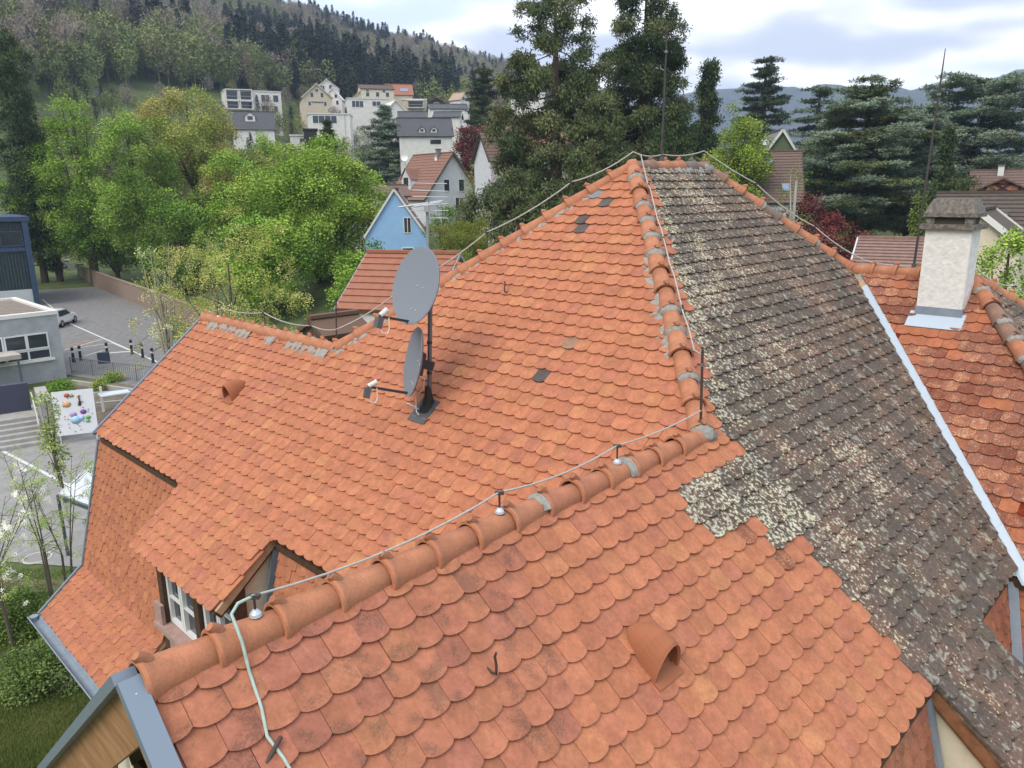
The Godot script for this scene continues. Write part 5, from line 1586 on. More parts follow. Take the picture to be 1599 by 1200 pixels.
func tv_antenna():
	var d := 26.0
	var c := at(666, 322, d)
	var base := at(670, 470, d)
	var t = thing("tv_antenna", "rooftop aerial with pale crossbars on a grey mast behind the upper dish", "antenna", Vector3.ZERO)
	var alu := mat(0.62, 0.63, 0.64, 0.45, 0.2)
	var mb := MB.new(); mb.tube([base, at(667, 330, d)], 0.05, 8)
	obj("mast", mb, mat(0.33, 0.35, 0.37, 0.5, 0.3), t)
	mb = MB.new(); mb.tube([at(669, 318, d), at(674, 288, d)], 0.018, 6)
	obj("mast_tip", mb, mat(0.2, 0.2, 0.2), t)
	for q in [[622, 324, 690, 314], [646, 323, 690, 316]]:
		mb = MB.new(); mb.tube([at(q[0], q[1], d - 0.2), at(q[2], q[3], d + 0.4)], 0.03, 6)
		obj("boom", mb, alu, t)
	for q in [[643, 286, 698, 287], [643, 297, 699, 299], [645, 307, 700, 308], [636, 323, 700, 318], [640, 329, 700, 329], [646, 340, 700, 341]]:
		mb = MB.new(); mb.tube([at(q[0], q[1], d), at(q[2], q[3], d)], 0.013, 5)
		obj("element", mb, alu, t)
	mb = MB.new(); mb.box(Transform3D(Basis(), at(666, 326, d - 0.1)), Vector3(0.16, 0.22, 0.16))
	obj("junction_box", mb, mat(0.35, 0.36, 0.38), t)

func street_side():
	blue_hall()
	annex()
	car()
	barrier()
	sign_board()
	steps()
	shelter()
	walls()

func blue_hall():
	var c := on_ground(62, 477)           # the near corner
	var t = thing("blue_hall", "blue-framed hall clad in dark ribbed sheets at the street corner", "building", c, face(c) + 0.10)
	var h: float = at(45, 338, Vector2(c.x, c.z).length()).y
	var blue := surf("bluesteel", Color(0.03, 0.055, 0.115), Color(0.04, 0.075, 0.145), 0.3, 0.6)
	var W := 14.0
	var mb := MB.new(); mb.bx(-W, -0.02, 0, h - 0.3, -12, -0.15)
	obj("wall", mb, surf("darkclad", Color(0.025, 0.045, 0.055), Color(0.04, 0.065, 0.075), 0.3, 0.6), t)
	mb = MB.new(); mb.bx(-W, 0.25, h - 0.45, h, -12.2, 0.25)
	obj("roof_band", mb, blue, t)
	for x in [0.0, -5.2, -10.4]:
		mb = MB.new(); mb.bx(x - 0.45, x + 0.05, 0.0, h - 0.45, -0.5, 0.2)
		obj("column", mb, blue, t)
	mb = MB.new(); mb.bx(-W, -0.46, h * 0.62, h * 0.66, -0.14, 0.1)
	obj("rail_band", mb, blue, t)
	for i in 46:
		var x := -0.6 - i * 0.28
		mb = MB.new(); mb.bx(x - 0.07, x + 0.07, 1.7, h * 0.62, -0.15, -0.06)
		obj("cladding_rib", mb, surf("darkclad", Color.BLACK, Color.BLACK), t)
		mb = MB.new(); mb.bx(x - 0.07, x + 0.07, h * 0.86, h - 0.46, -0.15, -0.06)
		obj("cladding_rib", mb, surf("darkclad", Color.BLACK, Color.BLACK), t)
	for i in 6:
		part_win(t, Vector3(-1.5 - i * 2.1, h * 0.76, -0.14), Vector3(0, 0, 1), 2.0, h * 0.17, blue, 0)
	mb = MB.new(); mb.bx(-W, -0.46, 0, 1.7, -0.16, -0.02)
	obj("plinth", mb, mat(0.55, 0.58, 0.60), t)

func annex():
	var c := on_ground(104, 590)
	var t = thing("flat_roofed_annex", "grey rendered flat-roofed building with a band of white windows", "building", c, face(c) + 0.26)
	var h: float = at(93, 489, Vector2(c.x, c.z).length()).y
	var grey := surf("greyrender", Color(0.33, 0.35, 0.37), Color(0.42, 0.44, 0.46), 0.25, 0.9)
	var mb := MB.new(); mb.bx(-14, 0, -1, h, -9, 0)
	obj("wall", mb, grey, t)
	mb = MB.new(); mb.bx(-14.05, 0.06, h - 0.05, h + 0.18, -0.3, 0.06)
	mb.bx(-14.05, 0.06, h - 0.05, h + 0.175, -9.06, -8.8)
	mb.bx(-0.24, 0.062, h - 0.05, h + 0.172, -8.8, -0.3)
	obj("parapet", mb, surf("chalk", Color.BLACK, Color.BLACK), t)
	mb = MB.new(); mb.bx(-13.9, -0.25, h, h + 0.03, -8.8, -0.3)
	obj("roof", mb, surf("gravelroof", Color(0.16, 0.13, 0.105), Color(0.26, 0.22, 0.18), 0.4, 0.95), t)
	for q in [[-1.25, 1.05, 0], [-2.4, 1.05, 0], [-3.6, 1.05, 0], [-4.8, 1.05, 0]]:
		part_win(t, Vector3(q[0], h * 0.62, 0.0), Vector3(0, 0, 1), 1.16, 0.95, mat(0.72, 0.73, 0.74, 0.5), 0)
		part_win(t, Vector3(q[0], h * 0.62 - 0.80, 0.0), Vector3(0, 0, 1), 1.16, 0.58, mat(0.72, 0.73, 0.74, 0.5), 0)
	mb = MB.new(); mb.bx(-14, -0.5, h * 0.62 - 1.24, h * 0.62 - 1.12, 0.0, 0.14)
	obj("sill", mb, surf("chalk", Color.BLACK, Color.BLACK), t)
	mb = MB.new(); mb.bx(-9.5, -2.6, h * 0.62 - 0.62, h * 0.62 - 0.36, 0.05, 1.7)
	obj("canopy", mb, surf("canopy", Color(0.40, 0.37, 0.33), Color(0.5, 0.47, 0.42), 0.5, 0.9), t)
	mb = MB.new(); mb.tube([Vector3(-2.75, -0.2, 1.55), Vector3(-2.75, h * 0.62 - 0.62, 1.55)], 0.06, 8)
	obj("canopy_post", mb, mat(0.12, 0.14, 0.18), t)
	mb = MB.new(); mb.bx(-3.0, -2.4, 2.85, 2.99, 0.01, 0.03)
	obj("vent_grille", mb, mat(0.3, 0.3, 0.3), t)

func car():
	var c := on_ground(92, 508)
	var t = thing("parked_car", "white hatchback parked beside the grey annex", "car", c, face(c) + 1.15)
	var white := mat(0.74, 0.75, 0.76, 0.25)
	white.clearcoat_enabled = true
	# profile along x (front to +x), half width varies
	var prof := [[-2.0, 0.45, 0.85], [-1.95, 0.35, 1.05], [-1.75, 0.32, 1.42], [-1.2, 0.3, 1.50], [-0.2, 0.3, 1.48], [0.35, 0.3, 1.32], [0.95, 0.3, 0.98], [1.55, 0.32, 0.88], [1.95, 0.36, 0.72], [2.03, 0.42, 0.6]]
	var mb := MB.new()
	var rings := []
	for q in prof:
		var b: float = q[1]; var h: float = q[2]
		var wl := 0.86 - 0.10 * pow(abs(q[0]) / 2.03, 4.0)
		var wt: float = wl - 0.02 if h < 0.95 else 0.62
		var mid: float = min(h - 0.04, 0.88)
		rings.append([Vector3(q[0], b, -wl + 0.05), Vector3(q[0], b + 0.15, -wl), Vector3(q[0], mid, -wl + 0.02), Vector3(q[0], h - 0.03, -wt), Vector3(q[0], h, -wt + 0.14), Vector3(q[0], h, wt - 0.14), Vector3(q[0], h - 0.03, wt), Vector3(q[0], mid, wl - 0.02), Vector3(q[0], b + 0.15, wl), Vector3(q[0], b, wl - 0.05)])
	for i in rings.size() - 1:
		for k in 10:
			var j := (k + 1) % 10
			var cc := Vector3((rings[i][0].x + rings[i + 1][0].x) * 0.5, 0.75, 0)
			mb.quad(rings[i][k], rings[i][j], rings[i + 1][j], rings[i + 1][k], (rings[i][k] + rings[i + 1][j]) * 0.5 - cc)
	for e in [0, rings.size() - 1]:
		for k in range(1, 9): mb.tri(rings[e][0], rings[e][k], rings[e][k + 1], Vector3(-1 if e == 0 else 1, 0, 0))
	obj("body", mb, white, t)
	for s in [-1.0, 1.0]:
		mb = MB.new()
		mb.quad(Vector3(-1.6, 0.95, s * 0.855), Vector3(0.62, 0.95, s * 0.855), Vector3(0.12, 1.33, s * 0.68), Vector3(-1.3, 1.40, s * 0.66), Vector3(0, 0, s))
		obj("side_window", mb, glass_mat(), t)
		mb = MB.new(); mb.bx(0.45, 0.6, 0.93, 1.05, s * 0.86, s * 1.0)
		obj("mirror", mb, white, t)
		mb = MB.new(); mb.box(Transform3D(Basis(), Vector3(1.88, 0.66, s * 0.58)), Vector3(0.24, 0.13, 0.34))
		obj("headlight", mb, mat(0.6, 0.62, 0.65, 0.1), t)
		for x in [-1.25, 1.25]:
			var wheel := MB.new()
			var T := Transform3D(Basis(Vector3(1, 0, 0), Vector3(0, 0, s), Vector3(0, -s, 0)), Vector3(x, 0.315, s * 0.70))
			wheel.lathe(T, [Vector2(0.20, 0.16), Vector2(0.29, 0.175), Vector2(0.315, 0.15), Vector2(0.315, 0.0), Vector2(0.0, 0.0)], 20)
			var w = obj("wheel", wheel, mat(0.015, 0.015, 0.016, 0.85), t)
			var rim := MB.new()
			rim.lathe(T, [Vector2(0.0, 0.165), Vector2(0.06, 0.17), Vector2(0.20, 0.15)], 20)
			obj("rim", rim, mat(0.4, 0.41, 0.42, 0.35, 0.6), w)
	mb = MB.new()
	mb.quad(Vector3(0.40, 1.33, -0.56), Vector3(0.40, 1.33, 0.56), Vector3(0.96, 1.01, 0.66), Vector3(0.96, 1.01, -0.66), Vector3(0.6, 0.8, 0))
	obj("windscreen", mb, glass_mat(), t)
	mb = MB.new()
	mb.quad(Vector3(-1.965, 1.06, -0.6), Vector3(-1.965, 1.06, 0.6), Vector3(-1.79, 1.40, 0.5), Vector3(-1.79, 1.40, -0.5), Vector3(-1, 0.3, 0))
	obj("rear_window", mb, glass_mat(), t)

func barrier():
	# railing in front of the planted terrace
	var a := on_ground(104, 586); var b := on_ground(250, 600)
	a = on_ground(112, 583)
	var t = thing("railing", "grey upright-bar railing along the planted bank by the street", "railing", a)
	var grey := mat(0.16, 0.18, 0.20, 0.5, 0.3)
	var n := 44
	for y in [0.12, 1.0]:
		var mb := MB.new(); mb.tube([Vector3(0, y, 0), b - a + Vector3(0, y, 0)], 0.025, 6)
		obj("rail", mb, grey, t)
	for i in n + 1:
		var q := (b - a) * (float(i) / n)
		var mb := MB.new(); mb.tube([q + Vector3(0, 0.0 if i % 11 == 0 else 0.12, 0), q + Vector3(0, 1.0, 0)], 0.03 if i % 11 == 0 else 0.012, 5)
		obj("post" if i % 11 == 0 else "bar", mb, grey, t)
	var bx_ = thing("notice_box", "dark blue notice panel hung on the street railing", "sign", on_ground(167, 575) + Vector3(0, 0.1, 0.25), face(a))
	var m := MB.new(); m.bx(-0.36, 0.36, 0.25, 0.95, -0.03, 0.03)
	obj("panel", m, mat(0.035, 0.05, 0.085, 0.6), bx_)
	m = MB.new(); m.bx(-0.39, 0.39, 0.95, 1.0, -0.04, 0.04)
	obj("panel_rim", m, mat(0.1, 0.12, 0.15, 0.6), bx_)
	# bollards
	var first = null
	for q in [[115, 566, "a blue sign disc leaning by it"], [126, 563, ""], [168, 558, ""], [206, 553, ""], [223, 559, ""], [239, 567, ""]]:
		var p := on_ground(q[0], q[1])
		if first == null:
			first = thing("bollard", "black street bollard with a white band beside the marked parking bay", "bollard", p, 0.0, "bollards around the parking bay")
			var mb := MB.new()
			mb.lathe(Transform3D(), [Vector2(0.11, 0), Vector2(0.10, 0.1), Vector2(0.085, 0.15), Vector2(0.085, 0.85), Vector2(0.1, 0.9), Vector2(0.09, 1.0), Vector2(0.0, 1.05)], 12)
			obj("post", mb, mat(0.02, 0.02, 0.022, 0.5), first)
			mb = MB.new()
			mb.lathe(Transform3D(), [Vector2(0.088, 0.66), Vector2(0.09, 0.67), Vector2(0.09, 0.78), Vector2(0.088, 0.79)], 12)
			obj("band", mb, mat(0.7, 0.7, 0.7, 0.5), first)
		else:
			var o = first.duplicate(); o.name = numbered("bollard"); add_child(o); o.position = p

func sign_board():
	var c := on_ground(124, 690)
	var t = thing("picture_board", "tilted white board with small colourful drawings above the steps", "sign", c, face(c) - 0.12)
	var dist := Vector2(c.x, c.z).length()
	var y0: float = at(124, 677, dist).y; var y1: float = at(124, 609, dist).y
	var w: float = 50.0 / F * dist * 1.02
	var mb := MB.new()
	mb.box(Transform3D(Basis().rotated(Vector3(1, 0, 0), -0.10), Vector3(0, (y0 + y1) * 0.5, 0)), Vector3(w, y1 - y0, 0.04))
	obj("board", mb, mat(0.74, 0.76, 0.80, 0.5), t)
	for s in [-1.0, 1.0]:
		mb = MB.new(); mb.tube([Vector3(s * w * 0.44, -0.2, 0.03), Vector3(s * w * 0.44, y0 + 0.3, -0.05)], 0.035, 8)
		obj("leg", mb, mat(0.6, 0.62, 0.64, 0.5), t)
	# the drawings: a dark bottle-like figure, a pale blue blob, flowers and scattered spots
	var H := y1 - y0
	var P := func(x, y): return Vector3((x - 0.5) * w, lerp(y0, y1, y), 0.045 - (lerp(y0, y1, y) - (y0 + y1) * 0.5) * 0.10)
	var spots := [[0.36, 0.90, 0.09, Color(0.5, 0.12, 0.08)], [0.48, 0.88, 0.06, Color(0.2, 0.35, 0.1)], [0.33, 0.70, 0.13, Color(0.75, 0.42, 0.22)], [0.70, 0.50, 0.10, Color(0.25, 0.08, 0.35)], [0.45, 0.46, 0.11, Color(0.5, 0.35, 0.65)], [0.50, 0.33, 0.17, Color(0.40, 0.62, 0.80)], [0.62, 0.36, 0.12, Color(0.45, 0.66, 0.82)], [0.80, 0.36, 0.08, Color(0.15, 0.4, 0.12)], [0.78, 0.28, 0.07, Color(0.2, 0.45, 0.2)], [0.62, 0.86, 0.05, Color(0.6, 0.5, 0.1)]]
	for i in 26:
		var ang := i * 2.39996
		spots.append([0.5 + 0.42 * cos(ang) * (0.75 + 0.25 * sin(i * 3.0)), 0.5 + 0.44 * sin(ang) * (0.8 + 0.2 * cos(i * 5.0)), 0.022, [Color(0.12, 0.14, 0.18), Color(0.5, 0.2, 0.15), Color(0.15, 0.3, 0.15)][i % 3]])
	for q in spots:
		mb = MB.new()
		mb.ball(P.call(q[0], q[1]), Vector3(q[2] * w * 0.8, q[2] * w * 0.7, 0.012), 5)
		obj("drawing", mb, mat(q[3].r, q[3].g, q[3].b, 0.7), t)
	mb = MB.new()
	mb.bar(P.call(0.64, 0.64), P.call(0.66, 0.74), 0.02, 0.16); mb.bar(P.call(0.65, 0.73), P.call(0.63, 0.88), 0.021, 0.07)
	obj("drawing", mb, mat(0.10, 0.03, 0.03, 0.7), t)
	# a small bench-like steel table beside it
	c = on_ground(182, 640)
	t = thing("steel_table", "pale steel-topped table on one white post beside the picture board", "table", c, face(c) + 0.2)
	mb = MB.new(); mb.bx(-0.7, 0.7, 0.86, 0.92, -0.4, 0.4)
	obj("table_top", mb, mat(0.6, 0.66, 0.74, 0.4), t)
	for s in [-1.0, 1.0]:
		mb = MB.new(); mb.bx(s * 0.62 - 0.05, s * 0.62 + 0.05, 0, 0.86 if s > 0 else 1.35, -0.05, 0.05)
		obj("post", mb, mat(0.7, 0.7, 0.7, 0.5), t)

func steps():
	var a := on_ground(72, 694)
	var t = thing("outdoor_steps", "flight of grey concrete steps with white rails leading up from the yard", "steps", a, face(a) + 0.05)
	var con := surf("concrete", Color(0.30, 0.295, 0.28), Color(0.40, 0.39, 0.37), 0.4, 0.92)
	for i in 6:
		var mb := MB.new(); mb.bx(-4.5, 0, 0.16 * i, 0.16 * (i + 1), -0.34 * i - 2.4, -0.34 * i)
		obj("step", mb, con, t)
	var mb2 := MB.new(); mb2.bx(0.02, 0.5, 0, 2.0, -3.2, 0.1)
	obj("side_wall", mb2, con, t)
	mb2 = MB.new(); mb2.bx(-4.5, -0.2, 0.0, 2.3, -3.4, -3.0)
	obj("landing_wall", mb2, mat(0.05, 0.055, 0.09, 0.7), t)
	for x in [-0.15, -3.4]:
		var rl := MB.new(); rl.tube([Vector3(x, 0.9, 0.0), Vector3(x, 1.9, -2.0), Vector3(x, 1.9, -2.6)], 0.03, 6)
		var r = obj("handrail", rl, mat(0.55, 0.56, 0.56, 0.5), t)
		for k in 3:
			var q := MB.new(); q.tube([Vector3(x, 0.1 + 0.45 * k, -0.95 * k - 0.05), Vector3(x, 0.95 + 0.47 * k, -0.95 * k - 0.05)], 0.022, 6)
			obj("baluster", q, mat(0.55, 0.56, 0.56, 0.5), r)
	# low retaining kerbs of the planted bank
	for q in [[112, 600, 262, 622], [120, 622, 250, 612], [150, 636, 232, 628]]:
		var p := on_ground(q[0], q[1])
		var k = thing("retaining_kerb", ["long concrete kerb edging the planted bank under the railing", "middle concrete kerb slanting across the planted bank", "short concrete kerb near the foot of the planted bank"][[112, 120, 150].find(q[0])], "kerb", p)
		var kb := MB.new(); kb.bar(Vector3(0, 0.1, 0), on_ground(q[2], q[3]) - p + Vector3(0, 0.1, 0), 0.18, 0.3)
		obj("kerb_stone", kb, con, k)
	# bare bed soil
	var bed := []
	for q in [[105, 592], [262, 606], [262, 640], [150, 668], [75, 660]]: bed.append(on_ground(q[0], q[1]) + Vector3(0, 0.004, 0))
	var bm := MB.new(); bm.slab(bed, Vector3.UP, 0.01)
	struct("planted_bank", bm, surf("soil", Color(0.11, 0.085, 0.06), Color(0.19, 0.155, 0.115), 0.3, 0.95))
	# drain cover in the yard
	var mc := on_ground(58, 872)
	var m2 = thing("manhole_cover", "round pale manhole cover in the yard asphalt", "manhole", mc + Vector3(0, 0.008, 0))
	var cv := MB.new(); cv.lathe(Transform3D(), [Vector2(0.0, 0.016), Vector2(0.33, 0.016), Vector2(0.34, 0.0)], 24)
	obj("lid", cv, surf("lid", Color(0.22, 0.20, 0.20), Color(0.30, 0.28, 0.27), 2.0, 0.8), m2)
	cv = MB.new(); cv.lathe(Transform3D(), [Vector2(0.35, 0.0), Vector2(0.355, 0.02), Vector2(0.42, 0.02), Vector2(0.43, 0.0)], 24)
	obj("rim", cv, mat(0.45, 0.45, 0.43), m2)

func shelter():
	var a := on_ground(106, 868)
	var t = thing("canopy_shelter", "curved translucent canopy on a dark steel post in the yard", "shelter", a)
	var d := Vector2(a.x, a.z).length()
	var steel := mat(0.09, 0.115, 0.125, 0.5, 0.2)
	var top := at(90, 775, d) - a
	var far := at(178, 808, d - 2.2) - a
	var mb := MB.new(); mb.tube([Vector3(0, -0.1, 0), top], 0.05, 8)
	obj("post", mb, steel, t)
	mb = MB.new(); mb.tube([far - Vector3(0, 3.2, 0), far], 0.05, 8)
	obj("post", mb, steel, t)
	mb = MB.new(); mb.bar(top, far, 0.09, 0.12)
	obj("beam", mb, steel, t)
	var back := Vector3(0.9, 0.0, -1.9)
	mb = MB.new()
	var n := 10
	for i in n:
		var f0 := float(i) / n; var f1 := float(i + 1) / n
		var c0 := back * f0 + Vector3(0, 0.62 * sin(PI * min(f0 * 0.62 + 0.02, 1.0)), 0); var c1 := back * f1 + Vector3(0, 0.62 * sin(PI * min(f1 * 0.62 + 0.02, 1.0)), 0)
		mb.quad(top + c0, far + c0, far + c1, top + c1, Vector3.UP)
	var gm := StandardMaterial3D.new()
	gm.albedo_color = Color(0.86, 0.89, 0.92, 0.62); gm.transparency = BaseMaterial3D.TRANSPARENCY_ALPHA; gm.roughness = 0.25
	obj("canopy_sheet", mb, gm, t)
	for f in [0.0, 0.33, 0.66, 1.0]:
		var pts := []
		for i in n + 1:
			var g := float(i) / n
			pts.append(top.lerp(far, f) + back * g + Vector3(0, 0.63 * sin(PI * min(g * 0.62 + 0.02, 1.0)), 0))
		mb = MB.new(); mb.tube(pts, 0.015, 5)
		obj("rib", mb, mat(0.5, 0.53, 0.56, 0.5, 0.2), t)

func walls():
	var stone := surf("pinkwall", Color(0.20, 0.145, 0.115), Color(0.36, 0.27, 0.21), 0.6, 0.95, 0.06, 0.8, 2.0)
	var con := surf("concrete", Color.BLACK, Color.BLACK)
	for q in [["garden_wall", "short pinkish stone wall before the bend of the street", [[40, 390], [62, 406], [84, 420], [104, 428]], 1.9], ["garden_wall", "long pinkish stone wall along the street under the trees", [[128, 438], [175, 458], [235, 482], [300, 510], [380, 548]], 1.8]]:
		var p := on_ground(q[2][0][0], q[2][0][1])
		var t = thing(q[0], q[1], "wall", p)
		for i in q[2].size() - 1:
			var a := on_ground(q[2][i][0], q[2][i][1]) - p; var b := on_ground(q[2][i + 1][0], q[2][i + 1][1]) - p
			var mb := MB.new(); mb.bar(a + Vector3(0, q[3] * 0.5, 0), b + Vector3(0, q[3] * 0.5, 0), 0.35 + 0.004 * i, q[3])
			obj("wall_length", mb, stone, t)
			mb = MB.new(); mb.bar(a + Vector3(0, q[3] + 0.05, 0), b + Vector3(0, q[3] + 0.05, 0), 0.42 + 0.004 * i, 0.1)
			obj("coping", mb, stone, t)
	for q in [[106, 430, "concrete gate pier where the short stone wall ends"], [127, 437, "concrete gate pier where the long stone wall begins"]]:
		var p := on_ground(q[0], q[1])
		var t = thing("gate_pier", q[2], "pier", p, face(p))
		var mb := MB.new(); mb.bx(-0.35, 0.35, 0, 2.0, -0.35, 0.35)
		obj("shaft", mb, con, t)
		mb = MB.new(); mb.bx(-0.42, 0.42, 2.0, 2.12, -0.42, 0.42)
		obj("cap", mb, con, t)
	var p := on_ground(116, 432)
	var g = thing("driveway_gate", "plain grey gate between the two concrete piers", "gate", p, face(p))
	var mb := MB.new(); mb.bx(-0.75, 0.75, 0.1, 1.5, -0.25, -0.2)
	obj("leaf", mb, mat(0.3, 0.31, 0.32, 0.6), g)
# ---------------------------------------------------------------- trees and plants
var leaf_mesh := {}

func leaf_cluster(kind: String) -> ArrayMesh:
	if leaf_mesh.has(kind): return leaf_mesh[kind]
	var r := RandomNumberGenerator.new(); r.seed = hash(kind)
	var mb := MB.new()
	var n := 11; var sz := 0.40; var asp := 0.62; var flat := 1.0
	if kind == "needle": n = 18; sz = 0.6; asp = 0.32
	if kind == "plate": n = 18; sz = 0.62; asp = 0.32; flat = 0.30
	if kind == "fine": n = 12; sz = 0.30; asp = 0.5
	for i in n:
		var p := Vector3(r.randfn(), r.randfn() * flat, r.randfn()) * 0.42
		var d := Vector3(r.randfn(), r.randfn() * flat - 0.25, r.randfn()).normalized()
		if kind == "needle": d = (d + p.normalized() * 1.2 + Vector3(0, -0.3, 0)).normalized()
		var s := d.cross(Vector3(r.randfn(), r.randfn() + (2.5 if kind == "plate" else 0.6), r.randfn())).normalized()
		var l := sz * r.randf_range(0.7, 1.25)
		var a := p - d * l * 0.5; var b := p + d * l * 0.5
		var w := s * l * asp * 0.5
		var m := p + d.cross(s) * l * 0.10
		mb.col = Color(1, 1, 1) * r.randf_range(0.85, 1.12)
		mb.tri(a, m + w, b); mb.tri(a, b, m - w)
	leaf_mesh[kind] = mb.mesh()
	return leaf_mesh[kind]

func leaf_mat() -> StandardMaterial3D:
	if mats.has("leaf"): return mats["leaf"]
	var m := StandardMaterial3D.new()
	m.vertex_color_use_as_albedo = true
	m.roughness = 0.75
	m.metallic_specular = 0.25
	m.backlight_enabled = true
	m.backlight = Color(0.22, 0.26, 0.10)
	m.cull_mode = BaseMaterial3D.CULL_DISABLED
	mats["leaf"] = m
	return m

# clumps: [centre, radii]; fills each clump's shell with leaf clusters
func foliage(parent, clumps: Array, per: float, size: float, cols: Array, kind: String, sd: int, called := "crown"):
	var r := RandomNumberGenerator.new(); r.seed = sd
	var tr := []; var cl := []
	for q in clumps:
		var c: Vector3 = q[0]; var R: Vector3 = q[1]
		var n := int(max(3.0, per * (R.x * R.z + R.x * R.y + R.y * R.z) / (size * size)))
		var tint: Color = cols[r.randi() % cols.size()]
		tint = tint * r.randf_range(0.78, 1.22)
		for i in n:
			var d := Vector3(r.randfn(), r.randfn(), r.randfn()).normalized()
			if d.y < -0.3 and r.randf() < 0.5: d.y = -d.y
			var p := c + d * R * pow(r.randf_range(0.18, 1.0), 0.5)
			var b := Basis(Vector3.UP, r.randf() * TAU)
			if kind != "plate": b = b.rotated(Vector3(1, 0, 0), r.randf_range(-0.6, 0.6))
			tr.append(Transform3D(b.scaled(Vector3.ONE * size * r.randf_range(0.75, 1.3)), p))
			cl.append(tint * r.randf_range(0.88, 1.12) * 1.8)
	var mm := MultiMesh.new()
	mm.transform_format = MultiMesh.TRANSFORM_3D
	mm.use_colors = true
	mm.mesh = leaf_cluster(kind)
	mm.instance_count = tr.size()
	for i in tr.size():
		mm.set_instance_transform(i, tr[i]); mm.set_instance_color(i, cl[i])
	var o := MultiMeshInstance3D.new()
	o.name = called
	o.multimesh = mm
	o.material_override = leaf_mat()
	o.set_meta("kind", "stuff")
	parent.add_child(o, true)
	return o

func bark() -> StandardMaterial3D: return surf("bark", Color(0.075, 0.055, 0.042), Color(0.14, 0.11, 0.085), 0.8, 0.95, 0.05)

# a thing far off the lens axis looks wider: take that back out of a width measured in pixels
func flat(px) -> float: return 1.0 / (1.0 + pow((px - 799.5) / F, 2.0))

# px column, distance, pixel row of the top, width in pixels
func tree_site(px, d, top) -> Array:
	var p := land(px, d)
	return [p, at(px, top, d).y - p.y]

func broadleaf(called, label, group, px, d, top, wpx, cols: Array, sd: int, opt := {}):
	var s := tree_site(px, d, top)
	var p: Vector3 = s[0]; var h: float = s[1]
	var R: float = wpx * 0.54 / F * d * flat(px)
	var t = thing(called, label, opt.get("cat", "tree"), p, 0.0, group)
	var r := RandomNumberGenerator.new(); r.seed = sd
	var low: float = opt.get("low", 0.18)
	var cb: float = h * low
	var cy := (h + cb) * 0.5; var ry := (h - cb) * 0.56
	var fn := FastNoiseLite.new(); fn.seed = sd; fn.frequency = 0.9
	var clumps := []
	var n: int = opt.get("clumps", 70)
	var cs: float = opt.get("clump", 0.25)
	var limbs := []
	for i in n:
		var d3 := Vector3(r.randfn(), r.randfn(), r.randfn()).normalized()
		var k: float = (0.80 + 0.34 * fn.get_noise_3dv(d3 * 1.4)) * (1.0 if r.randf() < 0.72 else r.randf_range(0.35, 0.8))
		var c := Vector3(d3.x * R, d3.y * ry, d3.z * R) * (k * (1.0 - cs * 0.55)) + Vector3(0, cy, 0)
		# narrower to the top than an ellipsoid
		var up: float = clamp((c.y - cy) / ry, -1.0, 1.0)
		c.x *= 1.0 - 0.16 * max(up, 0.0); c.z *= 1.0 - 0.16 * max(up, 0.0)
		var cr: float = R * cs * r.randf_range(0.7, 1.35)
		clumps.append([c, Vector3(cr, cr * 0.72, cr)])
		if i < 16: limbs.append(c)
	var mb := MB.new()
	var tr: float = opt.get("trunk", 0.022) * h
	mb.tube([Vector3(0, -0.5, 0), Vector3(0.1, cb, 0), Vector3(0, cy, 0.1), Vector3(0, cy + ry * 0.6, 0)], [tr * 1.2, tr, tr * 0.6, tr * 0.2], 8)
	for c in limbs:
		var a := Vector3(0, lerp(cb * 0.9, cy, r.randf()), 0)
		mb.tube([a, a.lerp(c, 0.5) + Vector3(0, R * 0.06, 0), c], [tr * 0.42, tr * 0.28, tr * 0.08], 5, false)
	obj("trunk", mb, opt.get("bark", bark()), t)
	foliage(t, clumps, opt.get("dense", 2.3), opt.get("leaf", 0.40 if d < 90.0 else 0.52), cols, opt.get("kind", "broad"), sd + 3)
	return t

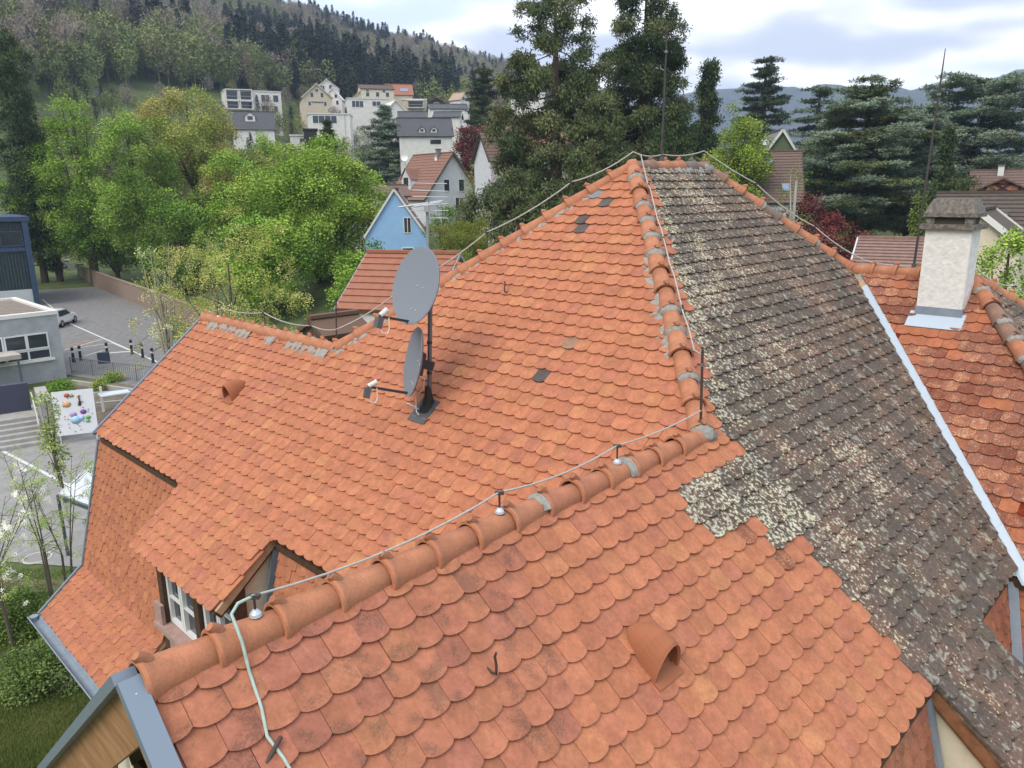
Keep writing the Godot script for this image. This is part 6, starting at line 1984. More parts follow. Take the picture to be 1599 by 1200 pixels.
func sequoia(called, label, group, px, d, top, wpx, cols: Array, sd: int, opt := {}):
	# tall trunk, boughs that droop and turn up, foliage bunched at their ends
	var s := tree_site(px, d, top)
	var p: Vector3 = s[0]; var h: float = s[1]
	var R: float = wpx * 0.5 / F * d * flat(px)
	var t = thing(called, label, "tree", p, 0.0, group)
	var r := RandomNumberGenerator.new(); r.seed = sd
	var low: float = opt.get("low", 0.12)
	var clumps := []
	var mb := MB.new()
	var tr: float = opt.get("trunk", 0.026) * h
	mb.tube([Vector3(0, -0.5, 0), Vector3(0, h * 0.1, 0), Vector3(0.1, h * 0.5, 0), Vector3(0, h * 0.98, 0)], [tr * 1.5, tr, tr * 0.6, tr * 0.08], 10)
	var n: int = opt.get("boughs", 64)
	for i in n:
		var f: float = low + (1.0 - low) * pow((i + 0.5) / n, 0.9)
		var ang := i * 2.39996 + r.randf_range(-0.3, 0.3)
		var prof: float = opt.get("taper", 0.55)
		var len: float = R * clamp(pow(1.0 - (f - low) / (1.0 - low), prof) * r.randf_range(0.62, 1.08), 0.08, 1.1)
		if f < low + 0.10: len *= r.randf_range(0.5, 0.95)
		var dir := Vector3(cos(ang), 0, sin(ang))
		var a := Vector3(0, h * f, 0)
		var m := a + dir * len * 0.55 + Vector3(0, -len * opt.get("droop", 0.14), 0)
		var e := a + dir * len * 0.92 + Vector3(0, -len * opt.get("droop", 0.14) * 0.6, 0)
		mb.tube([a, m, e], [tr * 0.26 * (1.1 - f), tr * 0.16 * (1.1 - f), 0.03], 5, false)
		var k := 4 if len > R * 0.5 else 2
		for j in k:
			var q := a.lerp(m, 1.0) if j == 0 else m.lerp(e, float(j) / (k - 1) if k > 1 else 1.0)
			if j == 0 and opt.get("outer", false) and r.randf() < 0.7: continue
			if j == 0 and k > 2: q = a.lerp(m, r.randf_range(0.55, 0.9))
			var cr: float = R * opt.get("clump", 0.15) * r.randf_range(0.65, 1.3) * (0.55 + 0.45 * len / R)
			clumps.append([q + Vector3(r.randf_range(-cr, cr) * 0.7, r.randf_range(-0.3, 0.6) * cr, r.randf_range(-cr, cr) * 0.7), Vector3(cr, cr * opt.get("flat", 0.75), cr)])
	clumps.append([Vector3(0, h * 0.985, 0), Vector3(R * 0.07, R * 0.12, R * 0.07)])
	obj("trunk", mb, opt.get("bark", surf("redbark", Color(0.10, 0.06, 0.042), Color(0.17, 0.11, 0.08), 0.6, 0.95, 0.05)), t)
	foliage(t, clumps, opt.get("dense", 3.0), opt.get("leaf", 0.55), cols, opt.get("kind", "needle"), sd + 3)
	return t

func cedar(called, label, group, px, d, top, wpx, cols: Array, sd: int, opt := {}):
	# level plates of foliage on long horizontal boughs
	var s := tree_site(px, d, top)
	var p: Vector3 = s[0]; var h: float = s[1]
	var R: float = wpx * 0.5 / F * d * flat(px)
	var t = thing(called, label, "tree", p, 0.0, group)
	var r := RandomNumberGenerator.new(); r.seed = sd
	var clumps := []
	var mb := MB.new()
	var tr := 0.026 * h
	var lean: float = opt.get("lean", 0.0)
	mb.tube([Vector3(0, -0.5, 0), Vector3(lean * 0.2, h * 0.3, 0), Vector3(lean * 0.6, h * 0.7, 0), Vector3(lean, h * 0.97, 0)], [tr * 1.4, tr, tr * 0.6, tr * 0.15], 9)
	var levels: int = opt.get("levels", 9)
	var low: float = opt.get("low", 0.2)
	var total := levels * 9
	for l in total:
		var lf: float = clamp((l + r.randf_range(-4.0, 4.0)) / (total - 1.0), 0.0, 1.0)
		var f: float = low + (0.985 - low) * lf
		var len0: float = R * ramp([[0, opt.get("foot", 0.8)], [0.35, 1.0], [0.7, 0.8], [1.0, opt.get("crown", 0.42)]], lf)
		var ang := l * 2.39996 + r.randf_range(-0.4, 0.4)
		var len: float = len0 * r.randf_range(0.5, 1.08)
		var dir := Vector3(cos(ang), 0, sin(ang))
		var a := Vector3(lean * f, h * f - len * 0.10, 0)
		var e := a + dir * len + Vector3(0, len * r.randf_range(-0.06, 0.16), 0)
		mb.tube([a, a.lerp(e, 0.5) + Vector3(0, len * 0.03, 0), e], [tr * 0.26 * (1.15 - f), tr * 0.15 * (1.15 - f), 0.03], 5, false)
		for j in 4:
			var q := a.lerp(e, 0.34 + 0.22 * j)
			var cr: float = len0 * 0.21 * r.randf_range(0.6, 1.3)
			clumps.append([q + Vector3(r.randf_range(-cr, cr) * 0.7, r.randf_range(-0.1, 0.3), r.randf_range(-cr, cr) * 0.7), Vector3(cr, 0.22 + cr * r.randf_range(0.12, 0.26), cr)])
	obj("trunk", mb, bark(), t)
	foliage(t, clumps, opt.get("dense", 2.2), opt.get("leaf", 0.5), cols, "plate", sd + 3)
	return t

func shrub(called, label, group, pos: Vector3, R: Vector3, cols: Array, sd: int, opt := {}):
	var t = thing(called, label, "shrub", pos, 0.0, group)
	var r := RandomNumberGenerator.new(); r.seed = sd
	var clumps := []
	var mb := MB.new()
	for i in opt.get("clumps", 22):
		var d3 := Vector3(r.randfn(), abs(r.randfn()), r.randfn()).normalized()
		var c := Vector3(d3.x * R.x, d3.y * R.y, d3.z * R.z) * r.randf_range(0.45, 0.85)
		var cr: float = min(R.x, R.y) * r.randf_range(0.28, 0.48)
		clumps.append([c, Vector3(cr, cr, cr)])
		if i < 8: mb.tube([Vector3(d3.x, 0, d3.z) * 0.05 - Vector3(0, 0.1, 0), c * 0.6 + Vector3(0, 0.05, 0), c], [0.03, 0.02, 0.008], 5, false)
	obj("stem", mb, bark(), t)
	foliage(t, clumps, opt.get("dense", 2.3), opt.get("leaf", 0.25), cols, opt.get("kind", "broad"), sd + 2, "leaves")
	return t

func build_plants():
	var bright := [Color(0.145, 0.225, 0.034), Color(0.17, 0.25, 0.042), Color(0.12, 0.19, 0.028), Color(0.195, 0.265, 0.05)]
	var mid := [Color(0.09, 0.16, 0.025), Color(0.11, 0.19, 0.03), Color(0.08, 0.13, 0.022)]
	var olive := [Color(0.21, 0.22, 0.06), Color(0.17, 0.20, 0.05), Color(0.24, 0.22, 0.075), Color(0.15, 0.19, 0.04)]
	var rusty := [Color(0.18, 0.17, 0.06), Color(0.20, 0.15, 0.07), Color(0.14, 0.17, 0.045)]
	var yellow := [Color(0.25, 0.255, 0.07), Color(0.21, 0.225, 0.06), Color(0.28, 0.27, 0.09), Color(0.17, 0.20, 0.045)]
	var dark := [Color(0.035, 0.055, 0.022), Color(0.05, 0.07, 0.028), Color(0.028, 0.045, 0.02), Color(0.06, 0.075, 0.03)]
	var seq := [Color(0.07, 0.09, 0.038), Color(0.09, 0.11, 0.046), Color(0.054, 0.072, 0.032), Color(0.105, 0.115, 0.052)]
	var blue := [Color(0.11, 0.145, 0.10), Color(0.14, 0.175, 0.125), Color(0.09, 0.12, 0.085), Color(0.165, 0.195, 0.14)]
	var crimson := [Color(0.085, 0.022, 0.022), Color(0.11, 0.03, 0.028), Color(0.065, 0.018, 0.02), Color(0.13, 0.045, 0.035)]
	var G1 := "trees along the street wall"
	var G2 := "trees of the park"
	# --- left group
	sequoia("tall_conifer", "tall dark green conifer rising at the bend of the street", G1, 48, 112, 58, 105, [Color(0.045, 0.07, 0.03), Color(0.06, 0.085, 0.035), Color(0.035, 0.055, 0.025)], 101, {"low": 0.05, "taper": 0.38, "clump": 0.30, "dense": 2.2, "boughs": 60, "leaf": 0.7, "droop": 0.05, "trunk": 0.012, "bark": bark()})
	broadleaf("maple_tree", "fresh lime-green maple with its top beside the dark conifer", G1, 128, 108, 124, 105, bright, 102, {"low": 0.1, "clump": 0.3})
	broadleaf("maple_tree", "broad green tree spreading low over the bend of the street wall", G1, 72, 112, 222, 150, bright + mid, 103, {"low": 0.12})
	broadleaf("chestnut_tree", "deep green round-headed tree between the lime-green maple and the olive one", G1, 212, 97, 158, 150, [Color(0.13, 0.20, 0.035), Color(0.16, 0.23, 0.045), Color(0.10, 0.16, 0.03)], 104, {"low": 0.1, "clumps": 85})
	broadleaf("linden_tree", "tallest olive-yellow tree in the middle of the street row", G1, 305, 104, 120, 190, olive, 105, {"low": 0.12, "clumps": 95, "clump": 0.22})
	broadleaf("maple_tree", "dark leafy tree low behind the garden wall gate", G1, 165, 108, 295, 170, mid, 106, {"low": 0.1})
	broadleaf("linden_tree", "russet-budded tree leaning between the olive tree and the big green maple", G1, 385, 96, 215, 160, rusty + bright, 107, {"low": 0.12})
	broadleaf("big_maple", "largest bright green maple, its crown reaching the blue house", G1, 487, 74, 210, 245, bright, 108, {"low": 0.0, "clumps": 150, "clump": 0.2, "leaf": 0.5})
	broadleaf("maple_tree", "green tree filling the gap under the olive tree behind the wall", G1, 270, 92, 300, 140, mid, 109, {"low": 0.04})
	broadleaf("plum_tree", "grey-purple budding tree half hidden behind the lime-green maple", G1, 168, 118, 148, 70, [Color(0.14, 0.11, 0.10), Color(0.17, 0.13, 0.11)], 110, {"dense": 1.0, "kind": "fine", "low": 0.2})
	broadleaf("maple_tree", "green tree below the slate roof with the white dormer", G1, 418, 128, 196, 85, bright + mid, 115, {"low": 0.02})
	broadleaf("maple_tree", "bushy green tree low between the big maple and the outbuilding", G1, 560, 60, 372, 120, bright + mid, 116, {"low": 0.0, "leaf": 0.45})
	broadleaf("maple_tree", "dark green tree low behind the yellow-leaved one", G1, 400, 66, 330, 180, mid + bright, 117, {"low": 0.0, "leaf": 0.5})
	# yellow-leaved tree in front of the street, airy
	broadleaf("yellow_tree", "airy yellow-leaved tree standing in front of the street", "", 345, 42, 322, 280, yellow, 111, {"low": 0.02, "clumps": 140, "clump": 0.13, "dense": 0.62, "leaf": 0.20, "trunk": 0.01, "kind": "broad"})
	broadleaf("yellow_tree", "low thin yellow-green bush overhanging the street line", "", 232, 46, 400, 150, yellow, 112, {"low": 0.02, "clumps": 46, "clump": 0.12, "dense": 0.5, "leaf": 0.26, "trunk": 0.008, "kind": "broad"})
	bare_tree("bare_tree", "slender pale leafless tree standing before the yellow-leaved one", 232, 44, 372, 113, 90)
	# --- middle
	cedar("blue_cedar", "blue-green cedar between the hillside villas and the big maple", "", 606, 140, 165, 92, blue, 121, {"levels": 12, "low": 0.05, "crown": 0.12, "foot": 1.0, "leaf": 0.75})
	cedar("small_spruce", "small dark spruce below the long-window villa", "", 517, 135, 190, 40, dark, 122, {"levels": 9, "low": 0.1, "crown": 0.12, "foot": 1.0, "leaf": 0.7})
	broadleaf("purple_tree", "dark purple-leaved tree by the slate-roofed houses", "", 741, 116, 176, 72, crimson, 123, {"low": 0.12, "clumps": 50, "clump": 0.28, "leaf": 0.6})
	broadleaf("willow_shrub", "yellow-green shrub right of the pale grey gable", "", 752, 102, 234, 66, yellow + olive, 124, {"low": 0.05, "kind": "fine", "clumps": 45, "cat": "shrub"})
	cedar("dark_cedar", "nearly black cedar left of the great sequoia", G2, 757, 150, 106, 72, dark, 125, {"levels": 11, "low": 0.15, "crown": 0.3, "leaf": 0.8})
	sequoia("giant_sequoia", "great sequoia with a bare reddish trunk and open boughs", G2, 866, 74, -55, 236, seq, 126, {"low": 0.16, "boughs": 70, "clump": 0.18, "taper": 0.40, "droop": 0.18, "dense": 3.2, "outer": true})
	sequoia("giant_sequoia", "darker denser sequoia standing behind the roof's peak", G2, 1000, 84, -45, 215, dark + seq, 127, {"low": 0.05, "boughs": 84, "clump": 0.20, "taper": 0.45, "droop": 0.1, "dense": 3.0, "outer": true})
	sequoia("cypress", "rounded olive-dark cypress between the two sequoias", G2, 935, 66, 158, 150, seq, 128, {"low": 0.02, "boughs": 56, "clump": 0.24, "taper": 0.42, "droop": 0.02, "dense": 2.4, "leaf": 0.5})
	sequoia("cypress", "low dark cypress at the foot of the darker sequoia", G2, 1050, 62, 175, 110, dark, 129, {"low": 0.02, "boughs": 44, "clump": 0.28, "taper": 0.5, "droop": 0.02, "dense": 2.2, "leaf": 0.5})
	sequoia("spruce", "narrow dark spruce right of the darker sequoia", G2, 1097, 98, 100, 92, dark, 130, {"low": 0.05, "boughs": 80, "clump": 0.34, "taper": 1.0, "dense": 2.6, "leaf": 0.6})
	broadleaf("linden_tree", "yellow-green round tree beside the wide brown roof", G2, 1143, 70, 150, 120, [Color(0.15, 0.21, 0.035), Color(0.18, 0.23, 0.045), Color(0.13, 0.18, 0.03)], 131, {"low": 0.2, "clumps": 110})
	cedar("tall_pine", "tall dark pine with tiered boughs against the far hills", G2, 1184, 150, 90, 88, dark, 132, {"levels": 10, "low": 0.35, "crown": 0.4, "foot": 0.75, "leaf": 0.85, "dense": 2.8})
	cedar("cedar_of_lebanon", "wide cedar with flat grey-green tiers in the middle of the park", G2, 1345, 88, 120, 262, blue + seq, 133, {"levels": 10, "low": 0.36, "crown": 0.26, "leaf": 0.55, "dense": 2.4})
	cedar("cedar_of_lebanon", "leaning cedar with a broad flat top near the park's right edge", G2, 1490, 104, 122, 262, blue, 134, {"levels": 9, "low": 0.25, "crown": 0.85, "foot": 0.7, "lean": 3.0, "leaf": 0.6, "dense": 2.4})
	cedar("cedar_of_lebanon", "cedar thick with low blue-green boughs between the other two", G2, 1425, 96, 160, 190, blue, 135, {"levels": 9, "low": 0.30, "crown": 0.5, "foot": 1.0, "leaf": 0.55})
	cedar("cedar_of_lebanon", "farther cedar left of the wide flat-tiered one", G2, 1268, 135, 132, 112, blue + dark, 136, {"levels": 9, "low": 0.2, "crown": 0.5, "leaf": 0.8})
	sequoia("spruce", "dark upright spruce in front of the leaning cedar", G2, 1473, 80, 205, 62, dark, 137, {"low": 0.02, "boughs": 54, "clump": 0.3, "taper": 0.7, "leaf": 0.55, "dense": 2.2})
	broadleaf("yew", "rounded dark yew by the half-timbered gable", G2, 1520, 76, 248, 80, dark, 138, {"low": 0.02, "kind": "needle", "clumps": 46, "clump": 0.3, "leaf": 0.5})
	broadleaf("red_maple", "crimson maple spreading widest in front of the drive", "crimson maples", 1318, 56, 322, 150, crimson, 139, {"low": 0.12, "leaf": 0.42, "clumps": 80, "clump": 0.2})
	broadleaf("red_maple", "crimson maple behind and left of the widest one", "crimson maples", 1268, 62, 290, 100, crimson, 140, {"low": 0.12, "leaf": 0.42, "clumps": 60})
	broadleaf("red_maple", "small reddish bush at the far end of the drive", "crimson maples", 1420, 110, 300, 60, crimson, 141, {"low": 0.05, "leaf": 0.5, "clumps": 30})
	sequoia("young_fir", "young green fir left of the chimney top", "", 1440, 52, 312, 60, [Color(0.09, 0.13, 0.035), Color(0.12, 0.15, 0.04)], 142, {"low": 0.02, "boughs": 60, "clump": 0.2, "taper": 0.85, "leaf": 0.4, "dense": 2.0})
	broadleaf("hazel_bush", "bright green bush right beside the chimney", "", 1590, 24, 335, 150, bright, 143, {"low": 0.45, "leaf": 0.2, "clumps": 110, "clump": 0.2, "trunk": 0.012})
	broadleaf("birch_tree", "thin pale-stemmed birch before the wide brown roof", "", 1242, 60, 235, 74, [Color(0.14, 0.17, 0.05), Color(0.11, 0.15, 0.04)], 144, {"low": 0.05, "dense": 0.9, "kind": "fine", "leaf": 0.4, "bark": mat(0.5, 0.48, 0.44)})
	broadleaf("hazel_bush", "leafy green bush under the wide brown roof", "", 1190, 56, 290, 110, [Color(0.10, 0.15, 0.03), Color(0.14, 0.18, 0.04)], 145, {"low": 0.02, "leaf": 0.4, "clumps": 46})
	broadleaf("linden_tree", "green tree in the park behind the wide cedar's trunk", G2, 1330, 118, 205, 120, bright + mid, 146, {"low": 0.02})
	broadleaf("linden_tree", "green tree behind the spruce and the leaning cedar", G2, 1545, 125, 225, 130, olive, 147, {"low": 0.02})
	# under the sequoia, behind the roof
	var under := [[800, 58, 268, 120, "dark juniper thicket at the foot of the great sequoia"], [735, 62, 312, 90, "grey-green juniper below the pale grey house"], [905, 48, 245, 130, "dense dark juniper close behind the roof's left hip"], [860, 54, 290, 110, "shadowy juniper under the great sequoia's trunk"]]
	for i in under.size():
		var q = under[i]
		sequoia("juniper", q[4], "junipers behind the roof", q[0], q[1], q[2], q[3], seq, 160 + i, {"low": 0.02, "boughs": 46, "clump": 0.26, "taper": 0.45, "leaf": 0.45, "dense": 2.2, "droop": 0.02})
	broadleaf("laurel", "fresh green laurel before the pale grey house's door", "", 690, 90, 310, 50, mid, 170, {"low": 0.02, "leaf": 0.5, "clumps": 26, "cat": "shrub"})
	hedges()
	# --- yard, front left
	shrub("grass_tuft", "tuft of dark sedge under the railing's end", "tufts in the bank", on_ground(95, 612), Vector3(0.8, 0.7, 0.8), mid, 180)
	shrub("grass_tuft", "tuft of sedge on the bank right of the picture board", "tufts in the bank", on_ground(155, 608), Vector3(0.7, 0.6, 0.7), mid + olive, 181)
	shrub("grass_tuft", "tuft of sedge below the blue notice panel", "tufts in the bank", on_ground(178, 596), Vector3(0.7, 0.6, 0.7), mid + olive, 182)
	broadleaf("young_shrub", "light green shrub growing between the steps and the picture board", "", 18, 31, 600, 50, [Color(0.20, 0.24, 0.07), Color(0.16, 0.20, 0.05)], 183, {"low": 0.1, "clumps": 40, "clump": 0.2, "dense": 0.9, "leaf": 0.24, "trunk": 0.01, "cat": "shrub"})
	# shrubs on the lawn near the house
	shrub("laurel_bush", "dark evergreen bush on the lawn below the gutter", "", on_ground(70, 1072), Vector3(1.0, 1.1, 0.9), [Color(0.08, 0.12, 0.03), Color(0.11, 0.15, 0.045), Color(0.06, 0.09, 0.025)], 184, {"clumps": 40, "leaf": 0.15, "dense": 1.5})
	shrub("laurel_bush", "small evergreen bush at the lawn's edge by the yard", "", on_ground(22, 985), Vector3(1.0, 1.0, 0.9), [Color(0.08, 0.13, 0.03), Color(0.11, 0.16, 0.04)], 185, {"clumps": 30, "leaf": 0.15})
	shrub("laurel_bush", "grey-leaved bush close under the far wing's wall", "", on_ground(112, 1070), Vector3(0.6, 1.2, 0.6), [Color(0.16, 0.19, 0.12), Color(0.12, 0.15, 0.08)], 186, {"clumps": 26, "leaf": 0.13, "dense": 1.2, "kind": "fine"})
	sapling("sapling", "tall slender sapling with a few green leaves by the yard", on_ground(112, 950), 98, 700, 190, 0)
	sapling("sapling", "thin forked sapling in front of the canopy shelter", on_ground(88, 960), 45, 700, 191, 0)
	sapling("sapling", "short thin sapling nearest the far wing's corner", on_ground(125, 948), 150, 720, 192, 0)
	sapling("blossom_tree", "small tree with white blossom at the lawn's edge", on_ground(-30, 985), 20, 735, 193, 1)
	sapling("blossom_tree", "thin bough of leaves and blossom leaning over the lawn", on_ground(20, 1010), -20, 830, 194, 2)
	turf()
	forest()

func bare_tree(called, label, px, d, top, sd, wpx):
	var s := tree_site(px, d, top)
	var t = thing(called, label, "tree", s[0])
	var r := RandomNumberGenerator.new(); r.seed = sd
	var mb := MB.new()
	var R: float = wpx * 0.5 / F * d * flat(px)
	var h: float = s[1]
	for i in 5:
		var a := i * 1.3
		var e := Vector3(cos(a) * R * 0.6, h * r.randf_range(0.8, 1.0), sin(a) * R * 0.6)
		mb.tube([Vector3(0, -0.2, 0), e * 0.35 + Vector3(0, h * 0.1, 0), e], [0.07, 0.05, 0.012], 5, false)
		for k in 9:
			var f := r.randf_range(0.35, 0.95)
			var q := (e * 0.35 + Vector3(0, h * 0.1, 0)).lerp(e, (f - 0.35) / 0.65)
			mb.tube([q, q + Vector3(r.randf_range(-0.6, 0.6), r.randf_range(0.2, 0.8), r.randf_range(-0.6, 0.6))], [0.014, 0.005], 4, false)
	obj("trunk", mb, mat(0.36, 0.32, 0.26), t)
	var cl := []
	for i in 24: cl.append([Vector3(r.randf_range(-R, R), h * r.randf_range(0.4, 1.0), r.randf_range(-R, R)), Vector3(0.3, 0.3, 0.3)])
	foliage(t, cl, 0.8, 0.2, [Color(0.42, 0.40, 0.24), Color(0.36, 0.36, 0.18)], "broad", sd)

func sapling(called, label, base: Vector3, px, py, sd: int, blossom: int):
	var top := at(px, py, Vector2(base.x, base.z).length())
	var t = thing(called, label, "tree", base)
	var r := RandomNumberGenerator.new(); r.seed = sd
	var e := top - base
	var mb := MB.new()
	var cl := []; var bl := []
	for i in 4:
		var off := Vector3(r.randf_range(-0.9, 0.9), 0, r.randf_range(-0.9, 0.9)) * (0.25 if i == 0 else 1.0)
		var tip := e * r.randf_range(0.75, 1.0) + off
		var m := tip * 0.45 + Vector3(off.x * -0.25, 0, off.z * -0.2)
		mb.tube([Vector3(off.x, -0.3, off.z) * 0.1, m, tip], [0.028, 0.018, 0.005], 5, false)
		for k in 12:
			var f := r.randf_range(0.25, 1.0)
			var q := m.lerp(tip, (f - 0.3) / 0.7) if f > 0.3 else m * (f / 0.3)
			var tw := q + Vector3(r.randf_range(-0.5, 0.5), r.randf_range(0.05, 0.45), r.randf_range(-0.5, 0.5))
			mb.tube([q, tw], [0.008, 0.003], 4, false)
			(bl if (blossom == 1 and k % 4 != 0) or (blossom == 2 and k % 3 == 0) else cl).append([tw, Vector3.ONE * r.randf_range(0.06, 0.14)])
	obj("trunk", mb, mat(0.13, 0.11, 0.08), t)
	if cl.size(): foliage(t, cl, 1.4, 0.085, [Color(0.22, 0.28, 0.08), Color(0.17, 0.24, 0.06), Color(0.28, 0.33, 0.12)], "broad", sd, "leaves")
	if bl.size(): foliage(t, bl, 1.2, 0.055, [Color(0.72, 0.70, 0.66), Color(0.62, 0.60, 0.54)], "broad", sd + 1, "blossom")

func hedges():
	# clipped hedges below the pale grey house
	for q in [[712, 52, 346, 364, 88, "flat-topped clipped hedge above the lower one"], [722, 44, 362, 400, 70, "rounded lower hedge beside the rear hip"], [690, 40, 393, 425, 60, "low yellow-green hedge just beyond the dish"]]:
		var p := land(q[0], q[1])
		var y1: float = at(q[0], q[2], q[1]).y - p.y
		var w: float = q[4] / F * q[1]
		var t = thing("hedge", q[5], "hedge", p, face(p))
		var cl := []
		var r := RandomNumberGenerator.new(); r.seed = int(q[0])
		for i in 60:
			cl.append([Vector3(r.randf_range(-0.5, 0.5) * w, y1 - abs(r.randfn()) * 0.55 - 0.2, r.randf_range(-0.8, 0.8)), Vector3(0.45, 0.3, 0.4)])
		var mb := MB.new()
		for i in 6: mb.tube([Vector3((i / 5.0 - 0.5) * w, -0.2, 0), Vector3((i / 5.0 - 0.5) * w, y1 - 0.5, 0)], 0.06, 5)
		obj("stem", mb, bark(), t)
		foliage(t, cl, 2.2, 0.24, [Color(0.10, 0.12, 0.025), Color(0.13, 0.14, 0.03), Color(0.08, 0.10, 0.02)], "fine", int(q[0]), "leaves")

func turf():
	# grass blades on the lawn seen at the lower left
	var r := RandomNumberGenerator.new(); r.seed = 77
	var mb := MB.new()
	for i in 9:
		var a := Vector3(r.randf_range(-0.10, 0.10), 0, r.randf_range(-0.10, 0.10))
		var d := Vector3(r.randf_range(-0.05, 0.05), r.randf_range(0.05, 0.11), r.randf_range(-0.05, 0.05))
		var s := Vector3(r.randf_range(-1, 1), 0, r.randf_range(-1, 1)).normalized() * 0.008
		mb.tri(a - s, a + s, a + d)
	var tr := []; var cl := []
	var fn := FastNoiseLite.new(); fn.seed = 5; fn.frequency = 0.35
	for i in 42000:
		var px := r.randf_range(-90, 260); var py := r.randf_range(890, 1260)
		var p := on_ground(px, py)
		var g := fn.get_noise_2d(p.x, p.z)
		if py < 930 + 25 * g and r.randf() < 0.8: continue
		if g < -0.25 and r.randf() < 0.75: continue
		tr.append(Transform3D(Basis(Vector3.UP, r.randf() * TAU).scaled(Vector3.ONE * r.randf_range(0.7, 1.4)), p - Vector3(0, 0.02, 0)))
		cl.append(Color(0.12, 0.17, 0.04).lerp(Color(0.20, 0.22, 0.07), clamp(0.4 + g + r.randf_range(-0.3, 0.3), 0, 1)))
	var mm := MultiMesh.new()
	mm.transform_format = MultiMesh.TRANSFORM_3D; mm.use_colors = true
	mm.mesh = mb.mesh(); mm.instance_count = tr.size()
	for i in tr.size():
		mm.set_instance_transform(i, tr[i]); mm.set_instance_color(i, cl[i])
	var o := MultiMeshInstance3D.new()
	o.name = "lawn_grass"; o.multimesh = mm; o.material_override = leaf_mat()
	add_child(o)
	tag(o, "short green grass of the lawn beside the house", "grass", "", "stuff")
	# earth under it
	var bed := []
	for q in [[-100, 890], [60, 905], [330, 900], [330, 1300], [-200, 1300]]: bed.append(on_ground(q[0], q[1]) + Vector3(0, 0.003, 0))
	var lm := MB.new(); lm.slab(bed, Vector3.UP, 0.01)
	struct("lawn", lm, surf("lawnsoil", Color(0.085, 0.09, 0.035), Color(0.16, 0.145, 0.08), 0.5, 0.95, 0.02, 0.0, 2.0))

func forest_tree(kind: int, sd: int) -> ArrayMesh:
	var r := RandomNumberGenerator.new(); r.seed = sd
	var mb := MB.new()
	if kind == 0:       # leafless or budding broadleaf: trunk, limbs, a haze of twigs
		mb.col = Color(0.55, 0.5, 0.5)
		mb.tube([Vector3(0, -1, 0), Vector3(0, 8, 0), Vector3(0.3, 15, 0)], [0.16, 0.12, 0.04], 4, false)
		for i in 9:
			var a := r.randf() * TAU
			var y := r.randf_range(5, 11)
			mb.tube([Vector3(0, y, 0), Vector3(cos(a) * 3.2, y + r.randf_range(2.5, 6), sin(a) * 3.2)], [0.14, 0.03], 3, false)
		for i in 420:
			var d := Vector3(r.randfn(), r.randfn() * 1.25, r.randfn()).normalized() * pow(r.randf(), 0.4)
			var p := Vector3(d.x * 4.3, 11.0 + d.y * 6.0, d.z * 4.3)
			var q := Vector3(r.randfn(), r.randfn() + 0.8, r.randfn()).normalized()
			var s := q.cross(Vector3(r.randfn(), r.randfn(), r.randfn())).normalized() * r.randf_range(0.09, 0.2)
			mb.col = Color(1, 1, 1) * r.randf_range(0.75, 1.2)
			mb.tri(p - s, p + s, p + q * r.randf_range(1.0, 2.0))
	elif kind == 1:     # leafing broadleaf
		mb.tube([Vector3(0, -1, 0), Vector3(0, 9, 0)], [0.16, 0.1], 4, false)
		for i in 560:
			var d := Vector3(r.randfn(), r.randfn(), r.randfn()).normalized() * pow(r.randf(), 0.25)
			var p := Vector3(d.x * 4.4, 9.5 + d.y * 5.5, d.z * 4.4) * (1.0 + 0.12 * sin(d.x * 7.0) * cos(d.z * 6.0))
			var q := Vector3(r.randfn(), r.randfn(), r.randfn()).normalized()
			var s := q.cross(Vector3(r.randfn(), r.randfn() + 1.5, r.randfn())).normalized() * r.randf_range(0.22, 0.38)
			mb.col = Color(1, 1, 1) * r.randf_range(0.8, 1.2)
			mb.tri(p - s, p + s, p + q * r.randf_range(0.5, 0.9))
	else:               # fir
		mb.tube([Vector3(0, -1, 0), Vector3(0, 20, 0)], [0.35, 0.05], 4, false)
		for i in 330:
			var f := pow(r.randf(), 0.75)
			var rr := (1.0 - f) * 3.6 + 0.2
			var a := r.randf() * TAU
			var dd := Vector3(cos(a), 0, sin(a))
			var p := dd * rr * r.randf_range(0.3, 1.0) + Vector3(0, 3.0 + f * 18.0, 0)
			var s := Vector3(-dd.z, 0, dd.x) * r.randf_range(0.3, 0.5)
			mb.col = Color(1, 1, 1) * r.randf_range(0.8, 1.2)
			mb.tri(p - s, p + s, p + dd * r.randf_range(0.8, 1.4) + Vector3(0, -0.5, 0))
	return mb.mesh()

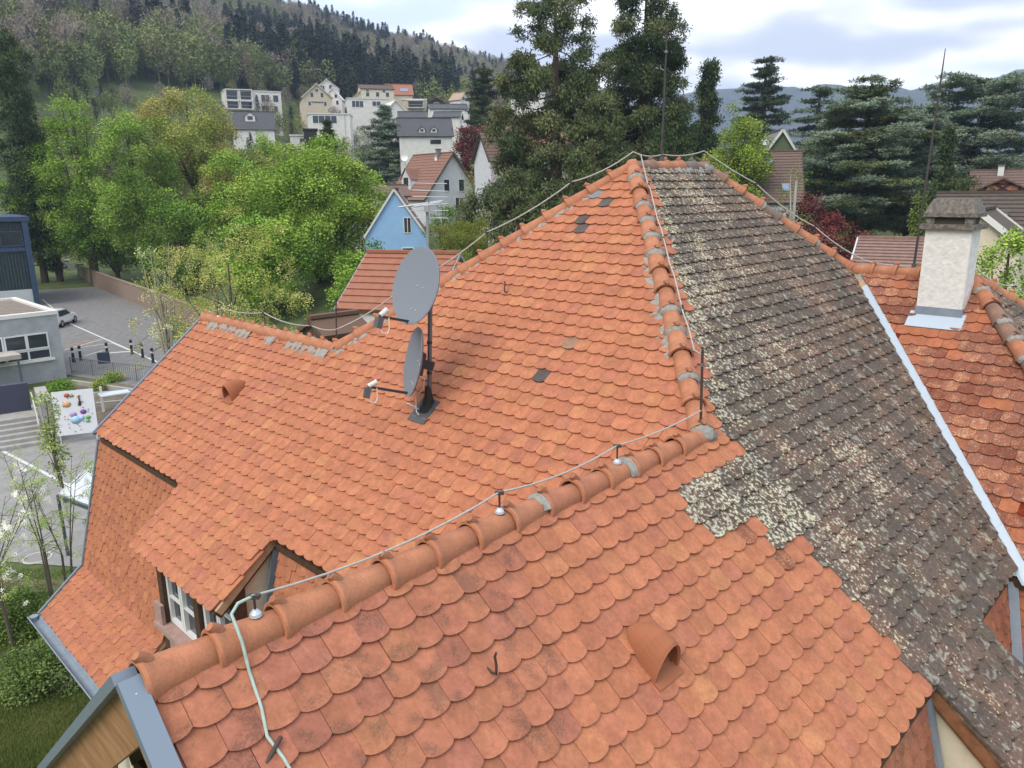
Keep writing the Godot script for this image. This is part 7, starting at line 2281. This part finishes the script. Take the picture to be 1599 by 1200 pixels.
func forest():
	var r := RandomNumberGenerator.new(); r.seed = 303
	var fn := FastNoiseLite.new(); fn.seed = 31; fn.frequency = 0.010
	var f2 := FastNoiseLite.new(); f2.seed = 37; f2.frequency = 0.022
	var kinds := [[], [], []]
	var colsets := [[Color(0.26, 0.215, 0.195), Color(0.30, 0.245, 0.20), Color(0.23, 0.20, 0.19), Color(0.27, 0.26, 0.18)], [Color(0.20, 0.25, 0.08), Color(0.24, 0.27, 0.095), Color(0.165, 0.21, 0.075), Color(0.22, 0.225, 0.10)], [Color(0.05, 0.07, 0.046), Color(0.06, 0.08, 0.05), Color(0.04, 0.06, 0.044)]]
	var n := 0
	for i in 36000:
		var a := deg_to_rad(r.randf_range(-46, 14))
		var d := sqrt(r.randf_range(150.0 * 150.0, 860.0 * 860.0))
		var x := sin(a) * d; var z := -cos(a) * d
		var deg := rad_to_deg(a)
		var edge: float = ramp([[-46, 195], [-33, 220], [-26, 272], [-18, 300], [-10, 300], [-5, 285], [14, 250]], deg) + 26.0 * fn.get_noise_2d(x * 2.0, z * 2.0)
		var v := fn.get_noise_2d(x, z) + 0.5 * f2.get_noise_2d(x, z)
		var k := 0
		var keep := 1.0
		if d < edge:
			# gardens and meadow between the houses
			keep = 0.5 if d > 175 else 0.2
			if deg < -22: keep = 0.5
			if d > 245 and deg < -19 and deg > -27: keep = 0.05
			k = 1 if r.randf() < 0.72 else (2 if r.randf() < 0.3 else 0)
			# leave the sight lines to the houses open
			if deg > -22 and deg < -2 and r.randf() < 0.2: continue
		else:
			var firs := 0.40 - (0.42 if deg > -17 and deg < -3 and d < 470 + 60 * v and r.randf() < 0.75 else 0.0)
			if v > firs: k = 2
			elif v < -0.16 or (d < edge + 60 and r.randf() < 0.5): k = 1
			elif r.randf() < 0.05: k = 2
			elif r.randf() < 0.34: k = 1
		if r.randf() > keep * (0.62 if d > 600 else 0.85): continue
		if abs(deg) < 60 and d < edge and d < 200 and deg > -2: continue
		var s := r.randf_range(0.62, 1.05)
		if d < edge: s *= r.randf_range(0.28, 0.55)
		var c: Color = colsets[k][r.randi() % colsets[k].size()]
		kinds[k].append([Transform3D(Basis(Vector3.UP, r.randf() * TAU).scaled(Vector3(s, s * r.randf_range(0.9, 1.15), s)), Vector3(x, ground_y(x, z), z)), c * r.randf_range(0.8, 1.2), r.randi() % 3])
	# a belt of trees far behind the park
	for i in 900:
		var a := deg_to_rad(r.randf_range(8, 46))
		var d := sqrt(r.randf_range(165.0 * 165.0, 420.0 * 420.0))
		var x := sin(a) * d; var z := -cos(a) * d
		var s := r.randf_range(0.6, 0.95)
		var k := 1 if r.randf() < 0.6 else 0
		kinds[k].append([Transform3D(Basis(Vector3.UP, r.randf() * TAU).scaled(Vector3.ONE * s), Vector3(x, ground_y(x, z), z)), colsets[k][r.randi() % colsets[k].size()] * r.randf_range(0.8, 1.2), r.randi() % 3])
	var names := ["leafless_wood", "leafing_wood", "fir_wood"]
	var labels := ["grey-purple leafless trees massed over the hill", "pale green leafing trees scattered over hill and gardens", "dark fir stands in the hillside wood"]
	for k in 3:
		var g := Node3D.new()
		g.name = names[k]
		add_child(g)
		tag(g, labels[k], "wood", "", "stuff")
		for vnt in 3:
			var sel := []
			for q in kinds[k]:
				if q[2] == vnt: sel.append(q)
			var mm := MultiMesh.new()
			mm.transform_format = MultiMesh.TRANSFORM_3D; mm.use_colors = true
			mm.mesh = forest_tree(k, 500 + k * 10 + vnt); mm.instance_count = sel.size()
			for i in sel.size():
				mm.set_instance_transform(i, sel[i][0]); mm.set_instance_color(i, sel[i][1])
			var o := MultiMeshInstance3D.new()
			o.name = "trees"
			o.multimesh = mm; o.material_override = leaf_mat()
			g.add_child(o, true)
	print("forest ", kinds[0].size(), " ", kinds[1].size(), " ", kinds[2].size())
func setup_view():
	cam_fwd = Vector3(0, -sin(PITCH), -cos(PITCH))
	var r0 := Vector3.RIGHT
	var u0 := r0.cross(cam_fwd)
	cam_right = r0 * cos(ROLL) + u0 * sin(ROLL)
	cam_up = u0 * cos(ROLL) - r0 * sin(ROLL)
	var cam := Camera3D.new()
	cam.name = "camera"
	cam.transform = Transform3D(Basis(cam_right, cam_up, -cam_fwd), Vector3(0, CAM_H, 0))
	cam.fov = rad_to_deg(2.0 * atan(600.0 / F))
	cam.far = 12000.0
	cam.near = 0.1
	add_child(cam)
	cam.current = true
	var env := Environment.new()
	env.background_mode = Environment.BG_SKY
	var sky := Sky.new()
	var pm := PanoramaSkyMaterial.new()
	pm.panorama = sky_image()
	sky.sky_material = pm
	env.sky = sky
	env.tonemap_mode = Environment.TONE_MAPPER_LINEAR
	env.tonemap_exposure = 2.0
	env.background_energy_multiplier = 1.0
	env.sdfgi_enabled = true; env.ssao_enabled = true; env.ssil_enabled = true
	env.fog_enabled = true
	env.fog_density = 0.0003
	env.fog_light_color = Color(0.70, 0.78, 0.90)
	var we := WorldEnvironment.new()
	we.name = "environment"
	we.environment = env
	add_child(we)
	var sun := DirectionalLight3D.new()
	sun.name = "sun"
	sun.light_color = Color(1.0, 0.96, 0.90)
	sun.light_energy = 0.42
	sun.light_angular_distance = 38.0
	sun.shadow_enabled = true
	# high, from behind the camera and to the left
	sun.look_at_from_position(Vector3(-30, 60, 38), Vector3.ZERO)
	add_child(sun)

func sky_image() -> ImageTexture:
	var w := 1024; var h := 512
	var fn := FastNoiseLite.new(); fn.seed = 12; fn.frequency = 1.0; fn.fractal_octaves = 5; fn.fractal_gain = 0.5
	var f2 := FastNoiseLite.new(); f2.seed = 40; f2.frequency = 0.6; f2.fractal_octaves = 3
	var im := Image.create(w, h, false, Image.FORMAT_RGBF)
	for y in h:
		var el := PI * (0.5 - (y + 0.5) / h)
		for x in w:
			var az := TAU * (x + 0.5) / w
			var d := Vector3(cos(el) * sin(az), sin(el), -cos(el) * cos(az))
			var c: Color
			if el < -0.02:
				c = Color(0.55, 0.60, 0.66)
			else:
				# a cloud sheet seen in perspective
				var q: Vector3 = d / (max(d.y, 0.0) + 0.20)
				var t := 0.5 + 0.62 * fn.get_noise_3d(q.x * 0.75, 3.0, q.z * 1.5) + 0.30 * f2.get_noise_3d(q.x * 0.5, 9.0, q.z * 0.7)
				var thick: float = smoothstep(0.28, 0.55, t)
				var blue := Color(0.30, 0.42, 0.66).lerp(Color(0.46, 0.55, 0.70), exp(-max(d.y, 0.0) * 6.0))
				var cloud := Color(0.92, 0.92, 0.91).lerp(Color(0.38, 0.43, 0.54), smoothstep(0.45, 0.68, t))
				c = blue.lerp(cloud, 0.2 + 0.8 * thick)
				c = c.lerp(Color(0.84, 0.85, 0.87), 0.35 * exp(-max(d.y, 0.0) * 9.0))
			im.set_pixel(x, y, c)
	return ImageTexture.create_from_image(im)

func _ready():
	rng.seed = 20240417
	setup_view()
	print("view")
	build_land()
	build_house()
	print("house")
	build_fittings()
	build_town()
	build_plants()
	print("done")
